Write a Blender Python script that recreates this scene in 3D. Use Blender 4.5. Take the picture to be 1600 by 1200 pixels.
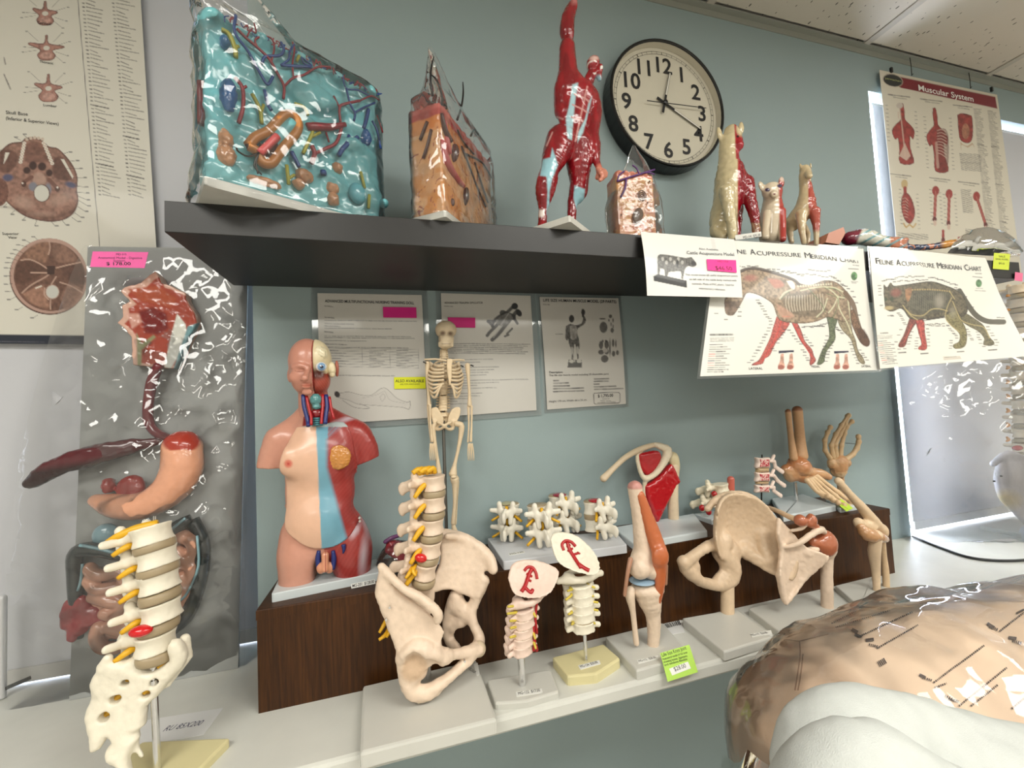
import bpy, math, random
import numpy as np
from mathutils import Vector, Matrix
from mathutils.bvhtree import BVHTree

scene = bpy.context.scene
COL = scene.collection
for o_ in list(bpy.data.objects):
    bpy.data.objects.remove(o_, do_unlink=True)

# ------------------------------------------------------------------ camera, world, lights, exposure
D, CZ = 0.935, 1.42                       # camera to wall distance, camera height (m)
YAW, PITCH, ROLL, FPX = 0.274951, 0.050745, -0.049494, 647.83
def cam_axes():
    cy, sy, cp, sp = math.cos(YAW), math.sin(YAW), math.cos(PITCH), math.sin(PITCH)
    f = np.array([sy*cp, cy*cp, sp]); r = np.array([cy, -sy, 0.0]); u = np.cross(r, f)
    cr, sr = math.cos(ROLL), math.sin(ROLL)
    return cr*r + sr*u, -sr*r + cr*u, f
RGT, UPV, FWD = cam_axes()
CAM = np.array([0.0, -D, CZ])
cam_d = bpy.data.cameras.new('camera'); cam_d.sensor_width = 36.0; cam_d.lens = FPX/1600*36.0
cam_d.clip_start = 0.01
cam = bpy.data.objects.new('camera', cam_d); COL.objects.link(cam)
cam.matrix_world = Matrix(((RGT[0], UPV[0], -FWD[0], CAM[0]), (RGT[1], UPV[1], -FWD[1], CAM[1]),
                           (RGT[2], UPV[2], -FWD[2], CAM[2]), (0, 0, 0, 1)))
scene.camera = cam
scene.view_settings.view_transform = 'Standard'; scene.view_settings.look = 'None'
scene.view_settings.gamma = 1.0; scene.view_settings.use_curve_mapping = False
scene.view_settings.exposure = 0.55
world = bpy.data.worlds.new('world'); scene.world = world; world.use_nodes = True
world.node_tree.nodes['Background'].inputs[0].default_value = (0.80, 0.90, 1.0, 1)
world.node_tree.nodes['Background'].inputs[1].default_value = 1.0
try:
    scene.cycles.max_bounces = 6; scene.cycles.diffuse_bounces = 3; scene.cycles.glossy_bounces = 3; scene.cycles.transmission_bounces = 3; scene.cycles.transparent_max_bounces = 12
    scene.cycles.caustics_reflective = False; scene.cycles.caustics_refractive = False
except Exception: pass
try: world.cycles.sampling_method = 'NONE'
except Exception: pass
TROFFERS = [(-0.9, -1.55), (0.95, -1.55), (2.8, -1.55), (-0.9, -3.4), (0.95, -3.4), (2.8, -3.4)]
TROFFER_W = 17.0                           # watts of each ceiling light
LZ, RZ, SZ, CE = CZ-0.468, CZ-0.308, CZ+0.312, CZ+1.117   # ledge, riser top, shelf top, ceiling heights
for i, (tx, ty) in enumerate(TROFFERS):
    ld = bpy.data.lights.new('troffer_light', 'AREA'); ld.shape = 'RECTANGLE'; ld.size = 1.16; ld.size_y = 0.56
    ld.energy = TROFFER_W; ld.color = (1.0, 0.988, 0.93)
    lo = bpy.data.objects.new('troffer_light', ld); lo.location = (tx, ty, CE-0.012); COL.objects.link(lo)

# ------------------------------------------------------------------ pixel <-> place
def ray(px, py):
    d = RGT*(px-800) - UPV*(py-600) + FWD*FPX
    return d/d[1]
def at(px, py, y=0.0): return CAM + ray(px, py)*(y+D)
def atz(px, py, z):
    d = ray(px, py); return CAM + d*((z-CZ)/d[2])
def atplane(px, py, o, n):
    d = ray(px, py); return CAM + d*(np.dot(np.asarray(o)-CAM, n)/np.dot(d, n))
def mpp(p): return float(np.dot(np.asarray(p)-CAM, FWD)/FPX)       # metres per pixel at p
def oblq(p):
    """cosine of the angle off the lens axis: round things look wider by its inverse"""
    v = np.asarray(p)-CAM; return float(v@FWD/np.linalg.norm(v))
def topx(p):
    c = np.asarray(p)-CAM; zc = c@FWD
    return 800+FPX*(c@RGT)/zc, 600-FPX*(c@UPV)/zc

# ------------------------------------------------------------------ materials
def lin(c):
    c = np.asarray(c, float)/255.0
    return np.where(c <= 0.04045, c/12.92, ((c+0.055)/1.055)**2.4)
MATS = {}
def M(name, col=None, rough=0.5, metal=0.0, coat=0.0, bump=None, var=0.0, vscale=30.0, alpha=None, sss=0.0, spec=0.5, trans=0.0, emit=None):
    """procedural principled material; col None reads the colour attribute"""
    if name in MATS: return MATS[name]
    m = bpy.data.materials.new(name); m.use_nodes = True; nt = m.node_tree; N = nt.nodes; L = nt.links
    b = N['Principled BSDF']
    b.inputs['Roughness'].default_value = rough; b.inputs['Metallic'].default_value = metal
    b.inputs['Coat Weight'].default_value = coat; b.inputs['Coat Roughness'].default_value = 0.08
    b.inputs['Specular IOR Level'].default_value = spec
    b.inputs['Transmission Weight'].default_value = trans
    if sss: b.inputs['Subsurface Weight'].default_value = sss; b.inputs['Subsurface Radius'].default_value = (0.004, 0.002, 0.001); b.inputs['Subsurface Scale'].default_value = 1.0
    tc = N.new('ShaderNodeTexCoord')
    if col is None:
        src = N.new('ShaderNodeVertexColor'); src.layer_name = 'Col'; csock = src.outputs['Color']
    else:
        src = N.new('ShaderNodeRGB'); src.outputs[0].default_value = (*lin(col), 1); csock = src.outputs[0]
    if var > 0:
        nz = N.new('ShaderNodeTexNoise'); nz.inputs['Scale'].default_value = vscale; nz.inputs['Detail'].default_value = 4
        L.new(tc.outputs['Object'], nz.inputs['Vector'])
        mr = N.new('ShaderNodeMapRange'); mr.inputs['From Min'].default_value = 0.25; mr.inputs['From Max'].default_value = 0.75
        mr.inputs['To Min'].default_value = 1-var; mr.inputs['To Max'].default_value = 1+var*0.6
        L.new(nz.outputs['Fac'], mr.inputs['Value'])
        mx = N.new('ShaderNodeVectorMath'); mx.operation = 'SCALE'
        L.new(csock, mx.inputs[0]); L.new(mr.outputs[0], mx.inputs['Scale']); csock = mx.outputs[0]
    L.new(csock, b.inputs['Base Color'])
    if emit: 
        L.new(csock, b.inputs['Emission Color']); b.inputs['Emission Strength'].default_value = emit
    if bump:
        nb = N.new('ShaderNodeTexNoise'); nb.inputs['Scale'].default_value = bump[0]; nb.inputs['Detail'].default_value = 5
        L.new(tc.outputs['Object'], nb.inputs['Vector'])
        bp = N.new('ShaderNodeBump'); bp.inputs['Strength'].default_value = bump[1]; bp.inputs['Distance'].default_value = bump[2] if len(bump) > 2 else 0.001
        L.new(nb.outputs['Fac'], bp.inputs['Height']); L.new(bp.outputs[0], b.inputs['Normal'])
    MATS[name] = m
    return m
def film(name, milk=0.06, rough=0.06, scale=70.0, strength=0.9, tint=(1, 1, 1), gain=2.2):
    """thin clear plastic film: see-through, wrinkled gloss, a little milky"""
    if name in MATS: return MATS[name]
    m = bpy.data.materials.new(name); m.use_nodes = True; nt = m.node_tree; N = nt.nodes; L = nt.links
    N.remove(N['Principled BSDF']); out = N['Material Output']
    tc = N.new('ShaderNodeTexCoord')
    n1 = N.new('ShaderNodeTexNoise'); n1.inputs['Scale'].default_value = scale*0.35; n1.inputs['Detail'].default_value = 2; n1.inputs['Distortion'].default_value = 1.2
    vo = N.new('ShaderNodeTexVoronoi'); vo.feature = 'DISTANCE_TO_EDGE'; vo.inputs['Scale'].default_value = scale*0.5
    wn = N.new('ShaderNodeVectorMath'); wn.operation = 'MULTIPLY_ADD'; wn.inputs[1].default_value = (0.03, 0.03, 0.03)
    L.new(tc.outputs['Object'], n1.inputs['Vector']); L.new(n1.outputs['Color'], wn.inputs[0]); L.new(tc.outputs['Object'], wn.inputs[2])
    L.new(wn.outputs[0], vo.inputs['Vector'])
    ad = N.new('ShaderNodeMath'); ad.operation = 'MULTIPLY_ADD'; ad.inputs[1].default_value = 0.6
    mn = N.new('ShaderNodeMath'); mn.operation = 'MINIMUM'; mn.inputs[1].default_value = 0.16
    L.new(vo.outputs['Distance'], mn.inputs[0]); L.new(n1.outputs['Fac'], ad.inputs[0]); L.new(mn.outputs[0], ad.inputs[2])
    bp = N.new('ShaderNodeBump'); bp.inputs['Strength'].default_value = strength; bp.inputs['Distance'].default_value = 0.012
    L.new(ad.outputs[0], bp.inputs['Height'])
    gl = N.new('ShaderNodeBsdfGlossy'); gl.inputs['Roughness'].default_value = rough; gl.inputs['Color'].default_value = (1, 1, 1, 1)
    L.new(bp.outputs[0], gl.inputs['Normal'])
    tr = N.new('ShaderNodeBsdfTransparent'); tr.inputs['Color'].default_value = (*tint, 1)
    df = N.new('ShaderNodeBsdfTranslucent'); df.inputs['Color'].default_value = (0.9, 0.92, 0.95, 1)
    d2 = N.new('ShaderNodeBsdfDiffuse'); d2.inputs['Color'].default_value = (0.9, 0.92, 0.95, 1)
    md = N.new('ShaderNodeMixShader'); md.inputs[0].default_value = 0.5; L.new(df.outputs[0], md.inputs[1]); L.new(d2.outputs[0], md.inputs[2])
    m1 = N.new('ShaderNodeMixShader'); m1.inputs[0].default_value = milk; L.new(tr.outputs[0], m1.inputs[1]); L.new(md.outputs[0], m1.inputs[2])
    fr = N.new('ShaderNodeFresnel'); fr.inputs['IOR'].default_value = 1.45; L.new(bp.outputs[0], fr.inputs['Normal'])
    mu = N.new('ShaderNodeMath'); mu.operation = 'MULTIPLY'; mu.use_clamp = True; mu.inputs[1].default_value = gain; L.new(fr.outputs[0], mu.inputs[0])
    m2 = N.new('ShaderNodeMixShader'); L.new(mu.outputs[0], m2.inputs[0]); L.new(m1.outputs[0], m2.inputs[1]); L.new(gl.outputs[0], m2.inputs[2])
    L.new(m2.outputs[0], out.inputs['Surface'])
    MATS[name] = m
    return m

# ------------------------------------------------------------------ object helpers
def tag(o, label=None, cat=None, group=None, kind=None):
    if label: o['label'] = label
    if cat: o['category'] = cat
    if group: o['group'] = group
    if kind: o['kind'] = kind
    return o
ORIG = {}
def thing(name, label, cat, loc, group=None):
    o = bpy.data.objects.new(name, None); COL.objects.link(o); o.location = tuple(loc); o.empty_display_size = 0.02
    ORIG[o.name] = np.array(loc, float)
    return tag(o, label, cat, group)
def worg(p):
    """world origin of a parent chain (no rotations are used on parents)"""
    v = np.zeros(3)
    while p is not None:
        v = v + np.array(p.location); p = p.parent
    return v
def mesh(name, V, F, mat, parent=None, cols=None, smooth=False, mats=None, midx=None):
    """one mesh object from world-space vertices"""
    V = np.asarray(V, float).reshape(-1, 3)
    if parent is not None: off = worg(parent)
    else: off = np.array([V[:, 0].mean(), V[:, 1].mean(), V[:, 2].min()])
    me = bpy.data.meshes.new(name)
    if isinstance(F, np.ndarray):
        n, k = F.shape
        me.vertices.add(len(V)); me.vertices.foreach_set('co', (V-off).astype(np.float32).ravel())
        me.loops.add(n*k); me.loops.foreach_set('vertex_index', F.astype(np.int32).ravel())
        me.polygons.add(n); me.polygons.foreach_set('loop_start', np.arange(0, n*k, k, dtype=np.int32))
        me.polygons.foreach_set('loop_total', np.full(n, k, dtype=np.int32)); me.update(calc_edges=True)
    else:
        me.from_pydata((V-off).tolist(), [], F); me.update()
    if cols is not None:
        a = me.color_attributes.new('Col', 'FLOAT_COLOR', 'POINT')
        c = np.ones((len(V), 4), np.float32); c[:, :3] = cols; a.data.foreach_set('color', c.ravel())
    for m_ in (mats or [mat]): me.materials.append(m_)
    if midx is not None: me.polygons.foreach_set('material_index', np.asarray(midx, np.int32))
    if smooth: me.polygons.foreach_set('use_smooth', np.ones(len(me.polygons), bool))
    o = bpy.data.objects.new(name, me); COL.objects.link(o)
    if parent is not None: o.parent = parent
    else: o.location = tuple(off)
    return o
def place(name, me, parent, mw):
    """an object sharing mesh data, at world matrix mw (4x4 numpy or Matrix)"""
    o = bpy.data.objects.new(name, me); COL.objects.link(o); mw = Matrix(mw) if not isinstance(mw, Matrix) else mw.copy()
    if parent is not None:
        o.parent = parent; mw.translation = mw.translation - Vector(worg(parent))
    o.matrix_basis = mw
    return o
class MB:
    """collects simple solids into one mesh"""
    def __init__(s): s.v = []; s.f = []
    def add(s, V, F):
        n = len(s.v); s.v += [tuple(map(float, p)) for p in V]; s.f += [tuple(i+n for i in q) for q in F]; return s
    def box(s, lo, hi):
        x0, y0, z0 = lo; x1, y1, z1 = hi
        return s.add([(x0,y0,z0),(x1,y0,z0),(x1,y1,z0),(x0,y1,z0),(x0,y0,z1),(x1,y0,z1),(x1,y1,z1),(x0,y1,z1)],
                     [(0,3,2,1),(4,5,6,7),(0,1,5,4),(1,2,6,5),(2,3,7,6),(3,0,4,7)])
    def prism(s, poly, z0, z1, bev=0.0):
        """poly: ccw (x,y) list extruded along z, with a chamfered top rim"""
        n = len(poly); P = np.array(poly, float); c = P.mean(0)
        if bev > 0:
            ins = inset(P, bev)
            rings = [np.c_[P, np.full(n, z0)], np.c_[P, np.full(n, z1-bev)], np.c_[inset(P, bev*0.3), np.full(n, z1-bev*0.3)], np.c_[ins, np.full(n, z1)]]
        else: rings = [np.c_[P, np.full(n, z0)], np.c_[P, np.full(n, z1)]]
        V = np.vstack(rings); F = []
        for r in range(len(rings)-1):
            for i in range(n):
                j = (i+1) % n; F.append((r*n+i, r*n+j, (r+1)*n+j, (r+1)*n+i))
        F.append(tuple(range(n-1, -1, -1))); F.append(tuple((len(rings)-1)*n+i for i in range(n)))
        return s.add(V, F)
    def tube(s, pts, r, n=10, caps=True):
        V, F = tube(pts, r, n, caps); return s.add(V, F)
    def build(s, name, mat, parent=None, smooth=False, **k):
        return mesh(name, s.v, s.f, mat, parent, smooth=smooth, **k)
def inset(P, d):
    n = len(P); out = []
    for i in range(n):
        a, b, c = P[i-1], P[i], P[(i+1) % n]
        e1 = (b-a)/max(np.linalg.norm(b-a), 1e-9); e2 = (c-b)/max(np.linalg.norm(c-b), 1e-9)
        n1 = np.array([-e1[1], e1[0]]); n2 = np.array([-e2[1], e2[0]]); m = n1+n2
        out.append(b + d*m/max(0.35, 1+n1@n2))
    return np.array(out)
def smooth_line(pts, n=6):
    """Catmull-Rom through points (any dimension)"""
    P = np.array(pts, float)
    if len(P) < 3: return P
    Q = np.vstack([2*P[0]-P[1], P, 2*P[-1]-P[-2]]); out = []
    for i in range(1, len(Q)-2):
        p0, p1, p2, p3 = Q[i-1:i+3]
        for t in np.linspace(0, 1, n, endpoint=False):
            out.append(0.5*((2*p1)+(-p0+p2)*t+(2*p0-5*p1+4*p2-p3)*t*t+(-p0+3*p1-3*p2+p3)*t**3))
    out.append(P[-1]); return np.array(out)
def tube(pts, r, n=8, caps=True):
    P = np.array(pts, float); m = len(P); r = np.broadcast_to(np.asarray(r, float), (m,))
    T = np.gradient(P, axis=0); T /= np.maximum(np.linalg.norm(T, axis=1, keepdims=True), 1e-9)
    up = np.array([0.0, 0, 1]) if abs(T[0][2]) < 0.9 else np.array([0.0, 1, 0])
    N0 = np.cross(T[0], up); N0 /= np.linalg.norm(N0); V = []
    for i in range(m):
        N0 = N0 - T[i]*(N0@T[i]); N0 /= max(np.linalg.norm(N0), 1e-9); B = np.cross(T[i], N0)
        a = np.arange(n)*2*math.pi/n
        V.append(P[i] + r[i]*(np.cos(a)[:, None]*N0 + np.sin(a)[:, None]*B))
    V = np.vstack(V); F = []
    for i in range(m-1):
        for k in range(n):
            l = (k+1) % n; F.append((i*n+k, i*n+l, (i+1)*n+l, (i+1)*n+k))
    if caps: F.append(tuple(range(n-1, -1, -1))); F.append(tuple((m-1)*n+k for k in range(n)))
    return V, F
def loft(rings, cap=True):
    """rings: list of (n,3) arrays"""
    n = len(rings[0]); V = np.vstack(rings); F = []
    for i in range(len(rings)-1):
        for k in range(n):
            l = (k+1) % n; F.append((i*n+k, i*n+l, (i+1)*n+l, (i+1)*n+k))
    if cap: F.append(tuple(range(n-1, -1, -1))); F.append(tuple((len(rings)-1)*n+k for k in range(n)))
    return V, F
FONT_N = [0]
def text(body, p, u, v, size, mat, parent, name='lettering', align='LEFT', xs=1.0, bold=0.0, shear=0.0, ext=0.0):
    """flat lettering at world point p (baseline), along unit vectors u (right) and v (up)"""
    c = bpy.data.curves.new(name, 'FONT'); c.body = body; c.size = size; c.align_x = align; c.resolution_u = 3
    c.offset = bold; c.shear = shear; c.extrude = ext; c.materials.append(mat)
    o = bpy.data.objects.new(name, c); COL.objects.link(o)
    u = np.asarray(u, float); v = np.asarray(v, float); n = np.cross(u, v); p = np.asarray(p, float)
    if parent is not None: o.parent = parent; p = p - worg(parent)
    o.matrix_basis = Matrix(((u[0]*xs, v[0], n[0], p[0]), (u[1]*xs, v[1], n[1], p[1]), (u[2]*xs, v[2], n[2], p[2]), (0, 0, 0, 1)))
    return o

# ------------------------------------------------------------------ numpy noise
_rs = np.random.RandomState(7); _T = _rs.rand(64, 64, 64).astype(np.float32)
def vnoise(P):
    P = np.asarray(P, float); i = np.floor(P).astype(int); f = P-i; f = f*f*(3-2*f); i &= 63; j = (i+1) & 63
    x0, y0, z0 = i[..., 0], i[..., 1], i[..., 2]; x1, y1, z1 = j[..., 0], j[..., 1], j[..., 2]; fx, fy, fz = f[..., 0], f[..., 1], f[..., 2]
    a = _T[x0,y0,z0]*(1-fx)+_T[x1,y0,z0]*fx; b = _T[x0,y1,z0]*(1-fx)+_T[x1,y1,z0]*fx
    c = _T[x0,y0,z1]*(1-fx)+_T[x1,y0,z1]*fx; d = _T[x0,y1,z1]*(1-fx)+_T[x1,y1,z1]*fx
    return (a*(1-fy)+b*fy)*(1-fz)+(c*(1-fy)+d*fy)*fz - 0.5
def fbm(P, o=3):
    P = np.asarray(P, float); s = 0; a = 1.0
    for k in range(o): s = s+a*vnoise(P*(2**k)+17.3*k); a *= 0.5
    return s

# ------------------------------------------------------------------ signed-distance sculpting
def nets(V, org, h):
    s = V < 0; nx, ny, nz = V.shape
    c = np.zeros((nx-1, ny-1, nz-1), np.int8)
    for a in (0, 1):
        for b in (0, 1):
            for d in (0, 1): c += s[a:nx-1+a, b:ny-1+b, d:nz-1+d]
    mixed = (c > 0) & (c < 8); I = np.argwhere(mixed)
    idx = -np.ones(c.shape, np.int64); idx[mixed] = np.arange(len(I))
    acc = np.zeros((len(I), 3)); cnt = np.zeros(len(I))
    offs = np.array([(a, b, d) for a in (0, 1) for b in (0, 1) for d in (0, 1)])
    val = [V[I[:, 0]+o[0], I[:, 1]+o[1], I[:, 2]+o[2]] for o in offs]
    for p in range(8):
        for q in range(p+1, 8):
            if np.abs(offs[p]-offs[q]).sum() != 1: continue
            A, B = val[p], val[q]; m = (A < 0) != (B < 0)
            t = np.clip(A[m]/(A[m]-B[m]), 0.02, 0.98)
            acc[m] += offs[p]+t[:, None]*(offs[q]-offs[p]); cnt[m] += 1
    P = org + h*(I+acc/np.maximum(cnt, 1)[:, None]); F = []
    for ax in range(3):
        sl0 = [slice(None)]*3; sl1 = [slice(None)]*3; sl0[ax] = slice(0, -1); sl1[ax] = slice(1, None)
        A = s[tuple(sl0)]; B = s[tuple(sl1)]; E = np.argwhere(A != B)
        u, v = (ax+1) % 3, (ax+2) % 3
        ok = (E[:, u] > 0) & (E[:, v] > 0) & (E[:, u] < V.shape[u]-1) & (E[:, v] < V.shape[v]-1); E = E[ok]
        def cell(du, dv):
            e = E.copy(); e[:, u] += du; e[:, v] += dv; return idx[e[:, 0], e[:, 1], e[:, 2]]
        Q = np.stack([cell(-1, -1), cell(0, -1), cell(0, 0), cell(-1, 0)], 1)
        ins = A[E[:, 0], E[:, 1], E[:, 2]]; Q[~ins] = Q[~ins][:, ::-1]; F.append(Q)
    F = np.vstack(F)
    return P, F
def seg_d(P, a, b, ra, rb):
    ab = b-a; t = np.clip(((P-a)@ab)/max(ab@ab, 1e-12), 0, 1)
    return np.linalg.norm(P-(a+t[..., None]*ab), axis=-1)-(ra+(rb-ra)*t)
def poly_d(U, W, poly):
    """signed distance of 2D points to polygon"""
    d = np.full(U.shape, 1e9); ins = np.zeros(U.shape, bool); n = len(poly)
    for i in range(n):
        ax, ay = poly[i]; bx, by = poly[(i+1) % n]; ex, ey = bx-ax, by-ay
        t = np.clip(((U-ax)*ex+(W-ay)*ey)/max(ex*ex+ey*ey, 1e-12), 0, 1)
        d = np.minimum(d, (U-ax-t*ex)**2+(W-ay-t*ey)**2)
        c = ((ay > W) != (by > W))
        if abs(by-ay) > 1e-12: ins ^= c & (U < ex*(W-ay)/ey+ax)
    d = np.sqrt(d); return np.where(ins, -d, d)
class Sculpt:
    """shapes in world metres; y0 is the depth plane that pixels are read on"""
    def __init__(s, y0=0.0, k=0.004): s.y0 = y0; s.k = k; s.ops = []; s.paints = []; s.zmin = None
    def P(s, px, py, dy=0.0): return at(px, py, s.y0+dy)
    def R(s, r, px=None, py=None, dy=0.0):
        return r*mpp(s.P(px, py, dy))
    def _add(s, lo, hi, fn, op, k): s.ops.append((np.asarray(lo), np.asarray(hi), fn, op, s.k if k is None else k)); return fn
    def chainm(s, pts, rad, op='+', k=None, sq=None, smooth=0):
        pts = np.array(pts, float); rad = np.broadcast_to(np.asarray(rad, float), (len(pts),)).astype(float)
        if smooth:
            Q = smooth_line(np.c_[pts, rad], smooth); pts, rad = Q[:, :3], np.maximum(Q[:, 3], 1e-5)
        rm = rad.max(); c = pts.mean(0); q = np.array(sq if sq is not None else (1, 1, 1), float)
        def fn(P):
            if sq is not None: P = c+(P-c)/q; 
            d = None; pp = c+(pts-c)/q if sq is not None else pts
            for i in range(max(1, len(pts)-1)):
                j = min(i+1, len(pts)-1)
                e = seg_d(P, pp[i], pp[j], rad[i], rad[j]); d = e if d is None else np.minimum(d, e)
            return d*q.min() if sq is not None else d
        return s._add(pts.min(0)-rm*q.max(), pts.max(0)+rm*q.max(), fn, op, k)
    def chain(s, pts, op='+', k=None, sq=None, smooth=0):
        """pts: (px, py, dy_metres, r_px)"""
        W = [s.P(p[0], p[1], p[2]) for p in pts]; r = [p[3]*mpp(w)*oblq(w)**0.8 for p, w in zip(pts, W)]
        return s.chainm(W, r, op, k, sq, smooth)
    def ellm(s, c, r, op='+', k=None, rot=None):
        c = np.array(c, float); r = np.array(r, float); Rm = np.eye(3) if rot is None else np.array(rot)
        def fn(P):
            Q = (P-c)@Rm; k0 = np.linalg.norm(Q/r, axis=-1); k1 = np.linalg.norm(Q/(r*r), axis=-1)
            return k0*(k0-1)/np.maximum(k1, 1e-9)
        b = r.max() if rot is not None else r
        return s._add(c-b, c+b, fn, op, k)
    def ell(s, px, py, dy, rx, ry, rz, op='+', k=None, ang=0.0):
        """radii: rx, rz in pixels (across, up), ry depth in pixels; ang in image plane, degrees, clockwise on screen"""
        c = s.P(px, py, dy); m = mpp(c); a = math.radians(ang); q = oblq(c); rx *= q; ry *= q
        rot = None if not ang else np.array([[math.cos(a), 0, math.sin(a)], [0, 1, 0], [-math.sin(a), 0, math.cos(a)]])
        return s.ellm(c, (rx*m, ry*m, rz*m), op, k, rot)
    def boxm(s, c, hs, rr=0.001, op='+', k=None, rot=None):
        c = np.array(c, float); hs = np.array(hs, float); Rm = np.eye(3) if rot is None else np.array(rot)
        def fn(P):
            q = np.abs((P-c)@Rm)-(hs-rr)
            return np.linalg.norm(np.maximum(q, 0), axis=-1)+np.minimum(q.max(-1), 0)-rr
        b = np.full(3, np.linalg.norm(hs)) if rot is not None else hs
        return s._add(c-b, c+b, fn, op, k)
    def sheet(s, poly, t, off=None, rr=None, op='+', k=None, dy=0.0, smooth=0):
        """poly of pixels on the depth plane y0+dy, thickness t metres (number or function of x,z), off(x,z) -> depth offset"""
        W = np.array([s.P(p[0], p[1], dy) for p in poly])[:, [0, 2]]
        if smooth: W = smooth_line(np.vstack([W, W[:1]]), smooth)[:-1]
        y = s.y0+dy; tm = t if not callable(t) else 0.02; rr = tm*0.45 if rr is None else rr
        def fn(P):
            x, z = P[..., 0], P[..., 2]
            if P.ndim == 4: d2 = np.broadcast_to(poly_d(x[:, :1, :], z[:, :1, :], W), x.shape)
            else: d2 = poly_d(x, z, W)
            o = off(x, z) if off else 0.0; tt = t(x, z) if callable(t) else t
            a = d2+rr; b = np.abs(P[..., 1]-y-o)-tt/2+rr
            return np.minimum(np.maximum(a, b), 0)+np.sqrt(np.maximum(a, 0)**2+np.maximum(b, 0)**2)-rr
        m = 0.04 if off else tm
        return s._add((W[:, 0].min(), y-m, W[:, 1].min()), (W[:, 0].max(), y+m, W[:, 1].max()), fn, op, k)
    def floor(s, z):
        """cut everything below height z"""
        s.zmin = z
    def paint(s, fn, col, soft=0.0): s.paints.append((fn, lin(col), soft)); return s
    def grow(s, d): s.ops.append((np.zeros(3), np.zeros(3), None, 'g', d))
    def build(s, name, h, base, mat, parent=None, noise=None, xf=None, **kw):
        """h in metres; noise (amp, scale); clip((lo),(hi)) optional"""
        add = [o for o in s.ops if o[3] == '+']
        lo = np.min([o[0] for o in add], 0)-0.004-2*h; hi = np.max([o[1] for o in add], 0)+0.004+2*h
        n = np.maximum(4, np.ceil((hi-lo)/h).astype(int)+1)
        V = np.full(n, 1.0, np.float64)
        ax = [lo[i]+h*np.arange(n[i]) for i in range(3)]
        for l, u, fn, op, k in s.ops:
            mg = k+2.5*h
            if op in '&g': l, u = lo, hi
            a = np.clip(np.floor((l-mg-lo)/h).astype(int), 0, n); b = np.clip(np.ceil((u+mg-lo)/h).astype(int)+1, 0, n)
            if np.any(b-a < 1): continue
            G = np.stack(np.meshgrid(ax[0][a[0]:b[0]], ax[1][a[1]:b[1]], ax[2][a[2]:b[2]], indexing='ij'), -1)
            d = fn(G) if fn else 0; sl = tuple(slice(a[i], b[i]) for i in range(3)); v = V[sl]
            if op == '+':
                if k > 0: g = np.maximum(k-np.abs(v-d), 0)/k; V[sl] = np.minimum(v, d)-g*g*k*0.25
                else: V[sl] = np.minimum(v, d)
            elif op == '-':
                d = -d
                if k > 0: g = np.maximum(k-np.abs(v-d), 0)/k; V[sl] = np.maximum(v, d)+g*g*k*0.25
                else: V[sl] = np.maximum(v, d)
            elif op == 'g':
                V[sl] = v-k
            elif op == '&': 
                V[sl] = np.maximum(v, d)
        if noise is not None:
            G = np.stack(np.meshgrid(*ax, indexing='ij'), -1); near = np.abs(V) < 4*h
            V[near] += noise[0]*fbm(G[near]*noise[1], 3)
        if s.zmin is not None: V = np.maximum(V, (s.zmin-ax[2])[None, None, :])
        V[0] = V[-1] = 1; V[:, 0] = V[:, -1] = 1; V[:, :, 0] = V[:, :, -1] = 1
        P, F = nets(V, lo, h)
        C = np.tile(lin(base), (len(P), 1))
        for fn, col, soft in s.paints:
            w = fn(P)
            w = w.astype(float) if w.dtype == bool else (np.clip(0.5-w/max(soft, 1e-6), 0, 1) if soft else (w < 0).astype(float))
            C = C*(1-w[:, None])+col*w[:, None]
        if xf is not None: P = xf(P)
        s.V, s.F, s.C = P, F, C
        return mesh(name, P, F, mat, parent, cols=C, smooth=True, **kw)
def pxof(P):
    c = P-CAM; z = c@FWD
    return 800+FPX*(c@RGT)/z, 600-FPX*(c@UPV)/z
def near(fn, d=0.0): return lambda P: fn(P)-d
# ================================================================== the room
PIER0, PIER1, HEAD = -0.271, 1.527, 2.392
X0, X1, Y0 = -2.45, 4.2, -4.6
wall_m = M('wall_paint', (150, 167, 168), 0.55, bump=(260, 0.12, 0.001), var=0.03, vscale=3)
wallw_m = M('side_wall_paint', (205, 203, 196), 0.6, bump=(260, 0.1, 0.001))
def struct(o): o['kind'] = 'structure'; return o
b = MB()
b.box((PIER0, 0, 0), (PIER1, 0.26, CE))
b.box((X0, 0, 0), (PIER0, 0.26, LZ-0.03)); b.box((PIER1, 0, 0), (X1, 0.26, LZ-0.03))
b.box((X0, 0, HEAD), (PIER0, 0.26, CE)); b.box((PIER1, 0, HEAD), (X1, 0.26, CE))
struct(b.build('wall_back', wall_m))
struct(MB().box((X0-0.1, Y0, 0), (X0, 0.26, CE)).build('wall_left', wallw_m))
struct(MB().box((X1, Y0, 0), (X1+0.1, 0.26, CE)).build('wall_right', wallw_m))
struct(MB().box((X0, Y0-0.1, 0), (X1, Y0, CE)).build('wall_front', wallw_m))
struct(MB().box((X0-0.1, Y0-0.1, -0.1), (X1+0.1, 0.36, 0)).build('floor', M('floor_tile', (196, 192, 184), 0.5, var=0.1, vscale=8)))
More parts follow.
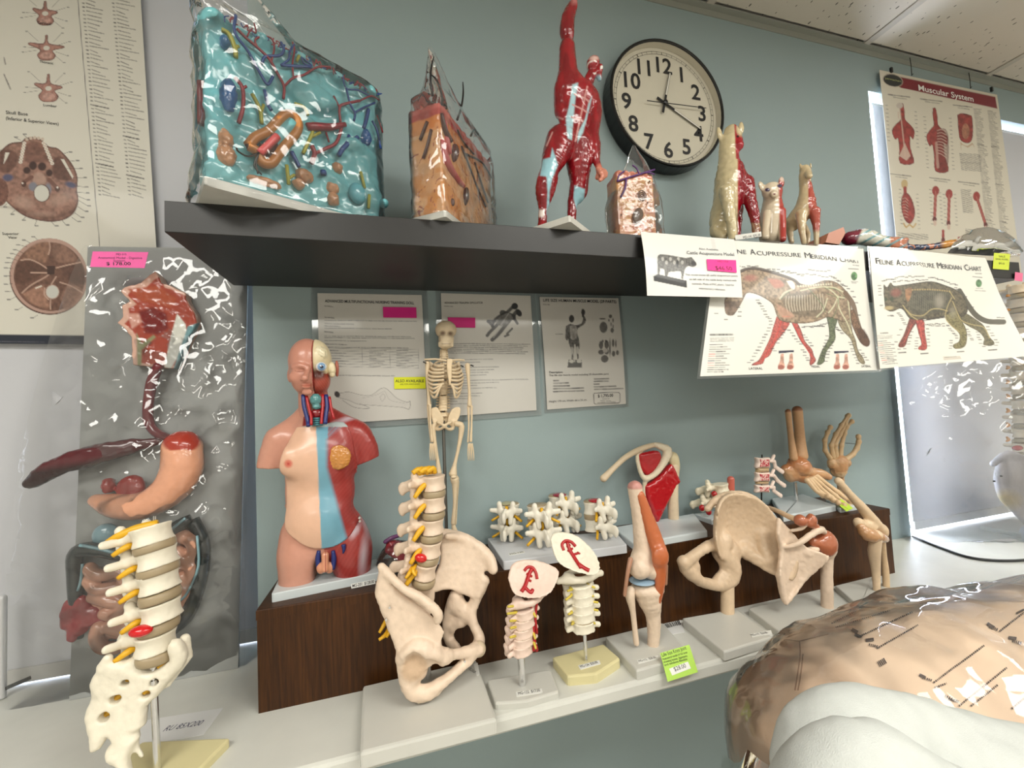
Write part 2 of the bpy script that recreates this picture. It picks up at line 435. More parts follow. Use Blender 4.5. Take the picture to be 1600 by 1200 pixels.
# ceiling: slab, tiles in view as pieces, tee bars and the angle along the wall
def tile_mat():
    m = M('ceiling_tile', (214, 206, 192), 0.9, bump=(180, 0.25, 0.001), var=0.03, vscale=6)
    nt = m.node_tree; N, L = nt.nodes, nt.links; bs = N['Principled BSDF']
    tc = N.new('ShaderNodeTexCoord'); mp = N.new('ShaderNodeMapping'); mp.inputs['Scale'].default_value = (95, 42, 40); mp.inputs['Rotation'].default_value = (0, 0, 0.5)
    vo = N.new('ShaderNodeTexVoronoi'); vo.inputs['Scale'].default_value = 1.0; vo.inputs['Randomness'].default_value = 1.0
    L.new(tc.outputs['Object'], mp.inputs['Vector']); L.new(mp.outputs[0], vo.inputs['Vector'])
    cm = N.new('ShaderNodeMath'); cm.operation = 'MULTIPLY_ADD'; sp = N.new('ShaderNodeSeparateColor'); L.new(vo.outputs['Color'], sp.inputs[0])
    cm.inputs[1].default_value = -0.30; cm.inputs[2].default_value = 0.22; L.new(sp.outputs[0], cm.inputs[0])   # per-pit size
    lt = N.new('ShaderNodeMath'); lt.operation = 'LESS_THAN'; L.new(vo.outputs['Distance'], lt.inputs[0]); L.new(cm.outputs[0], lt.inputs[1])
    old = bs.inputs['Base Color'].links[0].from_socket
    mx = N.new('ShaderNodeMixRGB'); mx.inputs[2].default_value = (0.10, 0.09, 0.075, 1); L.new(lt.outputs[0], mx.inputs[0]); L.new(old, mx.inputs[1]); L.new(mx.outputs[0], bs.inputs['Base Color'])
    return m
tile_m = tile_mat()
tee_m = M('tee_bar_white', (190, 184, 172), 0.5)
ceil = struct(MB().box((X0-0.1, Y0-0.1, CE+0.03), (X1+0.1, 0.36, CE+0.12)).build('ceiling', tile_m))
tile_me = None
gx = [1.511+0.61*k for k in range(-6, 5)]; gy = [-0.012-0.61*k for k in range(9)]
for j in range(8):
    for i in range(len(gx)-1):
        if any(abs(tx-(gx[i]+gx[i+1])/2) < 0.6 and abs(ty-(gy[j]+gy[j+1])/2) < 0.33 for tx, ty in TROFFERS) and j >= 1: pass
        c = ((gx[i]+gx[i+1])/2, (gy[j]+gy[j+1])/2, CE)
        if tile_me is None:
            t = MB().prism([(-0.293, -0.293), (0.293, -0.293), (0.293, 0.293), (-0.293, 0.293)], 0.0, 0.016)
            o = t.build('ceiling_tile', tile_m, None); tile_me = o.data
            bpy.data.objects.remove(o)
        place('ceiling_tile', tile_me, ceil, Matrix.Translation(c))
tees = MB()
for x in gx: tees.box((x-0.012, Y0, CE-0.004), (x+0.012, 0, CE+0.001))
for y in gy[1:]: tees.box((X0, y-0.012, CE-0.005), (X1, y+0.012, CE+0.0015))
o = tees.build('tee_grid', tee_m, ceil)
struct(MB().box((X0, -0.018, CE-0.005), (X1, 0.0, CE)).box((X0, -0.003, CE-0.022), (X1, 0.0, CE)).build('trim_1', M('wall_angle', (150, 152, 142), 0.5)))
# ceiling lights (behind and beside the camera)
for i, (tx, ty) in enumerate(TROFFERS):
    where = ['front left', 'front middle', 'front right', 'rear left', 'rear middle', 'rear right'][i]
    t = thing('ceiling_light', where + ' fluorescent ceiling light panel behind the camera', 'light', (tx, ty, CE-0.02), 'ceiling lights')
    f = MB()
    for a, c in (((tx-0.605, ty-0.305), (tx+0.605, ty-0.28)), ((tx-0.605, ty+0.28), (tx+0.605, ty+0.305)), ((tx-0.605, ty-0.28), (tx-0.58, ty+0.28)), ((tx+0.58, ty-0.28), (tx+0.605, ty+0.28))):
        f.box((a[0], a[1], CE-0.02), (c[0], c[1], CE-0.003))
    f.build('frame', tee_m, t)
    MB().box((tx-0.58, ty-0.28, CE-0.010), (tx+0.58, ty+0.28, CE-0.004)).build('diffuser', M('lamp_diffuser', (255, 246, 228), 0.6, emit=1.0), t)
# ledge under the wall and the windows
ledge_m = M('ledge_laminate', (214, 214, 206), 0.42, var=0.07, vscale=14, bump=(500, 0.06, 0.0005))
LF = -0.300
def bar_profile(x0, x1):
    pr = [(LF+0.004, LZ-0.026), (LF, LZ-0.021), (LF, LZ-0.006), (LF+0.002, LZ-0.002), (LF+0.006, LZ), (0.0, LZ), (0.0, LZ-0.026)]
    A = np.array([(x0, y, z) for y, z in pr]); B = A.copy(); B[:, 0] = x1
    return loft([A, B])
lb = MB(); V, F = bar_profile(X0, X1); lb.add(V, F)
lb.box((X0, 0, LZ-0.026), (PIER0, 0.2, LZ)); lb.box((PIER1, 0, LZ-0.026), (X1, 0.2, LZ))
struct(lb.build('ledge', ledge_m))
# windows: lit glass, frame; roller blinds in front
pane_m = M('daylit_glass', (226, 236, 255), 0.2, emit=5.0)
for m_ in (pane_m, M('lamp_diffuser', (255, 246, 228), 0.6, emit=1.0)):
    try: m_.cycles.emission_sampling = 'NONE'
    except Exception: pass
frame_m = M('window_frame_aluminium', (120, 122, 128), 0.4, metal=0.6)
blind_m = M('blind_fabric', (198, 199, 204), 0.8, var=0.03, vscale=5, bump=(900, 0.1, 0.0004))
def window(name, x0, x1, yp, m):
    """metal frame and daylit glass at depth yp"""
    fr = MB()
    for lo, hi in (((x0, yp, LZ), (x0+0.03, yp+0.04, HEAD)), ((x1-0.03, yp, LZ), (x1, yp+0.04, HEAD)), ((x0, yp, LZ), (x1, yp+0.04, LZ+0.012)), ((x0, yp+0.01, HEAD-0.008), (x1, yp+0.04, HEAD))): fr.box(lo, hi)
    w = struct(fr.build(name, frame_m))
    MB().box((x0+0.004, yp+0.008, LZ+0.002), (x1-0.004, yp+0.014, HEAD-0.001)).build('pane', m, w)
    return w
window('window_1', X0, PIER0, 0.16, pane_m); window('window_2', PIER1-0.028, X1, 0.052, M('daylit_glass_bright', (232, 240, 255), 0.2, emit=14.0))
def blind(label, x0, x1, y, ztop, zbot):
    t = thing('roller_blind', label, 'blind', ((x0+x1)/2, y, zbot))
    g = MB().box((x0, y, zbot), (x1, y+0.0015, ztop-0.02)); g.build('blind_sheet', blind_m, t)
    V, F = tube([(x0, y+0.013, ztop-0.014), (x1, y+0.013, ztop-0.014)], 0.011, 16); mesh('roller_tube', V, F, M('blind_tube', (190, 188, 184), 0.5), t)
    MB().box((x0, y-0.004, zbot-0.012), (x1, y+0.006, zbot+0.014)).build('bottom_rail', M('blind_tube', (190, 188, 184), 0.5), t)
    return t
xb = at(1367, 200, 0.02)[0]; zt = at(1385, 160, 0.02)[2]
blind('grey roller blind over the right window, behind the muscle chart', xb, X1-0.03, 0.02, zt, LZ+0.02)
blind('grey roller blind over the left window, behind the skull chart', X0+0.03, PIER0-0.015, 0.075, HEAD-0.01, LZ+0.016)
# black wall shelf
SHF, SHB = -0.258, 0.0
shelf_m = M('black_shelf', (25, 24, 23), 0.42, bump=(700, 0.08, 0.0005), var=0.15, vscale=40)
sx0, sx1 = -0.304, 1.605
pr = [(SHF, SZ-0.0445), (SHF+0.001, SZ-0.0455), (SHB, SZ-0.0455), (SHB, SZ), (SHF+0.001, SZ), (SHF, SZ-0.001)]
A = np.array([(sx0, y, z) for y, z in pr]); B = A.copy(); B[:, 0] = sx1
V, F = loft([A[::-1], B[::-1]])
tag(mesh('wall_shelf', V, F, shelf_m), 'long black floating wall shelf holding the models', 'shelf')
# walnut riser box on the ledge
def wood_mat():
    m = M('walnut_veneer', (70, 38, 20), 0.45, spec=0.3); nt = m.node_tree; N, L = nt.nodes, nt.links; bs = N['Principled BSDF']
    tc = N.new('ShaderNodeTexCoord'); mp = N.new('ShaderNodeMapping'); mp.inputs['Scale'].default_value = (95, 95, 4.5)
    L.new(tc.outputs['Object'], mp.inputs['Vector'])
    n1 = N.new('ShaderNodeTexNoise'); n1.inputs['Scale'].default_value = 2.2; n1.inputs['Detail'].default_value = 8; n1.inputs['Roughness'].default_value = 0.65; n1.inputs['Distortion'].default_value = 0.6
    L.new(mp.outputs[0], n1.inputs['Vector'])
    m2 = N.new('ShaderNodeMapping'); m2.inputs['Scale'].default_value = (7, 7, 2.2); L.new(tc.outputs['Object'], m2.inputs['Vector'])
    n2 = N.new('ShaderNodeTexNoise'); n2.inputs['Scale'].default_value = 1.3; n2.inputs['Detail'].default_value = 3; n2.inputs['Distortion'].default_value = 1.5; L.new(m2.outputs[0], n2.inputs['Vector'])
    w = N.new('ShaderNodeMath'); w.operation = 'MULTIPLY_ADD'; w.inputs[1].default_value = 0.45; L.new(n2.outputs['Fac'], w.inputs[0]); L.new(n1.outputs['Fac'], w.inputs[2])
    cr = N.new('ShaderNodeValToRGB'); cr.color_ramp.elements[0].position = 0.45; cr.color_ramp.elements[1].position = 0.95
    cr.color_ramp.elements[0].color = (*lin((27, 12, 3)), 1); cr.color_ramp.elements[1].color = (*lin((80, 46, 15)), 1)
    L.new(w.outputs[0], cr.inputs[0]); L.new(cr.outputs[0], bs.inputs['Base Color'])
    bp = N.new('ShaderNodeBump'); bp.inputs['Strength'].default_value = 0.15; bp.inputs['Distance'].default_value = 0.001; L.new(n1.outputs['Fac'], bp.inputs['Height']); L.new(bp.outputs[0], bs.inputs['Normal'])
    return m
wood_m = wood_mat()
RX0, RX1, RYF = -0.227, 1.193, -0.164
t = thing('riser_box', 'long dark walnut riser box standing on the ledge', 'riser', ((RX0+RX1)/2, RYF, LZ))
def slab(lo, hi, e=0.0015):
    x0, y0, z0 = lo; x1, y1, z1 = hi
    m_ = MB().prism([(x0, y0), (x1, y0), (x1, y1), (x0, y1)], z0, z1, e); return m_
slab((RX0, RYF, RZ-0.016), (RX1, -0.004, RZ)).build('top_board', wood_m, t)
MB().box((RX0+0.001, RYF+0.001, LZ), (RX1-0.001, RYF+0.016, RZ-0.016)).build('front_board', wood_m, t)
MB().box((RX0+0.001, RYF+0.016, LZ), (RX0+0.017, -0.005, RZ-0.016)).build('end_board', wood_m, t)
MB().box((RX1-0.017, RYF+0.016, LZ), (RX1-0.001, -0.005, RZ-0.016)).build('end_board', wood_m, t)
# ================================================================== printed sheets
def cr(ox, oy, s):
    """points measured on an enlarged crop -> photograph pixels"""
    return lambda *p: [(ox+a/s, oy+b/s) for a, b in (p[0] if len(p) == 1 and isinstance(p[0], list) else p)]
def paper_mat(name, rough, coat, transl):
    m = M(name, None, rough, coat=coat, bump=(60, 0.10, 0.001)); nt = m.node_tree; N, L = nt.nodes, nt.links
    if transl:
        bs = N['Principled BSDF']; tr = N.new('ShaderNodeBsdfTranslucent'); L.new(bs.inputs['Base Color'].links[0].from_socket, tr.inputs[0])
        mx = N.new('ShaderNodeMixShader'); mx.inputs[0].default_value = transl; L.new(bs.outputs[0], mx.inputs[1]); L.new(tr.outputs[0], mx.inputs[2]); L.new(mx.outputs[0], N['Material Output'].inputs[0])
    return m
paper_m = paper_mat('laminated_print', 0.45, 0.22, 0.0)
poster_m = paper_mat('poster_print', 0.5, 0.15, 0.12)
ink_m = M('black_ink', (30, 30, 34), 0.6); white_ink = M('white_ink', (240, 236, 232), 0.6); grey_ink = M('grey_ink', (70, 72, 78), 0.6); red_ink = M('dark_pink_ink', (90, 10, 40), 0.6)
FIT = []
class Paper:
    def __init__(s, corners, ys, step=1.15, base=(226, 224, 216), bend=None):
        """corners: photograph pixels TL, TR, BR, BL; ys: depth of each corner"""
        s.c = corners; y = ys if hasattr(ys, '__len__') else [ys]*4
        s.W = np.array([at(*c, yy) for c, yy in zip(corners, y)])
        A = []; B = []
        for (x, yv), (u, v) in zip(corners, ((0, 0), (1, 0), (1, 1), (0, 1))):
            A += [[x, yv, 1, 0, 0, 0, -u*x, -u*yv], [0, 0, 0, x, yv, 1, -v*x, -v*yv]]; B += [u, v]
        s.H = np.append(np.linalg.solve(np.array(A, float), np.array(B, float)), 1).reshape(3, 3); s.Hi = np.linalg.inv(s.H)
        c = np.array(corners, float)
        s.nu = int(max(np.linalg.norm(c[1]-c[0]), np.linalg.norm(c[2]-c[3]))/step)+2; s.nv = int(max(np.linalg.norm(c[3]-c[0]), np.linalg.norm(c[2]-c[1]))/step)+2
        U, V = np.meshgrid(np.linspace(0, 1, s.nu), np.linspace(0, 1, s.nv)); s.U, s.V = U, V
        Q = np.stack([U, V, np.ones_like(U)], -1)@s.Hi.T; s.X = Q[..., 0]/Q[..., 2]; s.Y = Q[..., 1]/Q[..., 2]
        s.I = np.tile(lin(base), (s.nv, s.nu, 1)); s.bend = bend
        n = np.cross(s.W[1]-s.W[0], s.W[3]-s.W[0]); n /= np.linalg.norm(n); s.n = n if n[1] < 0 else -n
        s.u = (s.W[1]-s.W[0])+(s.W[2]-s.W[3]); s.u /= np.linalg.norm(s.u); s.v = np.cross(s.n, s.u)
        if s.v[2] < 0: s.v = -s.v
        s.aa = step*0.6
    def w(s, px, py, lift=0.0):
        q = s.H@np.array([px, py, 1.0]); return s.wuv(q[0]/q[2], q[1]/q[2], lift)
    def wuv(s, u, v, lift=0.0):
        u = np.asarray(u)[..., None]; v = np.asarray(v)[..., None]
        P = s.W[0]*(1-u)*(1-v)+s.W[1]*u*(1-v)+s.W[2]*u*v+s.W[3]*(1-u)*v
        if s.bend: P = P+np.asarray(s.bend(u[..., 0], v[..., 0]))[..., None]*s.n
        return P+s.n*lift
    def _sub(s, x0, y0, x1, y1, pad=2):
        m = (s.X > x0-pad) & (s.X < x1+pad) & (s.Y > y0-pad) & (s.Y < y1+pad)
        if not m.any(): return None
        r = np.where(m.any(1))[0]; c = np.where(m.any(0))[0]; return slice(r[0], r[-1]+1), slice(c[0], c[-1]+1)
    def _blend(s, sl, a, col):
        s.I[sl] = s.I[sl]*(1-a[..., None])+np.asarray(col)*a[..., None]
    def poly(s, pts, col, alpha=1.0, soft=None, smooth=0, tex=0.0, ts=0.25, edge=None):
        P = np.array(pts, float)
        if smooth: P = smooth_line(np.vstack([P, P[:1]]), smooth)[:-1]
        sl = s._sub(P[:, 0].min(), P[:, 1].min(), P[:, 0].max(), P[:, 1].max(), 3)
        if sl is None: return s
        d = poly_d(s.X[sl], s.Y[sl], P); a = np.clip(0.5-d/(soft or s.aa), 0, 1)*alpha; c = np.tile(lin(col), a.shape+(1,))
        if edge is not None: e = np.clip(1+d/edge[1], 0, 1)[..., None]; c = c*(1-e)+lin(edge[0])*e
        if tex: c = c*np.clip(1+tex*2*fbm(np.stack([s.X[sl]*ts, s.Y[sl]*ts, 0*s.X[sl]+len(pts)], -1), 3), 0.1, 3)[..., None]
        s._blend(sl, a, c); return s
    def line(s, pts, w, col, alpha=1.0, smooth=0):
        P = np.array(pts, float)
        if smooth: P = smooth_line(P, smooth)
        sl = s._sub(P[:, 0].min()-w, P[:, 1].min()-w, P[:, 0].max()+w, P[:, 1].max()+w)
        if sl is None: return s
        X, Y = s.X[sl], s.Y[sl]; d = np.full(X.shape, 1e9)
        for (ax, ay), (bx, by) in zip(P[:-1], P[1:]):
            ex, ey = bx-ax, by-ay; t = np.clip(((X-ax)*ex+(Y-ay)*ey)/max(ex*ex+ey*ey, 1e-9), 0, 1)
            d = np.minimum(d, np.hypot(X-ax-t*ex, Y-ay-t*ey))
        s._blend(sl, np.clip(0.5-(d-w/2)/s.aa, 0, 1)*alpha, lin(col)); return s
    def ell(s, cx, cy, rx, ry, col, ang=0, alpha=1.0, soft=None, tex=0.0):
        r = max(rx, ry); sl = s._sub(cx-r, cy-r, cx+r, cy+r)
        if sl is None: return s
        a = math.radians(ang); X = s.X[sl]-cx; Y = s.Y[sl]-cy; u = X*math.cos(a)+Y*math.sin(a); v = -X*math.sin(a)+Y*math.cos(a)
        d = (np.hypot(u/rx, v/ry)-1)*min(rx, ry); c = np.tile(lin(col), d.shape+(1,))
        if tex: c = c*np.clip(1+tex*2*fbm(np.stack([X*0.3, Y*0.3, 0*X+cx], -1), 3), 0.1, 3)[..., None]
        s._blend(sl, np.clip(0.5-d/(soft or s.aa), 0, 1)*alpha, c); return s
    def greek(s, x0, y0, x1, y1, h=1.3, col=(70, 70, 70), alpha=0.75, seed=0):
        """one line of unreadable print as word-length dashes"""
        rs = random.Random(seed*991+int(x0*7+y0*13)); L = math.hypot(x1-x0, y1-y0); t = 0.0
        while t < L-1.5:
            w = min(rs.uniform(2.5, 8.0), L-t); a = t/L; b = (t+w)/L
            s.line([(x0+(x1-x0)*a, y0+(y1-y0)*a), (x0+(x1-x0)*b, y0+(y1-y0)*b)], h*rs.uniform(0.8, 1.1), col, alpha*rs.uniform(0.7, 1.0)); t += w+rs.uniform(1.0, 1.8)
        return s
    def block(s, x0, y0, x1, n, lead, slope=0.0, lean=0.0, h=1.2, ragged=0.3, col=(70, 70, 70), alpha=0.7, seed=1):
        rs = random.Random(seed)
        for i in range(n):
            e = x1-(x1-x0)*ragged*rs.random(); ox = lean*i*lead
            s.greek(x0+ox, y0+i*lead, e+ox, y0+i*lead+slope*(e-x0), h, col, alpha, seed*50+i)
        return s
    def ticks(s, pts, col=(80, 80, 80), w=4, h=1.3):
        for x, y in pts: s.line([(x-w/2, y), (x+w/2, y)], h, col, 0.8)
        return s
    def build(s, name, mat, parent=None, thick=0.0006):
        P = s.wuv(s.U, s.V).reshape(-1, 3); nu, nv = s.nu, s.nv; C = s.I.reshape(-1, 3)
        i = np.arange(nu*nv).reshape(nv, nu); F = np.stack([i[:-1, :-1], i[1:, :-1], i[1:, 1:], i[:-1, 1:]], -1).reshape(-1, 4)
        # back face and rim
        st = 6; ru = np.unique(np.r_[np.arange(0, nu, st), nu-1]); rv = np.unique(np.r_[np.arange(0, nv, st), nv-1])
        Ub, Vb = np.meshgrid(s.U[0, ru], s.V[rv, 0]); Pb = s.wuv(Ub, Vb).reshape(-1, 3)-s.n*thick; j = np.arange(len(ru)*len(rv)).reshape(len(rv), len(ru))+len(P)
        Fb = np.stack([j[:-1, :-1], j[:-1, 1:], j[1:, 1:], j[1:, :-1]], -1).reshape(-1, 4)
        V = np.vstack([P, Pb]); FF = np.vstack([F, Fb]); rim = []
        for A, B in ((i[0, ru], j[0]), (i[-1, ru][::-1], j[-1][::-1]), (i[rv, 0][::-1], j[:, 0][::-1]), (i[rv, -1], j[:, -1])):
            rim += [(A[k], A[k+1], B[k+1], B[k]) for k in range(len(A)-1)]
        FF = np.vstack([FF, np.array(rim)])
        C = np.vstack([C, np.tile(lin((215, 213, 206)), (len(Pb), 1))])
        o = mesh(name, V, FF, mat, parent, cols=C, smooth=True); s.o = o; return o
    def txt(s, body, x0, y0, x1, y1, hpx, mat=None, parent=None, bold=0.0, align='LEFT', name='lettering', lift=0.0007):
        a, b_ = s.w(x0, y0, lift), s.w(x1, y1, lift); u = b_-a; L = np.linalg.norm(u); u /= L
        v = s.v-u*(s.v@u); v /= np.linalg.norm(v)
        o = text(body, a, u, v, hpx*mpp(a)/0.70, mat or ink_m, parent or s.o, name=name, bold=bold*hpx*mpp(a)); FIT.append((o, L)); return o
def fit_texts():
    """stretch every line of lettering to its measured width and turn it into a mesh"""
    bpy.context.view_layer.update(); dg = bpy.context.evaluated_depsgraph_get(); wid = dict((o.name, L) for o, L in FIT)
    for o in [o for o in bpy.data.objects if o.type == 'FONT']:
        me = bpy.data.meshes.new_from_object(o.evaluated_get(dg)); m = o.matrix_basis.copy(); par = o.parent
        if len(me.vertices) and o.name in wid:
            xs = [v.co.x for v in me.vertices]; k = wid[o.name]/max(max(xs)-min(xs), 1e-6)
            for r in range(3): m[r][0] *= k
        bpy.data.objects.remove(o)
        n = bpy.data.objects.new('lettering', me); COL.objects.link(n); n.parent = par; n.matrix_basis = m
def sticker(name, label, cat, corners, y, col, lines=(), group=None, parent=None, lift=0.001, mat=None, th=0.0004):
    """small printed tag as a slab; corners px TL,TR,BR,BL"""
    ys = y if hasattr(y, '__len__') else [y]*4
    W = np.array([at(*c, yy) for c, yy in zip(corners, ys)]); n = np.cross(W[1]-W[0], W[3]-W[0]); n /= np.linalg.norm(n); n = n if n[1] < 0 or abs(n[1]) < 0.2 and n[2] > 0 else -n
    V = np.vstack([W+n*th, W]); F = [(0, 3, 2, 1), (4, 5, 6, 7), (0, 1, 5, 4), (1, 2, 6, 5), (2, 3, 7, 6), (3, 0, 4, 7)]
    o = mesh(name, V, F, mat or M('tag_%d_%d_%d' % tuple(col), col, 0.55, var=0.04, vscale=60), parent)
    if label: tag(o, label, cat, group)
    pp = Paper.__new__(Paper); pp.c = corners; pp.W = W+n*th; pp.bend = None; pp.n = n
    A = []; B = []
    for (x, yv), (u, v) in zip(corners, ((0, 0), (1, 0), (1, 1), (0, 1))):
        A += [[x, yv, 1, 0, 0, 0, -u*x, -u*yv], [0, 0, 0, x, yv, 1, -v*x, -v*yv]]; B += [u, v]
    pp.H = np.append(np.linalg.solve(np.array(A, float), np.array(B, float)), 1).reshape(3, 3)
    pp.u = W[1]-W[0]; pp.u /= np.linalg.norm(pp.u); pp.v = np.cross(n, pp.u); pp.v = pp.v if pp.v[2] > 0 or abs(pp.v[2]) < 0.1 else -pp.v; pp.o = o
    if (W[0]-W[3])@pp.v < 0: pp.v = -pp.v
    for (body, a, c, hgt, mt, *bd) in lines: pp.txt(body, a[0], a[1], c[0], c[1], hgt, mt, o, bold=bd[0] if bd else 0.0, lift=0.0002)
    return o
def greek_mesh(pp, rows, h, mat, parent, seed=1, lift=0.0004):
    """dash words on a quad paper: rows (x0,y0,x1,y1) in pixels"""
    rs = random.Random(seed); b = MB()
    for (x0, y0, x1, y1) in rows:
        L = math.hypot(x1-x0, y1-y0); t = 0; ex, ey = (x1-x0)/L, (y1-y0)/L
        while t < L-1:
            w = min(rs.uniform(2, 6), L-t); q = []
            for a, c in ((t, 0.5), (t+w, 0.5), (t+w, -0.5), (t, -0.5)): q.append(pp.w(x0+ex*a-ey*h*c, y0+ey*a+ex*h*c, lift))
            b.add(q, [(0, 1, 2, 3)]); t += w+1.2
    return b.build('lettering', mat, parent)

# ---- skull chart over the left window
def skull_chart():
    p = Paper([(-105, -45), (217, -45), (254, 541), (-80, 536)], 0.062, step=1.2, base=(222, 218, 206))
    c1 = cr(0, 190, 7.5); c2 = cr(0, 360, 6.67); c0 = cr(0, 0, 3.0)
    bro = (150, 112, 98); dk = (84, 52, 42); md = (118, 80, 68); lt = (196, 164, 148); ink = (60, 52, 50)
    # skull base, seen from below
    p.poly(c1((-120,420),(0,290),(80,245),(180,235),(230,190),(340,180),(440,230),(500,290),(600,310),(700,400),(790,520),(840,650),(835,800),(850,930),(800,1060),(700,1140),(560,1170),(400,1160),(230,1110),(90,1010),(-30,880),(-120,700)), bro, smooth=4, tex=0.35, ts=0.22, edge=(dk, 3.5))
    p.ell(-9, 300, 14, 22, md, tex=0.3); p.poly(c1((-60,1000),(120,1000),(330,1060),(560,1100),(760,1030),(840,960),(800,1070),(560,1165),(300,1130),(60,1010)), dk, 0.55, soft=6)
    p.ell(28, 316, 16, 9, lt, ang=20, alpha=0.55, soft=8); p.ell(83, 312, 17, 9, lt, ang=-12, alpha=0.5, soft=8); p.ell(55, 334, 20, 4, lt, alpha=0.35, soft=5)
    p.poly(c1((240,260),(330,230),(430,270),(480,380),(490,470),(360,480),(250,480),(220,380)), md, 0.8, smooth=3, tex=0.3, soft=3)
    p.poly(c1((560,420),(640,400),(700,470),(780,660),(690,690),(560,650),(540,520)), dk, 0.75, smooth=3, soft=3, tex=0.3)
    p.poly(c1((-60,330),(60,330),(130,380),(120,520),(20,600),(-60,560)), dk, 0.7, smooth=3, soft=3, tex=0.3)
    p.poly(c1((640,440),(680,440),(790,640),(780,670)), (222, 216, 204)); p.poly(c1((0,360),(50,360),(20,430),(-20,500)), (222, 216, 204))
    for k in range(8):
        a = c1((185+30*(k == 0), 250+32*k) if k < 8 else 0)[0]; p.ell(c1((215-6*k, 245+30*k))[0][0], a[1], 2.9, 2.4, (226, 220, 208)); p.ell(c1((440+14*k, 260+34*k))[0][0], c1((0, 250+34*k))[0][1], 3.0, 2.6, (226, 220, 208))
        p.ell(c1((215-6*k, 245+30*k))[0][0], a[1], 1.2, 0.9, lt); p.ell(c1((440+14*k, 260+34*k))[0][0], c1((0, 250+34*k))[0][1], 1.3, 1, lt)
    for k in range(5): x, y = c1((245+45*k, 205-18*math.sin(k/4*3.1)))[0]; p.ell(x, y, 2.6, 2.6, (205, 188, 172))
    for e in ((315,515,45,50),(420,525,48,48),(245,570,42,40),(505,600,38,40)): x, y = c1((e[0], e[1]))[0]; p.ell(x, y, e[2]/7.5, e[3]/7.5, (62, 36, 30), soft=2)
    p.poly(c1((330,610),(370,590),(430,610),(470,690),(430,740),(340,740),(310,690)), lt, 0.6, smooth=3, soft=3)
    p.line(c1((200,720),(250,680),(300,650)), 6, md); p.line(c1((500,680),(560,740),(600,790)), 6, md); p.ell(*c1((210,730))[0], 4, 4.5, dk); p.ell(*c1((600,790))[0], 4, 4, dk); p.ell(*c1((195,720))[0], 1.6, 1.6, (225, 215, 205)); p.ell(*c1((600,770))[0], 1.6, 1.6, (225, 215, 205))
    p.ell(*c1((315,760))[0], 6.5, 7, (128, 128, 140), soft=3); p.ell(*c1((490,790))[0], 5, 9, (130, 130, 142), soft=3); p.ell(*c1((760,740))[0], 9, 4.5, (84, 84, 112), ang=15, soft=3); p.ell(*c1((30,655))[0], 8, 5.5, (84, 84, 112), soft=3)
    p.ell(*c1((418,838))[0], 12.6, 14, dk, ang=-12); p.ell(*c1((415,838))[0], 11.4, 12.8, (214, 212, 202), ang=-12)
    for a, b_ in (((660,380),(735,355)),((740,465),(820,455)),((690,545),(860,548)),((790,655),(910,655)),((800,752),(930,765)),((820,825),(940,835)),((840,870),(950,915)),((850,920),(960,985)),((850,1000),(930,1050)),((810,1070),(880,1120)),((770,1120),(840,1170)),((360,1150),(335,1220)),((520,1160),(570,1220)),((240,1110),(190,1155)),((110,1040),(60,1085)),((650,1150),(700,1210)),((270,210),(200,145)),((170,215),(100,180)),((20,960),(-20,1000))):
        q = c1(a, b_); p.line(q, 0.8, ink, 0.8); p.ticks([(q[1][0]+3, q[1][1])], w=4, h=2)
    # skull cavity from above
    p.ell(67.5, 432, 61, 59.5, dk, ang=20); p.ell(68, 431, 60.5, 58.5, (186, 152, 138), ang=20); p.ell(68.5, 432, 55.5, 53.5, (112, 78, 64), ang=20, tex=0.35)
    p.poly(c2((175,300),(230,190),(330,130),(430,120),(455,170),(440,260),(400,340),(320,310)), (146, 108, 88), 0.9, smooth=3, tex=0.3, soft=3); p.poly(c2((490,130),(600,150),(690,220),(740,310),(640,330),(540,330),(480,240)), (140, 104, 88), 0.9, smooth=3, tex=0.3, soft=3)
    p.poly(c2((110,350),(220,310),(380,370),(440,420),(350,470),(180,560),(100,500)), (86, 56, 44), 0.7, smooth=3, tex=0.3, soft=4); p.poly(c2((560,380),(760,340),(850,450),(820,560),(650,520)), (92, 62, 52), 0.7, smooth=3, tex=0.3, soft=4)
    p.poly(c2((180,660),(380,560),(410,690),(450,800),(330,790),(220,720)), (164, 122, 102), 0.9, smooth=3, tex=0.25, soft=3); p.poly(c2((560,700),(650,560),(800,620),(760,730),(620,830)), (156, 118, 102), 0.8, smooth=3, tex=0.25, soft=3)
    for q in (((160,310),(240,300),(340,340),(430,400)),((170,650),(260,570),(400,490),(440,460)),((450,120),(455,190),(440,250)),((400,600),(400,670),(440,720)),((780,330),(640,360),(520,390)),((800,650),(680,580),(560,540)),((460,720),(460,820)),((260,440),(420,440)),((470,560),(520,480))): p.line(c2(*q), 2.2, (200, 166, 148), 0.85, smooth=4)
    p.poly(c2((420,370),(510,370),(500,460),(430,460)), (58, 34, 28), 0.9); p.line(c2((310,600),(365,580)), 2.4, (225, 214, 200)); p.ell(*c2((480,640))[0], 10.8, 11.2, (188, 158, 142)); p.ell(*c2((480,640))[0], 9.6, 10, (206, 204, 196))
    for a, b_ in (((330,100),(295,65)),((250,130),(200,100)),((220,170),(140,150)),((180,235),(110,200)),((150,270),(80,240)),((120,310),(45,285)),((95,340),(30,335)),((80,390),(20,390)),((70,470),(20,475)),((70,555),(20,560)),((90,630),(30,635)),((110,690),(50,720)),((180,795),(130,825)),((330,880),(285,910))):
        q = c2(a, b_); p.line(q, 0.7, ink, 0.8); p.ticks([(q[1][0]-2, q[1][1])], w=4, h=1.8)
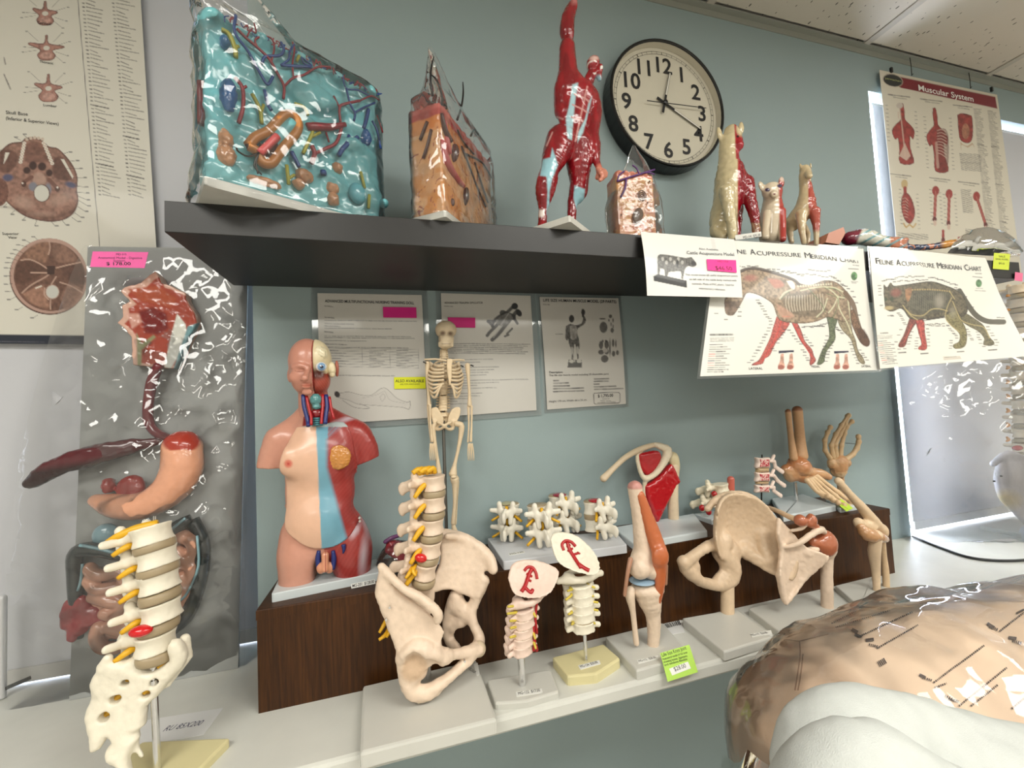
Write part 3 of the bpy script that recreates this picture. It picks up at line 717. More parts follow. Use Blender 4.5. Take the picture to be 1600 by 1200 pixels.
    # three vertebrae with captions
    for cx, cy, k, wide in ((61, 22, 1.0, 0.8), (63, 76, 1.05, 1.15), (66, 139, 1.15, 0.9)):
        p.poly([(cx-2,cy-20*k),(cx+2,cy-20*k),(cx+4,cy-8*k),(cx+22*wide,cy-5),(cx+24*wide,cy-1),(cx+10,cy+3),(cx+14*k,cy+10*k),(cx+8*k,cy+17*k),(cx-8*k,cy+17*k),(cx-14*k,cy+9*k),(cx-10,cy+2),(cx-24*wide,cy-6),(cx-22*wide,cy-10),(cx-5,cy-8*k)], (172, 128, 116), smooth=3, tex=0.3, edge=((96, 60, 54), 2.2))
        p.ell(cx, cy-1, 5, 3.6, (218, 212, 200)); p.ell(cx, cy+10*k, 9*k, 5*k, (190, 150, 138), tex=0.3)
        for dx, dy in ((-22, -20), (18, -18), (26, -8), (24, 8), (20, 16), (-26, 4), (-24, -2)): p.line([(cx+dx*0.6, cy+dy*0.6), (cx+dx*1.25, cy+dy*1.25)], 0.6, ink, 0.7); p.ticks([(cx+dx*1.4, cy+dy*1.35)], w=3)
    # column rule, text columns
    p.line([(113, -4), (148, 386)], 1.0, (60, 58, 55)); p.line([(110, -45), (113, -4)], 1.0, (60, 58, 55))
    for x0, x1, n0, s in ((122, 163, 0, 3), (172, 212, 0, 8)):
        for i in range(57):
            y = -38+i*6.1; lean = 0.088*(y+38); 
            if (s == 3 and i in (33, 48)) or (s == 8 and i in (41, 51)): p.greek(x0+lean-6, y, x0+lean+24, y+6, 2.2, (40, 38, 36), 0.9, i); continue
            if y > 322: break
            p.greek(x0+lean-5, y, x0+lean-2, y+0.5, 1.8, (50, 48, 46), 0.9, i); p.greek(x0+lean+1, y, x0+lean+random.Random(i*s).uniform(14, 34), y+6.0*0.9, 1.5, (84, 80, 76), 0.8, i+s)
    p.poly([(-105, 521), (254, 526), (254, 541), (-105, 536)], (30, 36, 52)); p.greek(-30, 533, 60, 534, 1, (150, 150, 160), 0.4)
    p.greek(-2, 116, 8, 140, 2.2, ink); p.greek(-2, 90, 0, 100, 2, ink)
    o = p.build('skull_chart', poster_m); tag(o, 'tall skull and vertebra anatomy chart hanging on the left blind', 'poster')
    for s_, a, b_, h in (('Skull Base', (1, 178), (34, 181), 5.5), ('(Inferior & Superior Views)', (1, 187), (82, 196), 5.5), ('Cervical', (49, 37), (70, 40), 4.2), ('Thoracic', (52, 98), (74, 101), 4.2), ('Lumbar', (58, 166), (79, 168), 4.2), ('Superior', (-4, 367), (21, 367), 4.2), ('View', (5, 373), (18, 373), 4.2)):
        p.txt(s_, *a, *b_, h, ink_m)
skull_chart()

# ---- muscle chart over the right window
def muscle_chart():
    p = Paper([(1374, 109), (1558, 148), (1601, 458), (1407, 440)], -0.012, step=1.15, base=(224, 217, 200))
    k = cr(1370, 100, 4.0); red = (158, 62, 58); dr = (104, 38, 38); pal = (214, 188, 172); ink = (70, 62, 58)
    p.poly(k((60,62),(740,205),(752,275),(150,145),(90,120)), (128, 22, 40))
    p.ell(*k((97,100))[0], 15.5, 9.5, (200, 186, 168), ang=14); p.ell(*k((97,100))[0], 14.5, 8.6, (30, 36, 40), ang=14)
    def torso(cx, w, top, bot, lean):
        p.poly(k(*[(cx+a*w+lean*t, top+(bot-top)*t) for a, t in ((-.12,0),(.12,0),(.2,.14),(.18,.26),(.62,.36),(.9,.46),(.72,.6),(.5,.55),(.45,.75),(.62,1),(-.55,1),(-.5,.75),(-.55,.58),(-.8,.6),(-1,.45),(-.6,.34),(-.2,.26),(-.22,.12))]), red, smooth=3, tex=0.35, edge=(dr, 1.6))
    torso(150, 72, 240, 605, 30); torso(350, 70, 268, 655, 45)
    p.ell(*k((138,252))[0], 5, 4.5, (206, 196, 184)); p.line(k((140,270),(155,400),(172,560)), 1.5, pal, 0.9); p.poly(k((135,560),(170,480),(205,560),(180,590)), pal, 0.9); p.line(k((130,290),(132,330)), 1.2, pal)
    p.poly(k((365,400),(420,395),(440,470),(430,640),(365,630)), dr, 0.6, smooth=3)
    for j in range(9): p.line(k((368, 405+j*17), (395, 398+j*19), (425, 412+j*20)), 1.0, (222, 196, 180), 0.9, smooth=3)
    p.line(k((362, 480), (372, 630)), 4, (196, 160, 146), 0.8)
    p.poly(k((495,310),(520,300),(570,310),(590,330),(592,440),(570,480),(530,475),(505,440)), red, smooth=3, tex=0.4, edge=(dr, 2)); p.ell(*k((547,410))[0], 6, 12, (176, 120, 96), tex=0.3); p.poly(k((512,470),(530,490),(560,500),(590,480),(605,520),(590,490),(560,510),(520,490),(518,525)), (196, 170, 140), smooth=2)
    # lower row
    p.ell(*k((168,735))[0], 5, 7, (200, 176, 130)); p.line(k((172,760),(172,800)), 5, red); p.poly(k((160,800),(190,795),(220,850),(232,930),(205,985),(170,960),(150,890),(150,830)), red, smooth=3, tex=0.4, edge=(dr, 1.5))
    for j in range(7): p.line(k((155, 830+j*18), (175, 822+j*20), (190, 840+j*18)), 0.8, (216, 188, 170), 0.8)
    p.line(k((165,985),(180,1010),(200,990),(220,1010),(238,985)), 2, (196, 160, 100), smooth=2)
    for x0, y0, x1, y1 in ((358,755,352,975),(442,775,438,1000),(614,790,672,1010)):
        p.ell(*k((x0, y0+22))[0], 5.5, 7.5, red, tex=0.3); p.line(k((x0, y0+25), ((x0+x1)/2, (y0+y1)/2), (x1, y1-20)), 4.4, red); p.line(k((x0, y0+25), ((x0+x1)/2, (y0+y1)/2), (x1, y1-20)), 1.0, (206, 140, 126), 0.7); p.ell(*k((x1, y1-18))[0], 3.2, 4, dr); p.ell(*k((x1+2, y1+6))[0], 2.5, 4.5, pal)
    for x0, y0, x1, y1 in ((405,1030,405,1120),(504,1075,500,1140),(622,1020,632,1085)): p.line(k((x0, y0), (x1, y1)), 4, red); p.ell(*k((x1, y1-25))[0], 3, 6, dr)
    # captions and columns
    for x, y, w in ((70,185,130),(265,212,140),(470,250,120),(85,672,120),(320,695,130),(500,720,130)): p.greek(*k((x, y))[0], *k((x+w, y+w*0.12))[0], 1.6, ink, 0.8); p.greek(*k((x+30, y+16))[0], *k((x+w-20, y+16+w*0.09))[0], 1.2, ink, 0.7)
    for x0, y0, n, w in ((508,545,9,130),(515,600,8,125),(515,770,22,65),(130,1045,6,180),(545,1020,10,50)):
        for j in range(n): p.greek(*k((x0+j*0.7, y0+j*6.8))[0], *k((x0+w+j*0.7, y0+j*6.8+w*0.06))[0], 0.9, (96, 90, 84), 0.75, j)
    for x0, x1, y0 in ((600,660,275),(690,745,288)):
        for j in range(96):
            y = y0+j*9; lean = (y-y0)*0.105
            if y > 1180: break
            bold = j % 26 == 24
            p.greek(*k((x0+lean, y))[0], *k((x0+lean+random.Random(j+x0).uniform(34, 60), y+4))[0], 1.8 if bold else 1.0, (60, 54, 50) if bold else (104, 98, 90), 0.8, j)
    rs = random.Random(4)
    for bx, by, n, dx in ((60,250,10,0),(235,290,10,0),(290,320,14,0),(450,330,14,0),(140,770,10,0),(245,800,10,0),(325,770,10,0),(385,790,9,0),(410,800,9,0),(478,800,9,0)):
        for j in range(n): x, y = k((bx+j*1.5, by+j*24))[0]; p.ticks([(x, y)], (110, 104, 98), 3, 0.9)
    o = p.build('muscle_chart', poster_m); tag(o, 'Muscular System wall chart with dark red title band, hung from the ceiling', 'poster')
    p.txt('Muscular System', *k((250, 160))[0], *k((595, 232))[0], 9.5, white_ink, bold=0.02)
    p.txt('permachart', *k((50, 92))[0], *k((146, 112))[0], 3.2, M('logo_green', (190, 196, 130), 0.6))
    wire = M('hook_wire', (60, 60, 58), 0.4, metal=0.8)
    for hx, hy, ty in ((1420, 84, 118), (1512, 106, 138)):
        a = p.w(hx+3, ty); c = np.array([a[0], -0.012, CE-0.004])
        V, F = tube([c, (c+a)/2+[0.002, 0, 0], a, a+[0.004, -0.002, 0.006]], 0.0011, 6); mesh('hook', V, F, wire, o)
    for hx, hy in ((1391, 112), (1548, 142)):
        a = p.w(hx, hy, 0.002); MB().box(a-[0.004, 0.003, 0.004], a+[0.004, 0.003, 0.012]).build('clip', M('black_plastic', (18, 18, 20), 0.4), o)
muscle_chart()

# ---- three laminated data sheets on the wall below the shelf
lam_edge = film('laminate_film', milk=0.10, scale=8, strength=0.25)
def laminate(p, o, pad):
    """clear film a little larger than the paper, following it just behind"""
    L1 = np.linalg.norm(p.W[1]-p.W[0]); L2 = np.linalg.norm(p.W[3]-p.W[0]); nu, nv = 14, 12
    U, V = np.meshgrid(np.linspace(-pad/L1, 1+pad/L1, nu), np.linspace(-pad/L2, 1+pad/L2, nv)); P = p.wuv(U, V).reshape(-1, 3)-p.n*0.0008
    i = np.arange(nu*nv).reshape(nv, nu); F = np.stack([i[:-1, :-1], i[1:, :-1], i[1:, 1:], i[:-1, 1:]], -1).reshape(-1, 4)
    mesh('laminate_border', P, F, lam_edge, o, smooth=True)
def sheets():
    k = cr(480, 440, 3.077)
    p = Paper([(496, 458), (659, 461), (668, 653), (502, 663)], -0.003, base=(206, 203, 196), bend=lambda u, v: 0.003*np.sin(v*3.1)+0.002*v)
    for (x, y, w, h, b_) in ((85,117,38,1.3,1),(85,172,48,1.3,1),(85,187,440,1.2,0),(85,202,145,1.2,1),(85,213,75,1.2,1),(85,224,320,1.2,0),(85,241,40,1.3,1),(85,262,420,1.2,0),(85,270,430,1.2,0),(85,283,200,1.2,0),(85,300,105,1.3,1),(85,316,400,1.2,0),(130,450,290,1.2,0)):
        p.greek(*k((x, y))[0], *k((x+w, y+4))[0], h, (60, 60, 62) if b_ else (90, 90, 92), 0.85, x)
    for r in range(8): p.line(k((88, 328+r*12.5-8), (535, 328+r*12.5)), 0.5, (110, 110, 112), 0.8)
    for x in (88, 265, 398, 535): p.line(k((x, 322), (x, 416)), 0.5, (110, 110, 112), 0.8)
    for r in range(7):
        for x in (100, 290, 420): p.greek(*k((x+10, 331+r*12.5))[0], *k((x+50+((r*37+x) % 50), 332+r*12.5))[0], 1.1, (90, 90, 92), 0.8, r)
    g = (120, 118, 116)
    for q, w in (([(135,530),(165,535),(200,530),(260,545),(310,545),(370,510),(430,560),(480,580),(495,575),(490,612),(460,605),(400,600),(330,595),(250,590),(200,570),(150,555),(135,530)],0.8),([(170,570),(230,605),(300,608),(250,585)],0.7),([(265,560),(330,545),(375,525)],0.6),([(375,530),(400,570),(470,585)],0.6),([(350,555),(365,540),(375,555),(360,575),(350,555)],0.8)): p.line(k(*q), w, g, 0.9, smooth=4)
    p.poly(k((135,530),(165,535),(200,530),(260,545),(310,545),(370,510),(430,560),(490,590),(460,605),(330,595),(250,590),(150,555)), (196, 192, 186), 0.5, soft=2); p.ell(*k((145,542))[0], 4, 5, (60, 58, 58), ang=-30)
    o = p.build('data_sheet', paper_m); tag(o, 'laminated nursing training doll sheet with a sketch of a lying figure', 'sign', 'data sheets under the shelf'); laminate(p, o, 0.012)
    p.txt('ADVANCED MULTIFUNCTIONAL NURSING TRAINING DOLL', *k((86, 100))[0], *k((514, 110))[0], 4.4, ink_m, bold=0.02)
    pk = sticker('price_tag', 'pink price tag on the nursing doll sheet', 'tag', k((364,122),(524,124),(526,175),(366,173)), -0.0075, (214, 20, 130))
    ylw = sticker('price_tag', 'yellow ALSO AVAILABLE tag between two wall sheets', 'tag', k((417,460),(568,458),(570,514),(419,516)), -0.0085, (222, 226, 20), [('ALSO AVAILABLE', k((424, 484))[0], k((562, 484))[0], 4.2, ink_m, 0.02), ('ASK FOR ASSISTANCE', k((446, 497))[0], k((540, 496))[0], 2.2, ink_m)])
    # trauma simulator
    p = Paper([(689, 458), (829, 462), (838, 641), (694, 651)], -0.003, base=(206, 203, 196), bend=lambda u, v: 0.002*np.sin(v*3.1)+0.002*v)
    bk = (62, 62, 64)
    p.greek(*k((660, 118))[0], *k((700, 119))[0], 1.3, (60, 60, 60))
    for q, w in (([(990,120),(950,160),(920,200),(880,240),(866,258)],5),([(1010,140),(960,200),(920,250),(890,278)],6),([(940,150),(990,170)],9),([(900,190),(870,190)],5),([(870,190),(895,215)],4),([(990,170),(1010,200)],4),([(950,150),(905,180),(890,215)],4),([(960,250),(985,225)],3),([(950,262),(968,255)],3)): p.line(k(*q), w, bk, 0.9, smooth=3)
    p.ell(*k((998,118))[0], 5, 5, (50, 50, 52)); p.ell(*k((1018,150))[0], 4, 6, (50, 50, 52), ang=-30); p.poly(k((905,185),(960,150),(990,175),(950,215),(915,205)), (120, 118, 116), 0.9, smooth=2, tex=0.4)
    p.line(k((970, 150), (905, 250)), 1.2, (190, 188, 184), 0.7); p.line(k((940, 210), (896, 268)), 1.2, (190, 188, 184), 0.7)
    for j in range(6): p.greek(*k((655, 296+j*9))[0], *k((1070-((j*53) % 40), 300+j*9))[0], 1.2, (90, 90, 92), 0.85, j)
    p.greek(*k((655, 366))[0], *k((710, 367))[0], 1.4, (50, 50, 52))
    for j, w in enumerate((240, 170, 0, 260, 240, 210, 200, 120, 400, 260, 160, 250, 0, 180, 170, 130, 60, 130)):
        if w: p.greek(*k((660, 376+j*12.5))[0], *k((660+w, 376+j*12.5-w*0.02))[0], 1.2, (96, 96, 98), 0.8, j)
    o = p.build('data_sheet', paper_m); tag(o, 'laminated trauma simulator sheet behind the small skeleton', 'sign', 'data sheets under the shelf'); laminate(p, o, 0.012)
    p.txt('ADVANCED TRAUMA SIMULATOR', *k((660, 107))[0], *k((846, 107))[0], 3.4, ink_m)
    sticker('price_tag', 'pink price tag beside the skeleton skull', 'tag', k((676,172),(808,174),(808,222),(678,220)), -0.0075, (206, 16, 120))
    # muscle model sheet
    k = cr(840, 455, 6.313)
    p = Paper([(843, 464), (966, 466), (978, 631), (855, 640)], -0.003, base=(206, 203, 196), bend=lambda u, v: 0.004*np.sin(v*3.1))
    gr = (98, 96, 94)
    p.ell(*k((333,275))[0], 4, 6, (72, 70, 70)); p.poly(k((275,350),(320,325),(370,340),(430,320),(445,270),(435,240),(455,240),(475,290),(450,335),(395,370),(390,420),(405,490),(410,560),(395,600),(400,660),(385,670),(375,560),(360,520),(350,600),(345,680),(330,690),(330,600),(305,520),(300,470),(290,490),(270,470)), gr, smooth=2, tex=0.5, ts=0.5)
    p.line(k((445,250),(445,185)), 3, (72, 70, 70)); p.ell(*k((448,210))[0], 3, 5, (72, 70, 70)); p.poly(k((315,345),(375,345),(390,430),(360,480),(320,470)), (176, 172, 166), 0.7, smooth=2, tex=0.4); p.ell(*k((335,590))[0], 2, 6, (190, 188, 182)); p.ell(*k((390,585))[0], 2, 6, (190, 188, 182))
    p.poly(k((300,680),(430,680),(432,755),(290,758)), gr); p.ell(*k((330,695))[0], 4, 2.5, (200, 198, 190)); p.ell(*k((405,695))[0], 4, 2.5, (200, 198, 190)); p.line(k((362, 540), (362, 700)), 1, (200, 198, 192))
    for x, y, a, c in ((645,360,38,55),(730,390,16,25),(715,250,16,18),(740,290,6,22),(700,290,6,14),(637,275,30,8),(720,330,6,20),(740,350,6,18),(620,605,28,24),(655,670,36,36),(675,600,22,28),(620,535,20,40),(675,530,22,40),(637,497,10,14),(668,495,10,12),(707,560,7,85),(738,515,12,38),(765,520,7,38),(742,620,16,28),(780,610,14,24)): p.ell(*k((x, y))[0], a/6.3, c/6.3, (70, 68, 68) if a > 5 else gr, tex=0.5, alpha=0.85)
    p.ell(*k((662,590))[0], 4, 3, (190, 186, 180)); p.greek(*k((175, 428))[0], *k((245, 427))[0], 1.6, (60, 60, 60)); p.greek(*k((55, 132))[0], *k((115, 134))[0], 1.4, (60, 60, 60))
    for x, y, w in ((155,885,50),(155,910,145),(155,938,155),(155,965,295),(155,992,300),(555,868,145),(555,893,150),(555,918,50),(555,945,225),(560,970,280)): p.greek(*k((x, y))[0], *k((x+w, y-w*0.03))[0], 2.0, (66, 66, 68), 0.85, x)
    p.line(k((560,1005),(795,998),(808,1010),(812,1090),(800,1102),(570,1115),(555,1100),(552,1020),(560,1005)), 0.9, (30, 30, 32)); p.greek(*k((640,1062))[0], *k((705,1060))[0], 1.3); p.greek(*k((622,1082))[0], *k((720,1080))[0], 1.3); p.greek(*k((595,1102))[0], *k((765,1094))[0], 1.6)
    o = p.build('data_sheet', paper_m); tag(o, 'laminated life size human muscle model sheet, rightmost under the shelf', 'sign', 'data sheets under the shelf'); laminate(p, o, 0.008)
    p.txt('LIFE SIZE HUMAN MUSCLE MODEL (29 PARTS)', *k((52, 103))[0], *k((772, 118))[0], 4.4, ink_m, bold=0.02)
    p.txt('Description:', *k((108, 812))[0], *k((243, 810))[0], 3.2, ink_m, bold=0.02); p.txt('The life size muscle model including 29 dissectible parts', *k((108, 842))[0], *k((695, 826))[0], 3.0, ink_m)
    p.txt('Height: 170 cm, Width: 66 x 34 cm', *k((110, 1098))[0], *k((480, 1080))[0], 3.0, ink_m); p.txt('$ 1,795.00', *k((592, 1048))[0], *k((742, 1040))[0], 4.6, ink_m, bold=0.02)
sheets()

# ---- charts hanging on the front of the shelf
def horse_chart():
    k = cr(1090, 380, 5.517)
    p = Paper([(1121, 374), (1349, 389), (1376, 578), (1094, 588)], [-0.2615, -0.2615, -0.278, -0.300], step=1.0, base=(228, 226, 218), bend=lambda u, v: 0.006*np.sin(v*3.1)*np.sin(u*4))
    bd = (150, 130, 108); dk = (84, 66, 54); rd = (176, 88, 80); gn = (96, 104, 80); ink = (60, 60, 60)
    # far legs, near legs
    leg = lambda pts, col, e: p.poly(k(*pts), col, smooth=3, tex=0.45, ts=0.6, edge=(e, 1.4))
    leg([(650,600),(760,640),(730,720),(650,830),(600,950),(560,980),(540,1030),(455,1045),(460,1025),(510,990),(560,880),(600,780),(620,700)], rd, (120, 40, 40))
    leg([(770,640),(830,660),(870,740),(900,820),(960,890),(980,950),(1000,1000),(960,1045),(945,1030),(940,930),(860,820),(810,720)], (170, 84, 78), (90, 46, 46))
    leg([(1090,600),(1190,600),(1170,700),(1170,800),(1100,900),(1080,970),(1075,1010),(1040,1040),(1010,1035),(1015,1010),(1050,900),(1110,790),(1110,700)], gn, (58, 64, 50))
    leg([(1190,600),(1300,560),(1330,720),(1360,800),(1380,900),(1420,960),(1440,1020),(1420,1035),(1380,1000),(1345,900),(1310,790),(1240,720),(1200,650)], (140, 128, 104), (74, 74, 58))
    # body, neck, head
    p.poly(k((225,470),(240,420),(300,330),(330,250),(400,205),(480,198),(600,225),(760,270),(860,320),(960,330),(1080,290),(1200,310),(1290,390),(1320,480),(1320,590),(1250,640),(1190,620),(1100,600),(1000,640),(880,660),(780,655),(690,640),(650,590),(620,500),(560,450),(480,410),(410,400),(380,450),(330,540),(290,590),(235,570)), bd, smooth=3, tex=0.5, ts=0.35, edge=(dk, 2.4))
    p.poly(k((230,470),(350,470),(330,540),(290,585),(240,560)), (112, 92, 80), 0.8, smooth=2, tex=0.5)
    p.line(k((330,240),(400,205),(500,200),(650,240),(800,290),(850,330)), 4.5, (66, 52, 46), 0.9, smooth=4); p.poly(k((580,280),(680,290),(720,340),(640,360)), (186, 110, 90), 0.7, smooth=3, soft=3); p.ell(*k((440,275))[0], 10, 5, (178, 110, 100), alpha=0.6, soft=4)
    p.poly(k((700,440),(820,390),(1000,400),(1080,470),(1060,570),(980,600),(840,590),(720,540)), (112, 100, 84), 0.75, smooth=3, soft=4, tex=0.4)
    for j in range(15): p.line(k((735+j*23, 430-j*2), (728+j*24, 490), (745+j*22, 560-j*2)), 1.0, (214, 204, 182), 0.85, smooth=3)
    for j in range(14): p.ell(*k((840+j*23, 345-j*2))[0], 1.6, 1.4, (210, 204, 180))
    p.poly(k((740,300),(790,300),(815,340),(800,375),(770,350)), (222, 218, 208), smooth=3); p.line(k((790,370),(720,400),(680,450)), 2.6, (200, 190, 166), smooth=3); p.line(k((690,450),(760,390)), 1.2, (90, 110, 80))
    for q in (((1080,340),(1150,380),(1200,420),(1260,430)),((1200,420),(1160,500),(1110,560)),((1200,430),(1210,520),(1280,640),(1320,740)),((1290,430),(1310,560),(1320,640)),((1100,440),(1060,540),(1000,600)),((860,380),(1000,350),(1150,345),(1250,380))): p.line(k(*q), 2.0, (206, 204, 172), 0.85, smooth=4)
    for q in (((1100,400),(1200,440),(1180,540),(1130,640)),((1080,360),(1180,360),(1260,420)),((930,360),(1040,480),(1080,560))): p.line(k(*q), 1.0, (80, 110, 72), 0.9, smooth=4)
    for q in (((690,640),(640,800),(540,1000)),((800,670),(880,830),(960,960)),((700,600),(760,600))): p.line(k(*q), 1.2, (206, 60, 52), 0.85, smooth=4)
    p.poly(k((650,490),(740,540),(800,600),(720,620),(660,560)), (196, 150, 128), 0.6, smooth=3, soft=3)
    p.line(k((1270,390),(1340,480),(1370,600),(1400,700)), 8, (110, 88, 70), 0.95, smooth=4); p.poly(k((1310,540),(1350,530),(1400,660),(1470,760),(1490,830),(1460,862),(1400,820),(1350,720),(1320,640)), (120, 92, 72), smooth=3, tex=0.6, ts=0.8, edge=(70, 50, 40) and ((70, 50, 40), 2))
    p.poly(k((1370,690),(1440,700),(1490,810),(1460,860),(1400,820)), (78, 52, 40), 0.8, smooth=2, soft=3, tex=0.5)
    # acupoint labels around the outline
    rs = random.Random(3)
    for bx, by, ex, ey, n in ((600,205,640,205,2),(640,225,1100,260,14),(680,205,880,260,6),(950,210,1120,215,6),(1130,250,1300,350,9),(1330,380,1370,470,3),(490,455,600,640,10),(600,670,500,900,9),(720,720,660,830,6),(760,720,860,850,6),(880,690,1060,680,9),(500,905,430,1020,5),(880,760,960,860,5),(880,900,930,990,5),(1090,770,1060,960,7),(1140,820,1090,1000,7),(1180,690,1240,740,6),(1300,820,1380,1030,8),(1400,900,1460,990,5),(160,570,160,570,1),(240,625,270,625,1),(340,520,350,600,3),(960,690,1100,650,6),(620,890,640,905,2),(350,180,500,180,5),(1400,570,1405,570,1)):
        for j in range(n):
            f = j/max(1, n-1); x, y = k((bx+(ex-bx)*f+rs.uniform(-6, 6), by+(ey-by)*f+rs.uniform(-6, 6)))[0]; p.ticks([(x, y)], ink, 4.5, 1.5)
    for j in range(12): x = 900+j*30; p.line(k((x, 290-abs(j-7)*2), (x-4, 335)), 0.5, (140, 140, 130), 0.7)
    # legend and hoof insets
    p.greek(*k((112, 757))[0], *k((290, 757))[0], 3, (50, 50, 52)); [p.greek(*k((110, 785+j*11))[0], *k((300, 785+j*11))[0], 1.0, (110, 110, 108), 0.8, j) for j in range(4)]
    for j in range(13):
        x0 = 105-j*2; p.line(k((x0, 848+j*21.5), (x0+50, 848+j*21.5)), 1.0, [(50,50,60), (110,110,100), (110,110,100), (110,110,100), (210,90,80), (210,120,110), (110,110,100), (60,60,90), (190,100,110), (210,120,110), (110,110,100), (70,70,70), (110,110,100)][j]); p.greek(*k((x0+58, 848+j*21.5))[0], *k((x0+110+((j*31) % 70), 846+j*21.5))[0], 1.6, (80, 80, 80), 0.85, j)
    for x in (745, 1232):
        p.poly(k((x-72, 907), (x+60, 903), (x+60, 918), (x-72, 932)), (30, 32, 60))
        for dx in (-42, 36):
            p.poly(k((x+dx-12,940),(x+dx+14,935),(x+dx+18,1010),(x+dx+30,1060),(x+dx+10,1085),(x+dx-30,1080),(x+dx-28,1040),(x+dx-16,1010)), (196, 152, 134), smooth=2, tex=0.35); p.ell(*k((x+dx-4,1062))[0], 5, 4, (160, 96, 84))
    p.line(k((1300,195),(1390,198)), 1.0, (110,110,104)); p.ell(*k((1352,252))[0], 5.2, 6, (96, 140, 90), tex=0.6); p.greek(*k((1325,295))[0], *k((1390,296))[0], 1); p.greek(*k((1330,305))[0], *k((1385,306))[0], 1); p.greek(*k((1340,168))[0], *k((1392,172))[0], 1.4)
    o = p.build('animal_chart', paper_m); tag(o, 'equine acupressure meridian chart with a horse, hung on the shelf front', 'poster', 'charts on the shelf front')
    laminate(p, o, 0.005)
    for s_, a, c, h in (('EQUI', (200, 68), (320, 76), 6.6), ('NE', (335, 78), (410, 84), 7.0), ('A', (448, 88), (494, 90), 9.6), ('CUPRESSURE', (500, 92), (878, 110), 7.0), ('M', (910, 114), (962, 118), 9.4), ('ERIDIAN', (966, 118), (1190, 138), 7.0), ('C', (1222, 142), (1262, 145), 9.0), ('HART', (1266, 145), (1394, 154), 7.0)):
        p.txt(s_, *k(a)[0], *k(c)[0], h, grey_ink)
    for s_, a, c in (('LATERAL', (425, 1085), (540, 1085)), ('MEDIAL', (960, 1068), (1035, 1068)), ('LATERAL', (1405, 1064), (1490, 1066))): p.txt(s_, *k(a)[0], *k(c)[0], 3.8, ink_m)
horse_chart()
def cat_chart():
    k = cr(1355, 385, 6.0)
    p = Paper([(1358, 387), (1543, 402), (1603, 557), (1375, 576)], [-0.2615, -0.2615, -0.315, -0.285], step=1.0, base=(229, 226, 216), bend=lambda u, v: 0.022*np.clip(u+v-1.35, 0, 1)**1.3+0.004*np.sin(u*5))
    fur = (92, 84, 66); dk = (52, 48, 40); tan = (150, 132, 100); rd = (150, 74, 66); ol = (122, 114, 78); ink = (70, 70, 70)
    leg = lambda pts, col, e: p.poly(k(*pts), col, smooth=3, tex=0.5, ts=0.6, edge=(e, 1.4))
    p.line(k((880,380),(960,500),(1040,600),(1140,660),(1270,672)), 8.5, (84, 80, 68), 1, smooth=5); p.ell(*k((1275,672))[0], 3.5, 4.2, (84, 80, 68))
    leg([(900,560),(980,600),(1080,670),(1120,720),(1160,820),(1195,870),(1190,905),(1110,905),(1105,870),(1110,830),(1060,760),(960,700),(900,650)], (104, 98, 74), (64, 60, 46))
    leg([(400,600),(500,620),(440,700),(390,800),(370,880),(340,915),(295,905),(300,870),(340,790),(370,700)], (120, 66, 58), (70, 40, 38))
    leg([(450,640),(530,640),(545,760),(560,840),(572,920),(545,950),(490,940),(490,910),(515,880),(480,760)], (164, 72, 66), (96, 44, 42))
    leg([(745,480),(860,470),(900,560),(900,640),(950,740),(955,850),(930,920),(860,940),(825,920),(830,890),(880,860),(880,780),(800,700),(750,640),(740,560)], ol, (68, 62, 44))
    p.poly(k((150,400),(150,310),(180,335),(215,295),(245,325),(330,320),(430,310),(600,295),(740,330),(850,370),(930,440),(960,560),(900,620),(840,560),(740,600),(700,620),(560,635),(460,640),(390,620),(340,550),(300,530),(230,555),(170,530),(155,460)), fur, smooth=3, tex=0.6, ts=0.4, edge=(dk, 2.6))
    p.poly(k((380,450),(450,380),(600,370),(750,380),(790,450),(740,560),(600,580),(480,590),(400,540)), (76, 74, 62), 0.8, smooth=3, soft=4, tex=0.5)
    for j in range(18): p.line(k((400+j*20, 420-min(j, 8)*4), (395+j*20, 560-abs(j-8)*4)), 0.7, (120, 116, 98), 0.8)
    p.poly(k((350,360),(410,345),(410,400),(380,470),(355,430)), (150, 108, 74), 0.85, smooth=3, tex=0.4); p.ell(*k((265,385))[0], 8, 6, (140, 78, 66), alpha=0.7, soft=4); p.ell(*k((225,440))[0], 3.2, 3.2, (60, 70, 48)); p.ell(*k((200,520))[0], 7, 3, (176, 158, 116), soft=2); p.ell(*k((170,440))[0], 2.4, 3, (60, 70, 48))
    for j in range(16): p.ell(*k((420+j*24, 365-8*math.sin(j/15*3.1)+(j*1.2)))[0], 1.5, 1.2, (160, 140, 92))
    for q in (((360,540),(420,590),(520,600),(600,545),(680,540),(760,560)),((800,440),(760,520),(740,620),(800,700),(880,760)),((810,470),(860,580),(900,650),(1000,690),(1110,720),(1160,830)),((330,500),(400,590),(470,640)),((780,380),(830,450))): p.line(k(*q), 1.6, (176, 160, 112), 0.85, smooth=4)
    p.ell(*k((680,470))[0], 7, 10, (168, 160, 144), alpha=0.6, soft=7); p.ell(*k((815,575))[0], 5, 8, (150, 144, 124), alpha=0.6, soft=6)
    p.line(k((520,650),(740,620)), 1.0, (50, 50, 50)); p.line(k((420,680),(350,860)), 1.1, (190, 90, 80)); p.line(k((490,680),(530,880)), 1.1, (200, 90, 80)); p.line(k((560,640),(730,612)), 2, (60, 56, 48))
    rs = random.Random(8)
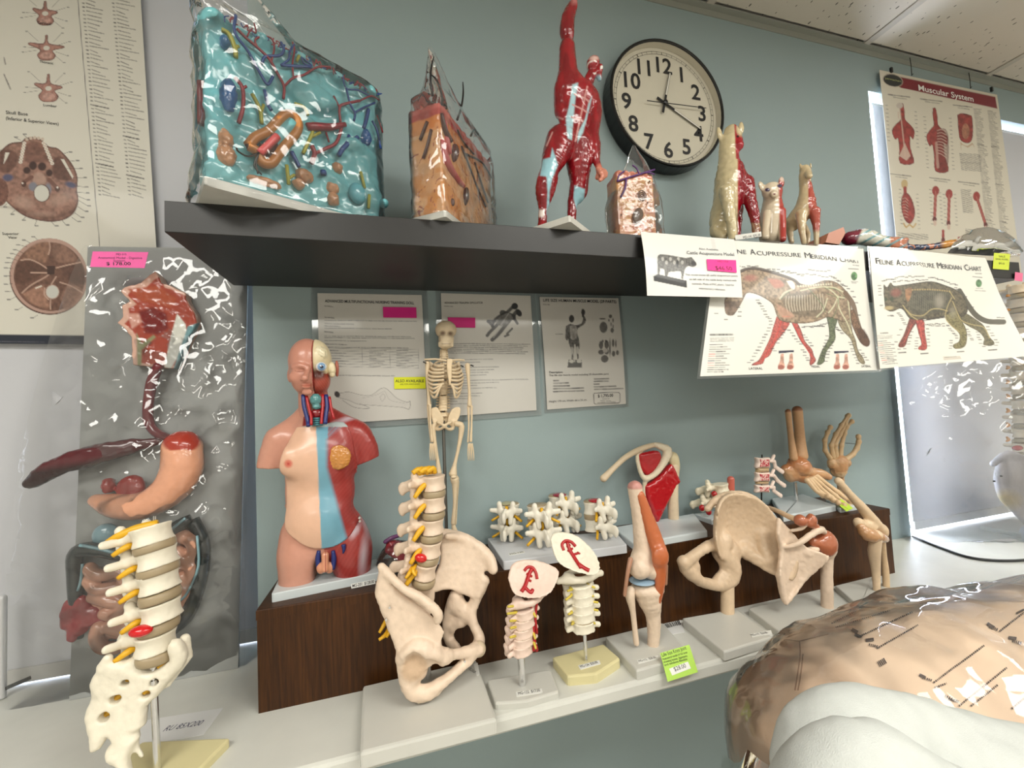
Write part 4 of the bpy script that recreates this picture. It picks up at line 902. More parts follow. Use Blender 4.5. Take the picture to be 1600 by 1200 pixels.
    for bx, by, ex, ey, n in ((150,275,250,270,6),(270,255,520,250,9),(250,290,560,280,10),(580,260,700,280,6),(720,290,850,330,6),(840,345,940,430,6),(110,320,120,400,4),(130,490,140,490,1),(200,590,240,600,3),(290,570,350,680,7),(320,725,270,855,3),(420,760,390,880,5),(560,690,720,680,8),(590,700,720,700,5),(760,690,860,820,9),(470,820,460,930,5),(570,730,590,900,6),(960,740,1000,850,6),(800,850,800,930,4),(1050,760,1080,880,5),(1140,710,1220,880,6),(1000,520,1005,520,1),(300,930,360,930,2),(1110,920,1210,910,3),(1240,630,1270,632,2)):
        for j in range(n):
            f = j/max(1, n-1); x, y = k((bx+(ex-bx)*f+rs.uniform(-6, 6), by+(ey-by)*f+rs.uniform(-6, 6)))[0]; p.ticks([(x, y)], ink, 4.2, 1.4)
    for x, y in ((335,970),(548,984),(900,970),(1182,956)): p.greek(*k((x-34, y+2))[0], *k((x+34, y-2))[0], 2.2, (50, 50, 50), 0.9)
    p.poly(k((730,1022),(890,1018),(905,1050),(738,1062)), (206, 198, 186)); p.greek(*k((750, 1030))[0], *k((860, 1022))[0], 1, (120, 110, 104))
    p.greek(*k((120, 762))[0], *k((200, 760))[0], 2.2, (50, 50, 52)); [p.greek(*k((85, 785+j*15))[0], *k((235, 785+j*15))[0], 1.0, (110, 110, 108), 0.8, j) for j in range(3)]
    for j in range(13):
        x0 = 85+j*5; y = 842+j*20.8; p.line(k((x0, y), (x0+50, y)), 1.0, [(60,60,90), (150,110,90), (200,90,80), (60,60,60)][j % 4]); p.greek(*k((x0+58, y))[0], *k((x0+100+((j*29) % 60), y-2))[0], 1.6, (80, 80, 80), 0.85, j)
    p.line(k((1010,255),(1095,262)), 1.0, (110,110,104)); p.ell(*k((1065,312))[0], 4.6, 5.6, (80, 122, 80), tex=0.6); p.greek(*k((1040,355))[0], *k((1100,357))[0], 1); p.greek(*k((1030,374))[0], *k((1125,380))[0], 1); p.greek(*k((1035,228))[0], *k((1088,230))[0], 1.6)
    o = p.build('animal_chart', paper_m); tag(o, 'feline acupressure meridian chart with a walking cat, corner curling up', 'poster', 'charts on the shelf front')
    laminate(p, o, 0.004)
    for s_, a, c, h in (('F', (74, 138), (106, 141), 10.0), ('ELINE', (108, 142), (238, 156), 7.6), ('A', (270, 158), (312, 162), 10.0), ('CUPRESSURE', (316, 162), (632, 186), 7.6), ('M', (660, 188), (704, 190), 10.0), ('ERIDIAN', (708, 190), (902, 200), 7.6), ('C', (934, 202), (972, 204), 10.0), ('HART', (976, 204), (1090, 210), 7.6)):
        p.txt(s_, *k(a)[0], *k(c)[0], h, grey_ink)
cat_chart()
def cattle_card():
    k = cr(1000, 355, 5.0); k2 = cr(980, 340, 2.58)
    p = Paper([(1001, 362), (1147, 374), (1160, 465), (1011, 462)], [-0.2680, -0.2680, -0.3035, -0.2860], step=1.0, base=(228, 227, 222), bend=lambda u, v: 0.004*np.sin(v*3.1))
    p.poly(k2((118,165),(130,152),(180,158),(235,168),(258,165),(278,195),(262,205),(245,200),(230,215),(225,250),(218,248),(215,222),(185,222),(165,225),(160,245),(150,240),(148,215),(130,210),(128,235),(120,230)), (96, 94, 90), smooth=2, tex=0.6, ts=0.5)
    for j in range(6): p.ell(*k2((140+j*16, 172+(j % 2)*14))[0], 2.2, 3.2, (190, 188, 182), alpha=0.8)
    p.ell(*k2((200,190))[0], 2, 6, (40, 40, 40)); p.poly(k2((103,240),(120,232),(240,258),(243,285),(105,258)), (36, 36, 38)); p.poly(k2((103,240),(120,232),(240,258),(228,268)), (70, 70, 72)); p.ell(*k2((266,190))[0], 4, 3.5, (50, 48, 48)); 
    for j, (a, c) in enumerate(((235, 440), (250, 438), (262, 445), (290, 425))): pass
    p.line(k2((345,92),(350,128)), 6, (214, 212, 206), 0.6)
    o = p.build('price_card', paper_m); tag(o, 'cattle acupuncture model card with a pink price tag, over the horse chart', 'sign')
    p.txt('Also Available:', *k2((288, 133))[0], *k2((366, 138))[0], 3.2, grey_ink); p.txt('Cattle Acupuncture Model', *k2((238, 152))[0], *k2((426, 160))[0], 5.4, grey_ink)
    for j, s_ in enumerate(('This model shows 60 useful acupuncture points', 'on left side of the cattle body marked with', 'numerals. Made of PVC plastic. Used for', 'veterinarian\'s reference.')): p.txt(s_, *k2(((234, 250, 262, 290)[j], 238+j*17.5))[0], *k2(((440, 436, 428, 396)[j], 244+j*17.5))[0], 3.2, grey_ink)
    pk = sticker('price_tag', 'bright pink 46.50 price tag on the cattle card', 'tag', k2((320,168),(438,172),(441,222),(324,212)), [p.w(*q)[1]-0.0022 for q in k2((320,168),(438,172),(441,222),(324,212))], (255, 52, 150), [('MD-153', k2((360, 180))[0], k2((402, 181))[0], 2.4, red_ink), ('$46.50', k2((352, 211))[0], k2((420, 214))[0], 7.0, red_ink)])
cattle_card()
# ================================================================== shared pieces of the anatomical models
bone_m = M('bone_plastic', None, 0.42, bump=(420, 0.22, 0.0008), var=0.07, vscale=120)
paint_m = M('painted_plastic', None, 0.30, coat=0.15, bump=(300, 0.06, 0.0005), var=0.05, vscale=80)
gloss_m = M('glossy_painted_plastic', None, 0.2, coat=0.4, bump=(240, 0.10, 0.0008), var=0.06, vscale=70)
base_m = M('white_base_plastic', (204, 203, 195), 0.38, bump=(700, 0.05, 0.0004), var=0.03, vscale=20)
cream_m = M('cream_base_plastic', (218, 208, 160), 0.4, bump=(700, 0.05, 0.0004), var=0.04, vscale=20)
grey_base_m = M('pale_blue_base_plastic', (206, 214, 216), 0.35)
chrome_m = M('chrome_rod', (225, 225, 225), 0.2, metal=1.0)
yellow_m = M('nerve_yellow', (226, 172, 30), 0.4); lemon_m = M('nerve_lemon', (206, 184, 70), 0.45); red_m = M('artery_red', (176, 30, 34), 0.35); disc_m = M('disc_tan', (166, 148, 118), 0.35, bump=(300, 0.1, 0.0005)); blue_m = M('vein_blue', (36, 48, 110), 0.35)
label_m = M('label_paper', (232, 232, 226), 0.6)
BONE = (228, 205, 182); WHITE = (236, 228, 208); TAN = (214, 184, 150)
def base(parent, corners, z, h, mat=None, name='base', bev=0.003, sub=None):
    """corners: photograph pixels of the TOP face, counter-clockwise seen from above (front-left, front-right, back-right, back-left)"""
    P = [atz(c[0], c[1], z+h)[:2] for c in corners]
    a = sum(P[i][0]*P[(i+1) % len(P)][1]-P[(i+1) % len(P)][0]*P[i][1] for i in range(len(P)))
    if a < 0: P = P[::-1]
    return MB().prism(round_poly(P, 0.004), z, z+h, bev).build(name, mat or base_m, parent)
def round_poly(P, r, n=3):
    P = np.array(P, float); out = []
    for i in range(len(P)):
        a, b, c = P[i-1], P[i], P[(i+1) % len(P)]
        l1, l2 = np.linalg.norm(a-b), np.linalg.norm(c-b); q = min(r, l1*0.4, l2*0.4)
        p0, p1 = b+(a-b)/l1*q, b+(c-b)/l2*q
        for t in np.linspace(0, 1, n): out.append((1-t)**2*p0+2*t*(1-t)*b+t*t*p1)
    return np.array(out)
def base_center(corners, z): return np.mean([atz(c[0], c[1], z) for c in corners], 0)
def base_label(parent, corners, z, body, label=None, tw=None):
    """small paper label lying on a base top or front: corners pixels TL,TR,BR,BL at height z"""
    W = np.array([atz(c[0], c[1], z) for c in corners]); n = np.array([0, 0, 1.0]); V = np.vstack([W+n*0.0006, W+n*0.0001])
    o = mesh('label', V, [(0, 3, 2, 1), (4, 5, 6, 7), (0, 1, 5, 4), (1, 2, 6, 5), (2, 3, 7, 6), (3, 0, 4, 7)], label_m, parent)
    u = W[2]-W[3]; L = np.linalg.norm(u); u /= L; v = np.cross(n, u); hgt = abs((W[0]-W[3])@v)
    t_ = text(body, W[3]+u*L*0.08+v*hgt*0.3+n*0.0009, u, v, hgt*0.55/0.7, ink_m, o); FIT.append((t_, L*0.84))
    return o
def rod(parent, a, b, r, mat=None, name='rod', n=14):
    V, F = tube([a, b], r, n); return mesh(name, V, F, mat or chrome_m, parent, smooth=False)
def noodle(parent, name, pts, r, mat, n=8, sm=4):
    P = smooth_line(pts, sm) if len(pts) > 2 else np.array(pts); rr = np.interp(np.linspace(0, 1, len(P)), np.linspace(0, 1, np.size(r)), np.atleast_1d(r)) if np.size(r) > 1 else r
    V, F = tube(P, rr, n); return mesh(name, V, F, mat, parent, smooth=True)
def rot_zy(heading, tilt, roll=0.0):
    """local +X anterior; heading about z (0: anterior to +x, -90: towards the camera); tilt: anterior end up; roll about local X"""
    h, t, r = math.radians(heading), math.radians(tilt), math.radians(roll)
    Rz = np.array([[math.cos(h), -math.sin(h), 0], [math.sin(h), math.cos(h), 0], [0, 0, 1]])
    Ry = np.array([[math.cos(t), 0, -math.sin(t)], [0, 1, 0], [math.sin(t), 0, math.cos(t)]])
    Rx = np.array([[1, 0, 0], [0, math.cos(r), -math.sin(r)], [0, math.sin(r), math.cos(r)]])
    return Rz@Ry@Rx
def mat4(R, p, s): 
    m = np.eye(4); m[:3, :3] = np.array(R)*np.asarray(s); m[:3, 3] = p; return Matrix(m.tolist())
_VM = {}
def vert_mesh(kind, col):
    """canonical vertebra, unit body half-length 1 (anterior +X, left/right Y, up Z)"""
    key = (kind, col)
    if key in _VM: return _VM[key]
    s = Sculpt(k=0.16)
    def body(a, b, h, w=0.13):
        def fn(P):
            x, y, z = P[..., 0], P[..., 1], P[..., 2]; sc = 1-w*np.clip(1-(z/h)**2, 0, 1)
            d = (np.sqrt((x/a)**2+(y/b)**2)-sc)*min(a, b); e = np.abs(z)-h
            return np.minimum(np.maximum(d, e), 0)+np.sqrt(np.maximum(d, 0)**2+np.maximum(e, 0)**2)-0.06
        s._add((-a, -b, -h), (a, b, h), fn, '+', 0.1)
    if kind == 'lumbar':
        body(0.95, 1.22, 0.50)
        for q in (-1, 1):
            s.chainm([(-0.7, 0.62*q, 0.22), (-1.5, 0.72*q, 0.18)], [0.34, 0.32]); s.chainm([(-1.45, 0.75*q, 0.1), (-1.6, 1.4*q, 0.16), (-1.72, 1.9*q, 0.22)], [0.30, 0.26, 0.22], sq=(0.8, 1, 1))
            s.chainm([(-1.5, 0.75*q, 0.15), (-1.55, 0.85*q, 0.78)], [0.36, 0.32]); s.chainm([(-1.6, 0.62*q, 0.0), (-1.85, 0.55*q, -0.85)], [0.34, 0.31])
            s.chainm([(-1.5, 0.7*q, 0.05), (-2.1, 0.0, -0.1)], [0.34, 0.30])
        s.chainm([(-2.0, 0, -0.05), (-2.9, 0, -0.28)], [0.50, 0.46], sq=(1, 0.5, 1)); s.ellm((-2.95, 0, -0.32), (0.26, 0.27, 0.52))
        h = 0.095
    elif kind == 'cervical':
        body(0.75, 1.05, 0.36, 0.1)
        for q in (-1, 1):
            s.chainm([(-0.2, 0.95*q, 0.0), (-0.1, 1.6*q, -0.12)], [0.24, 0.24]); s.chainm([(-0.7, 0.7*q, 0.1), (-0.9, 1.25*q, 0.0), (-1.1, 1.35*q, 0.3)], [0.24, 0.34, 0.28]); s.chainm([(-0.9, 1.25*q, 0), (-1.2, 1.3*q, -0.4)], [0.32, 0.26])
            s.chainm([(-1.0, 1.2*q, 0.05), (-1.9, 0.1*q, -0.1)], [0.24, 0.22]); s.chainm([(-1.8, 0, -0.1), (-2.5, 0.25*q, -0.3)], [0.24, 0.2])
        h = 0.1
    elif kind == 'atlas':
        for q in (-1, 1):
            s.chainm([(0.55, 0, 0), (0.35, 0.75*q, 0.0), (-0.2, 1.25*q, 0), (-1.1, 0.95*q, 0), (-1.6, 0, 0.02)], [0.28, 0.30, 0.46, 0.24, 0.28]); s.chainm([(-0.2, 1.25*q, 0), (-0.3, 2.0*q, -0.08)], [0.34, 0.28]); s.ellm((-0.1, 1.0*q, 0.28), (0.5, 0.42, 0.22))
        h = 0.1
    o = s.build('v', h, col, bone_m, None, noise=(0.05, 3.0)); me = o.data; c = np.array(o.location); bpy.data.objects.remove(o)
    me.transform(Matrix.Translation(c)); me.name = 'vertebra'; _VM[key] = me
    return me
_DM = {}
def disc_mesh(a=1.0, b=1.25, h=0.22):
    key = (a, b, h)
    if key in _DM: return _DM[key]
    th = np.arange(28)*2*math.pi/28; R = []
    for z, k in ((-h, 0.97), (-h*0.5, 1.02), (0, 1.04), (h*0.5, 1.02), (h, 0.97)): R.append(np.c_[a*k*np.cos(th), b*k*np.sin(th), np.full(28, z)])
    V, F = loft(R); me = bpy.data.meshes.new('disc'); me.from_pydata(V.tolist(), [], F); me.materials.append(disc_m); me.polygons.foreach_set('use_smooth', np.ones(len(me.polygons), bool)); _DM[key] = me
    return me
def vertebra(parent, kind, col, p, scale, heading, tilt, roll=0.0):
    return place('vertebra', vert_mesh(kind, col), parent, mat4(rot_zy(heading, tilt, roll), p, scale))
def disc(parent, p, scale, heading, tilt, roll=0.0, h=0.22, ab=(1.0, 1.25)):
    return place('disc', disc_mesh(ab[0], ab[1], h), parent, mat4(rot_zy(heading, tilt, roll), p, scale))

# ================================================================== left lumbar spine with sacrum
def left_lumbar():
    y0 = atz(243, 1200, LZ+0.012)[1]; k = cr(0, 760, 2.727); q4 = cr(0, 900, 3.81)
    t = thing('lumbar_spine_model', 'cream lumbar spine and sacrum on a chrome rod, front left of the ledge', 'anatomical model', atz(250, 1195, LZ), 'spine models')
    base(t, [(150, 1226), (295, 1218), (360, 1152), (222, 1158)], LZ, 0.012, cream_m)
    S = Sculpt(y0)
    hd, cen = -28, [((650,205), 14), ((672,300), 12), ((680,402), 10), ((688,528), 8), ((665,655), -2)]
    prev = None
    for i, (c, tl) in enumerate(cen):
        p = S.P(*k(c)[0], -0.004); sc = np.array([0.0192, 0.0192, 0.0212]); R = rot_zy(hd, tl); vertebra(t, 'lumbar', WHITE, p, sc, hd, tl)
        if i < 5: 
            dn = np.array(cen[i+1][0])*0.5+np.array(c)*0.5 if i < 4 else np.array((672, 712)); disc(t, S.P(*k(tuple(dn))[0], -0.004), 0.0194, hd, (tl+(cen[i+1][1] if i < 4 else -12))/2, h=0.33)
        b_ = p+R@np.array([-0.020, -0.010, -0.006]); noodle(t, 'nerve', [b_, b_+[-0.006, -0.009, -0.001], b_+[-0.017, -0.012, -0.008]], [0.0042, 0.0042, 0.003], yellow_m)
    p = S.P(*k((590, 178))[0], 0.0); noodle(t, 'nerve', [p+[0.022, 0, 0.003], p+[0.0, -0.004, 0.0], p+[-0.018, -0.008, -0.006], p+[-0.030, -0.010, -0.012]], [0.006, 0.006, 0.005, 0.003], yellow_m)
    for dx in (-2, 1): a = S.P(242+dx, 818); rod(t, a, a+[0, 0, 0.010], 0.0006, name='pin')
    p = S.P(*k((600, 616))[0], -0.028); s = Sculpt(); s.ellm(p, (0.013, 0.009, 0.007)); s.build('disc_bulge', 0.0012, (206, 22, 28), gloss_m, t)
    # sacrum
    s = Sculpt(y0, 0.006)
    zt = at(235, 1010, y0)[2]
    off = lambda x, z: 0.35*(z-zt)*0.4-2.2*(z-zt+0.08)**2
    s.sheet(q4((625,495),(700,468),(800,478),(900,530),(960,520),(1040,470),(1035,400),(1060,345),(1105,345),(1140,420),(1120,500),(1040,590),(960,690),(905,740),(900,840),(845,875),(872,905),(845,955),(830,1010),(868,1085),(828,1088),(765,1040),(700,1020),(690,965),(720,930),(690,905),(655,960),(600,980),(590,940),(560,850),(545,800),(565,740),(605,690),(575,600),(625,545)), 0.020, off, smooth=2)
    s.chain([(*q4((640,490))[0], -0.016, 9), (*q4((585,600))[0], -0.012, 7), (*q4((560,790))[0], -0.008, 7)]); s.chain([(*q4((1100,370))[0], 0.004, 9), (*q4((1115,480))[0], 0.004, 9), (*q4((1000,640))[0], 0.0, 7)])
    s.ell(*q4((860,480))[0], -0.006, 30, 24, 9, ang=-8); s.chain([(*q4((820,560))[0], -0.010, 10), (*q4((780,800))[0], -0.012, 9), (*q4((800,1000))[0], -0.014, 7), (*q4((845,1070))[0], -0.016, 4)])
    for c, r in (((760,620),11),((700,720),14),((640,820),15),((930,620),11),((880,690),11)): s.ell(*q4(c)[0], -0.012, r, 26, r*0.5, '-', 0.003, ang=-30)
    s.build('sacrum', 0.0021, WHITE, bone_m, t, noise=(0.0012, 220))
    for c, r in (((755,625),5),((700,725),6),((635,822),7),((925,625),4),((885,690),4),((1012,478),5)):
        a = S.P(*q4(c)[0], -0.004); noodle(t, 'nerve', [a+[0.006, 0.004, 0.004], a, a+[-0.010, -0.008, -0.009]], [0.004, 0.0045, 0.003], yellow_m)
    a = atz(246, 1202, LZ+0.012); b_ = S.P(240, 1062, -0.012); rod(t, a, b_, 0.0042); rod(t, b_, S.P(240, 1043, -0.012), 0.0024, name='pin'); rod(t, S.P(240, 1043, -0.012), S.P(240, 1040, -0.012), 0.0042, name='rod_cap')
left_lumbar()

# ================================================================== lumbar spine with pelvis on the big white base
def pelvis_model():
    k = cr(540, 720, 2.5); fc = [(562, 1177), (777, 1123), (744, 1030), (567, 1071)]
    t = thing('pelvis_spine_model', 'pelvis and lumbar spine model on a large white base, nerves yellow', 'anatomical model', base_center(fc, LZ), 'spine models')
    base(t, fc, LZ, 0.020, bev=0.004)
    y0 = atz(*k((320, 850))[0], LZ+0.02)[1]-0.012; S = Sculpt(y0)
    hd = -18
    cen = [((346,85), 2), ((346,165), 2), ((341,252), 0), ((330,340), -6), ((312,425), -12)]
    for i, (c, tl) in enumerate(cen):
        p = S.P(*k(c)[0], 0); sc = 43/2.5*mpp(p); R = rot_zy(hd, tl); vertebra(t, 'lumbar', BONE, p, np.array([sc, sc, sc*1.12]), hd, tl)
        dn = np.array(cen[i+1][0])*0.5+np.array(c)*0.5 if i < 4 else np.array((306, 470)); disc(t, S.P(*k(tuple(dn))[0], 0), sc*1.0, hd, tl-3, h=0.30)
        b_ = S.P(*k((c[0]-52, c[1]+24))[0], -0.014); noodle(t, 'nerve', [b_+[0.010, 0.004, 0.008], b_, b_+[-0.011, -0.004, -0.013]], [0.004, 0.0048, 0.0035], yellow_m)
    p = S.P(*k((312, 35))[0]); 
    for j in range(5): a = p+np.array([-0.012+0.006*j, -0.006+0.003*(j % 2), 0.0]); noodle(t, 'nerve', [a+[0.003, 0, -0.006], a+[0, -0.004, 0.003], a+[-0.010, -0.006, -0.002]], [0.004, 0.0045, 0.004], yellow_m)
    rod(t, S.P(*k((352, 50))[0]), S.P(*k((352, 40))[0]), 0.003, name='pin')
    s = Sculpt(); s.ellm(S.P(*k((294, 380))[0], -0.02), (0.010, 0.007, 0.007), rot=rot_zy(0, -20)); s.build('disc_bulge', 0.0011, (206, 24, 28), gloss_m, t)
    # right hip bone (behind), left hip bone (in front), sacrum
    h = 0.0026
    s = Sculpt(y0, 0.010); z0 = S.P(*k((450, 420))[0])[2]; x0 = S.P(*k((450, 420))[0])[0]
    bowl = lambda x, z: 0.030-5.5*((x-x0-0.01)**2)+0.22*(z-z0)-0.15*(x-x0)
    s.sheet(k((372,300),(400,290),(450,300),(510,325),(555,365),(583,410),(580,432),(550,440),(545,480),(520,540),(470,540),(430,525),(390,520),(345,525),(330,500),(370,430),(378,370)), 0.013, bowl, smooth=3)
    s.chain([(*k((395,295))[0], 0.02, 5), (*k((460,302))[0], 0.035, 5.5), (*k((520,330))[0], 0.03, 6), (*k((565,375))[0], 0.015, 7), (*k((578,425))[0], 0.005, 7)], smooth=4)
    s.chain([(*k((545,470))[0], 0.012, 8), (*k((500,560))[0], 0.018, 9), (*k((495,620))[0], 0.012, 8), (*k((522,690))[0], 0.0, 9), (*k((520,730))[0], -0.012, 11)], smooth=3)
    s.chain([(*k((430,530))[0], 0.03, 12), (*k((400,620))[0], 0.040, 10), (*k((405,700))[0], 0.035, 9), (*k((450,735))[0], 0.012, 9), (*k((510,735))[0], -0.008, 9)], smooth=3)
    s.chain([(*k((440,560))[0], 0.030, 13), (*k((470,600))[0], 0.025, 13), (*k((430,650))[0], 0.032, 10)])
    s.ell(*k((455,690))[0], 0.02, 11, 40, 14, '-', 0.004, ang=-20)
    s.build('hip_bone', h, BONE, bone_m, t, noise=(0.0016, 150))
    s = Sculpt(y0, 0.009)
    # sacrum
    s.sheet(k((205,450),(250,440),(300,470),(345,500),(350,545),(330,620),(300,680),(260,700),(205,700),(180,640),(190,560)), 0.020, lambda x, z: 0.012, smooth=3); s.ell(*k((290,490))[0], 0.004, 22, 18, 10, ang=10)
    s.chain([(*k((225,460))[0], -0.006, 10), (*k((200,560))[0], -0.004, 10), (*k((195,660))[0], 0.0, 10)])
    s.build('sacrum', h, BONE, bone_m, t, noise=(0.0014, 150))
    s = Sculpt(y0, 0.009)
    x1 = S.P(*k((230, 560))[0])[0]; z1 = S.P(*k((230, 560))[0])[2]
    s.sheet(k((130,420),(145,402),(175,430),(210,475),(290,520),(345,565),(372,600),(365,625),(345,640),(350,680),(335,720),(280,740),(220,745),(205,720),(190,660),(160,590),(135,530),(118,480)), 0.016, lambda x, z: -0.045-0.20*(x-x1)+0.10*(z-z1), smooth=3)
    s.chain([(*k((140,412))[0], -0.030, 7), (*k((180,455))[0], -0.044, 7), (*k((235,505))[0], -0.056, 7), (*k((300,540))[0], -0.064, 8), (*k((355,590))[0], -0.070, 9), (*k((362,620))[0], -0.068, 8)], smooth=4)
    s.ell(*k((280,720))[0], -0.050, 30, 26, 18); s.ell(*k((350,720))[0], -0.048, 12, 14, 18)
    # socket rim, ischium, pubis
    s.chain([(*k((215,775))[0], -0.056, 9), (*k((240,750))[0], -0.062, 9), (*k((310,748))[0], -0.066, 9), (*k((360,760))[0], -0.062, 9), (*k((385,765))[0], -0.05, 12)], smooth=3)
    s.ell(*k((270,800))[0], -0.040, 27, 24, 24)
    s.chain([(*k((225,800))[0], -0.052, 9), (*k((235,860))[0], -0.048, 12), (*k((270,905))[0], -0.046, 15), (*k((330,900))[0], -0.046, 14), (*k((390,855))[0], -0.044, 10), (*k((440,815))[0], -0.036, 9), (*k((480,775))[0], -0.026, 10)], smooth=3)
    s.chain([(*k((385,765))[0], -0.050, 12), (*k((430,755))[0], -0.040, 9), (*k((480,745))[0], -0.028, 10), (*k((515,735))[0], -0.016, 13)], smooth=3)
    s.ell(*k((268,802))[0], -0.075, 19, 26, 18, '-', 0.006); s.ell(*k((375,822))[0], -0.045, 18, 44, 9, '-', 0.004, ang=-12)
    s.paint(lambda P, c=S.P(*k((268, 806))[0], -0.055), r=18*0.001: np.linalg.norm(P-c, axis=1)-r*1.1, (206, 176, 146), 0.006)
    s.build('hip_bone', h, BONE, bone_m, t, noise=(0.0020, 170))
    s = Sculpt(); s.ellm(S.P(*k((520, 735))[0], -0.016), (0.012, 0.010, 0.013)); s.build('pubic_disc', 0.0015, (206, 186, 158), bone_m, t)
    for c, d in (((150,640),(-6,10)),((180,655),(-7,11)),((155,680),(-8,4)),((190,640),(-4,12)),((248,440),(-5,6)),((262,430),(4,8))):
        a = S.P(*k(c)[0], -0.02); noodle(t, 'nerve', [a+[0.006, 0.01, 0.006], a, a+[d[0]*0.0012, -0.004, -d[1]*0.0009]], [0.0032, 0.0032, 0.0022], yellow_m)
    for c in ((172,572),(158,620),(465,782)):
        a = S.P(*k(c)[0], -0.062 if c[0] > 300 else -0.052); rod(t, a+[0, 0.004, 0], a+[0, -0.002, 0], 0.0016, name='screw')
    a = S.P(*k((316, 500))[0], -0.03); b_ = atz(*k((320, 852))[0], LZ+0.02); b_[0] = a[0]; a[1] = b_[1]; rod(t, b_, a, 0.0046); rod(t, a, a+[0, 0, 0.008], 0.0028, name='pin')
    base_label(t, k((500,795),(516,790),(524,835),(512,842)), LZ+0.02, 'MG-125')
pelvis_model()

# ================================================================== two cervical spine models
def cervical(name, label, kc, fc, bm, occ, cen, hd, bodyw, rodp, rodr, lab, arts, nerves, occ_dy, h_base=0.012, col=WHITE, atlas=None, artery=()):
    t = thing('cervical_spine_model', label, 'anatomical model', base_center(fc, LZ), 'spine models')
    base(t, fc, LZ, h_base, bm); foot = atz(*kc(rodp[1])[0], LZ+h_base); y0 = foot[1]; S = Sculpt(y0)
    top = S.P(*kc(rodp[0])[0]); top[0] = foot[0]; rod(t, foot, top, rodr)
    for i, (c, tl) in enumerate(cen):
        p = S.P(*kc(c)[0], 0); sc = bodyw*mpp(p); vertebra(t, 'cervical', col, p, np.array([sc, sc, sc*1.15]), hd, 0, tl)
        if i+1 < len(cen): dn = np.array(cen[i+1][0])*0.5+np.array(c)*0.5; disc(t, S.P(*kc(tuple(dn))[0]), sc*1.0, hd, 0, tl, h=0.16, ab=(0.74, 1.0))
    p = S.P(*kc(atlas[0])[0]); sc = bodyw*1.12*mpp(p); place('vertebra', vert_mesh('atlas', col), t, mat4(rot_zy(hd, 0, atlas[1]), p, sc))
    s = Sculpt(y0, 0.004); W = np.array([S.P(*q) for q in kc(*occ)]); c0 = W.mean(0); rx = (W[:, 0].max()-W[:, 0].min())/2; rz = (W[:, 2].max()-W[:, 2].min())/2
    s.sheet(kc(*occ), 0.007, lambda x, z: occ_dy*(1-((x-c0[0])/rx)**2*0.8-((z-c0[2])/rz)**2*0.8)+(z-c0[2])*0.9, smooth=3)
    s.build('skull_base', 0.0013, col, bone_m, t, noise=(0.001, 260))
    ys = lambda x, z: occ_dy*(1-((x-c0[0])/rx)**2*0.8-((z-c0[2])/rz)**2*0.8)+(z-c0[2])*0.9
    for pts, r in artery:
        L = []
        for q in kc(*pts): a = S.P(*q); a[1] = y0+ys(a[0], a[2])-0.0045; L.append(a)
        noodle(t, 'artery', L, r*0.001, red_m, 7, 5)
    for pts, r, dy in arts: noodle(t, 'artery', [S.P(*q, dy) for q in kc(*pts)], r*0.001, red_m, 7, 4)
    for a, b_ in nerves: A = S.P(*kc(a)[0], -0.004); B = S.P(*kc(b_)[0], -0.012); noodle(t, 'nerve', [A+[0, 0.008, 0], A, B], [0.0022, 0.0024, 0.0018], lemon_m)
    if lab: base_label(t, kc(*lab[0]), LZ+h_base, lab[1])
    return t
kc = cr(740, 750, 3.335)
cervical('a', 'pinkish cervical spine model with skull base on a white bow-front base', kc, kc((112,1163),(280,1150),(445,1100),(400,985),(70,1040)), base_m,
    [(185,520),(225,455),(330,440),(440,468),(436,510),(385,565),(300,592),(205,580)], [((270,694), 6), ((266,742), 5), ((262,790), 4), ((260,838), 3), ((256,882), 2)], -75, 15.0,
    ((254,900),(254,1066)), 0.0058, (((220,1105),(355,1088),(360,1110),(224,1132)), 'MG-122  $17.00'),
    [([(308,600),(298,680),(310,760),(318,840),(312,890)], 2.6, -0.002), ([(345,600),(330,640),(322,720),(330,800)], 2.2, 0.002), ([(322,860),(330,890)], 3, 0.0)],
    [((220,655),(178,660)),((222,690),(175,697)),((218,730),(190,735)),((220,765),(192,772)),((218,812),(190,820)),((310,690),(325,715)),((312,800),(322,830)),((315,850),(325,880))], 0.010, 0.011, (232, 206, 190), ((290,628), 4),
    [([(240,568),(268,545),(300,500),(318,480)], 3.4), ([(276,488),(296,472),(322,474),(334,495),(334,520)], 2.6), ([(285,500),(312,512)], 2.0), ([(276,520),(302,530)], 2.0), ([(258,548),(285,570),(300,560)], 3.0)])
cervical('b', 'white cervical spine model with skull base on a cream bow-front base', kc, kc((488,1022),(640,1008),(764,928),(676,852),(408,922)), cream_m,
    [(420,330),(440,302),(500,295),(570,312),(622,370),(622,430),(580,462),(500,455),(440,428),(425,390)], [((566,572), 3), ((570,618), 3), ((572,664), 2), ((573,708), 2), ((574,762), 0)], -92, 16.0,
    ((582,792),(586,941)), 0.0032, (((545,968),(655,940),(662,960),(556,990)), 'MG-124  $20.00'),
    [([(528,570),(530,640),(528,710),(530,770)], 2.2, 0.003), ([(612,560),(610,640),(614,720),(614,770)], 2.2, 0.003), ([(622,450),(625,480),(612,505)], 2.0, 0.006)],
    [((512,570),(490,578)),((510,600),(480,625)),((512,690),(494,700)),((600,548),(634,562)),((605,598),(625,606)),((605,632),(650,638)),((615,672),(650,680)),((520,745),(512,752)),((622,740),(632,748))], 0.012, 0.016, WHITE, ((560,508), 2),
    [([(538,440),(522,400),(512,372),(508,340)], 3.2), ([(480,375),(478,350),(500,334),(528,338),(545,356)], 2.8), ([(500,360),(520,352)], 2.0), ([(500,378),(528,366)], 2.0), ([(520,392),(548,384)], 2.0), ([(545,380),(556,386)], 1.6), ([(530,425),(555,440),(570,445)], 3.6)])
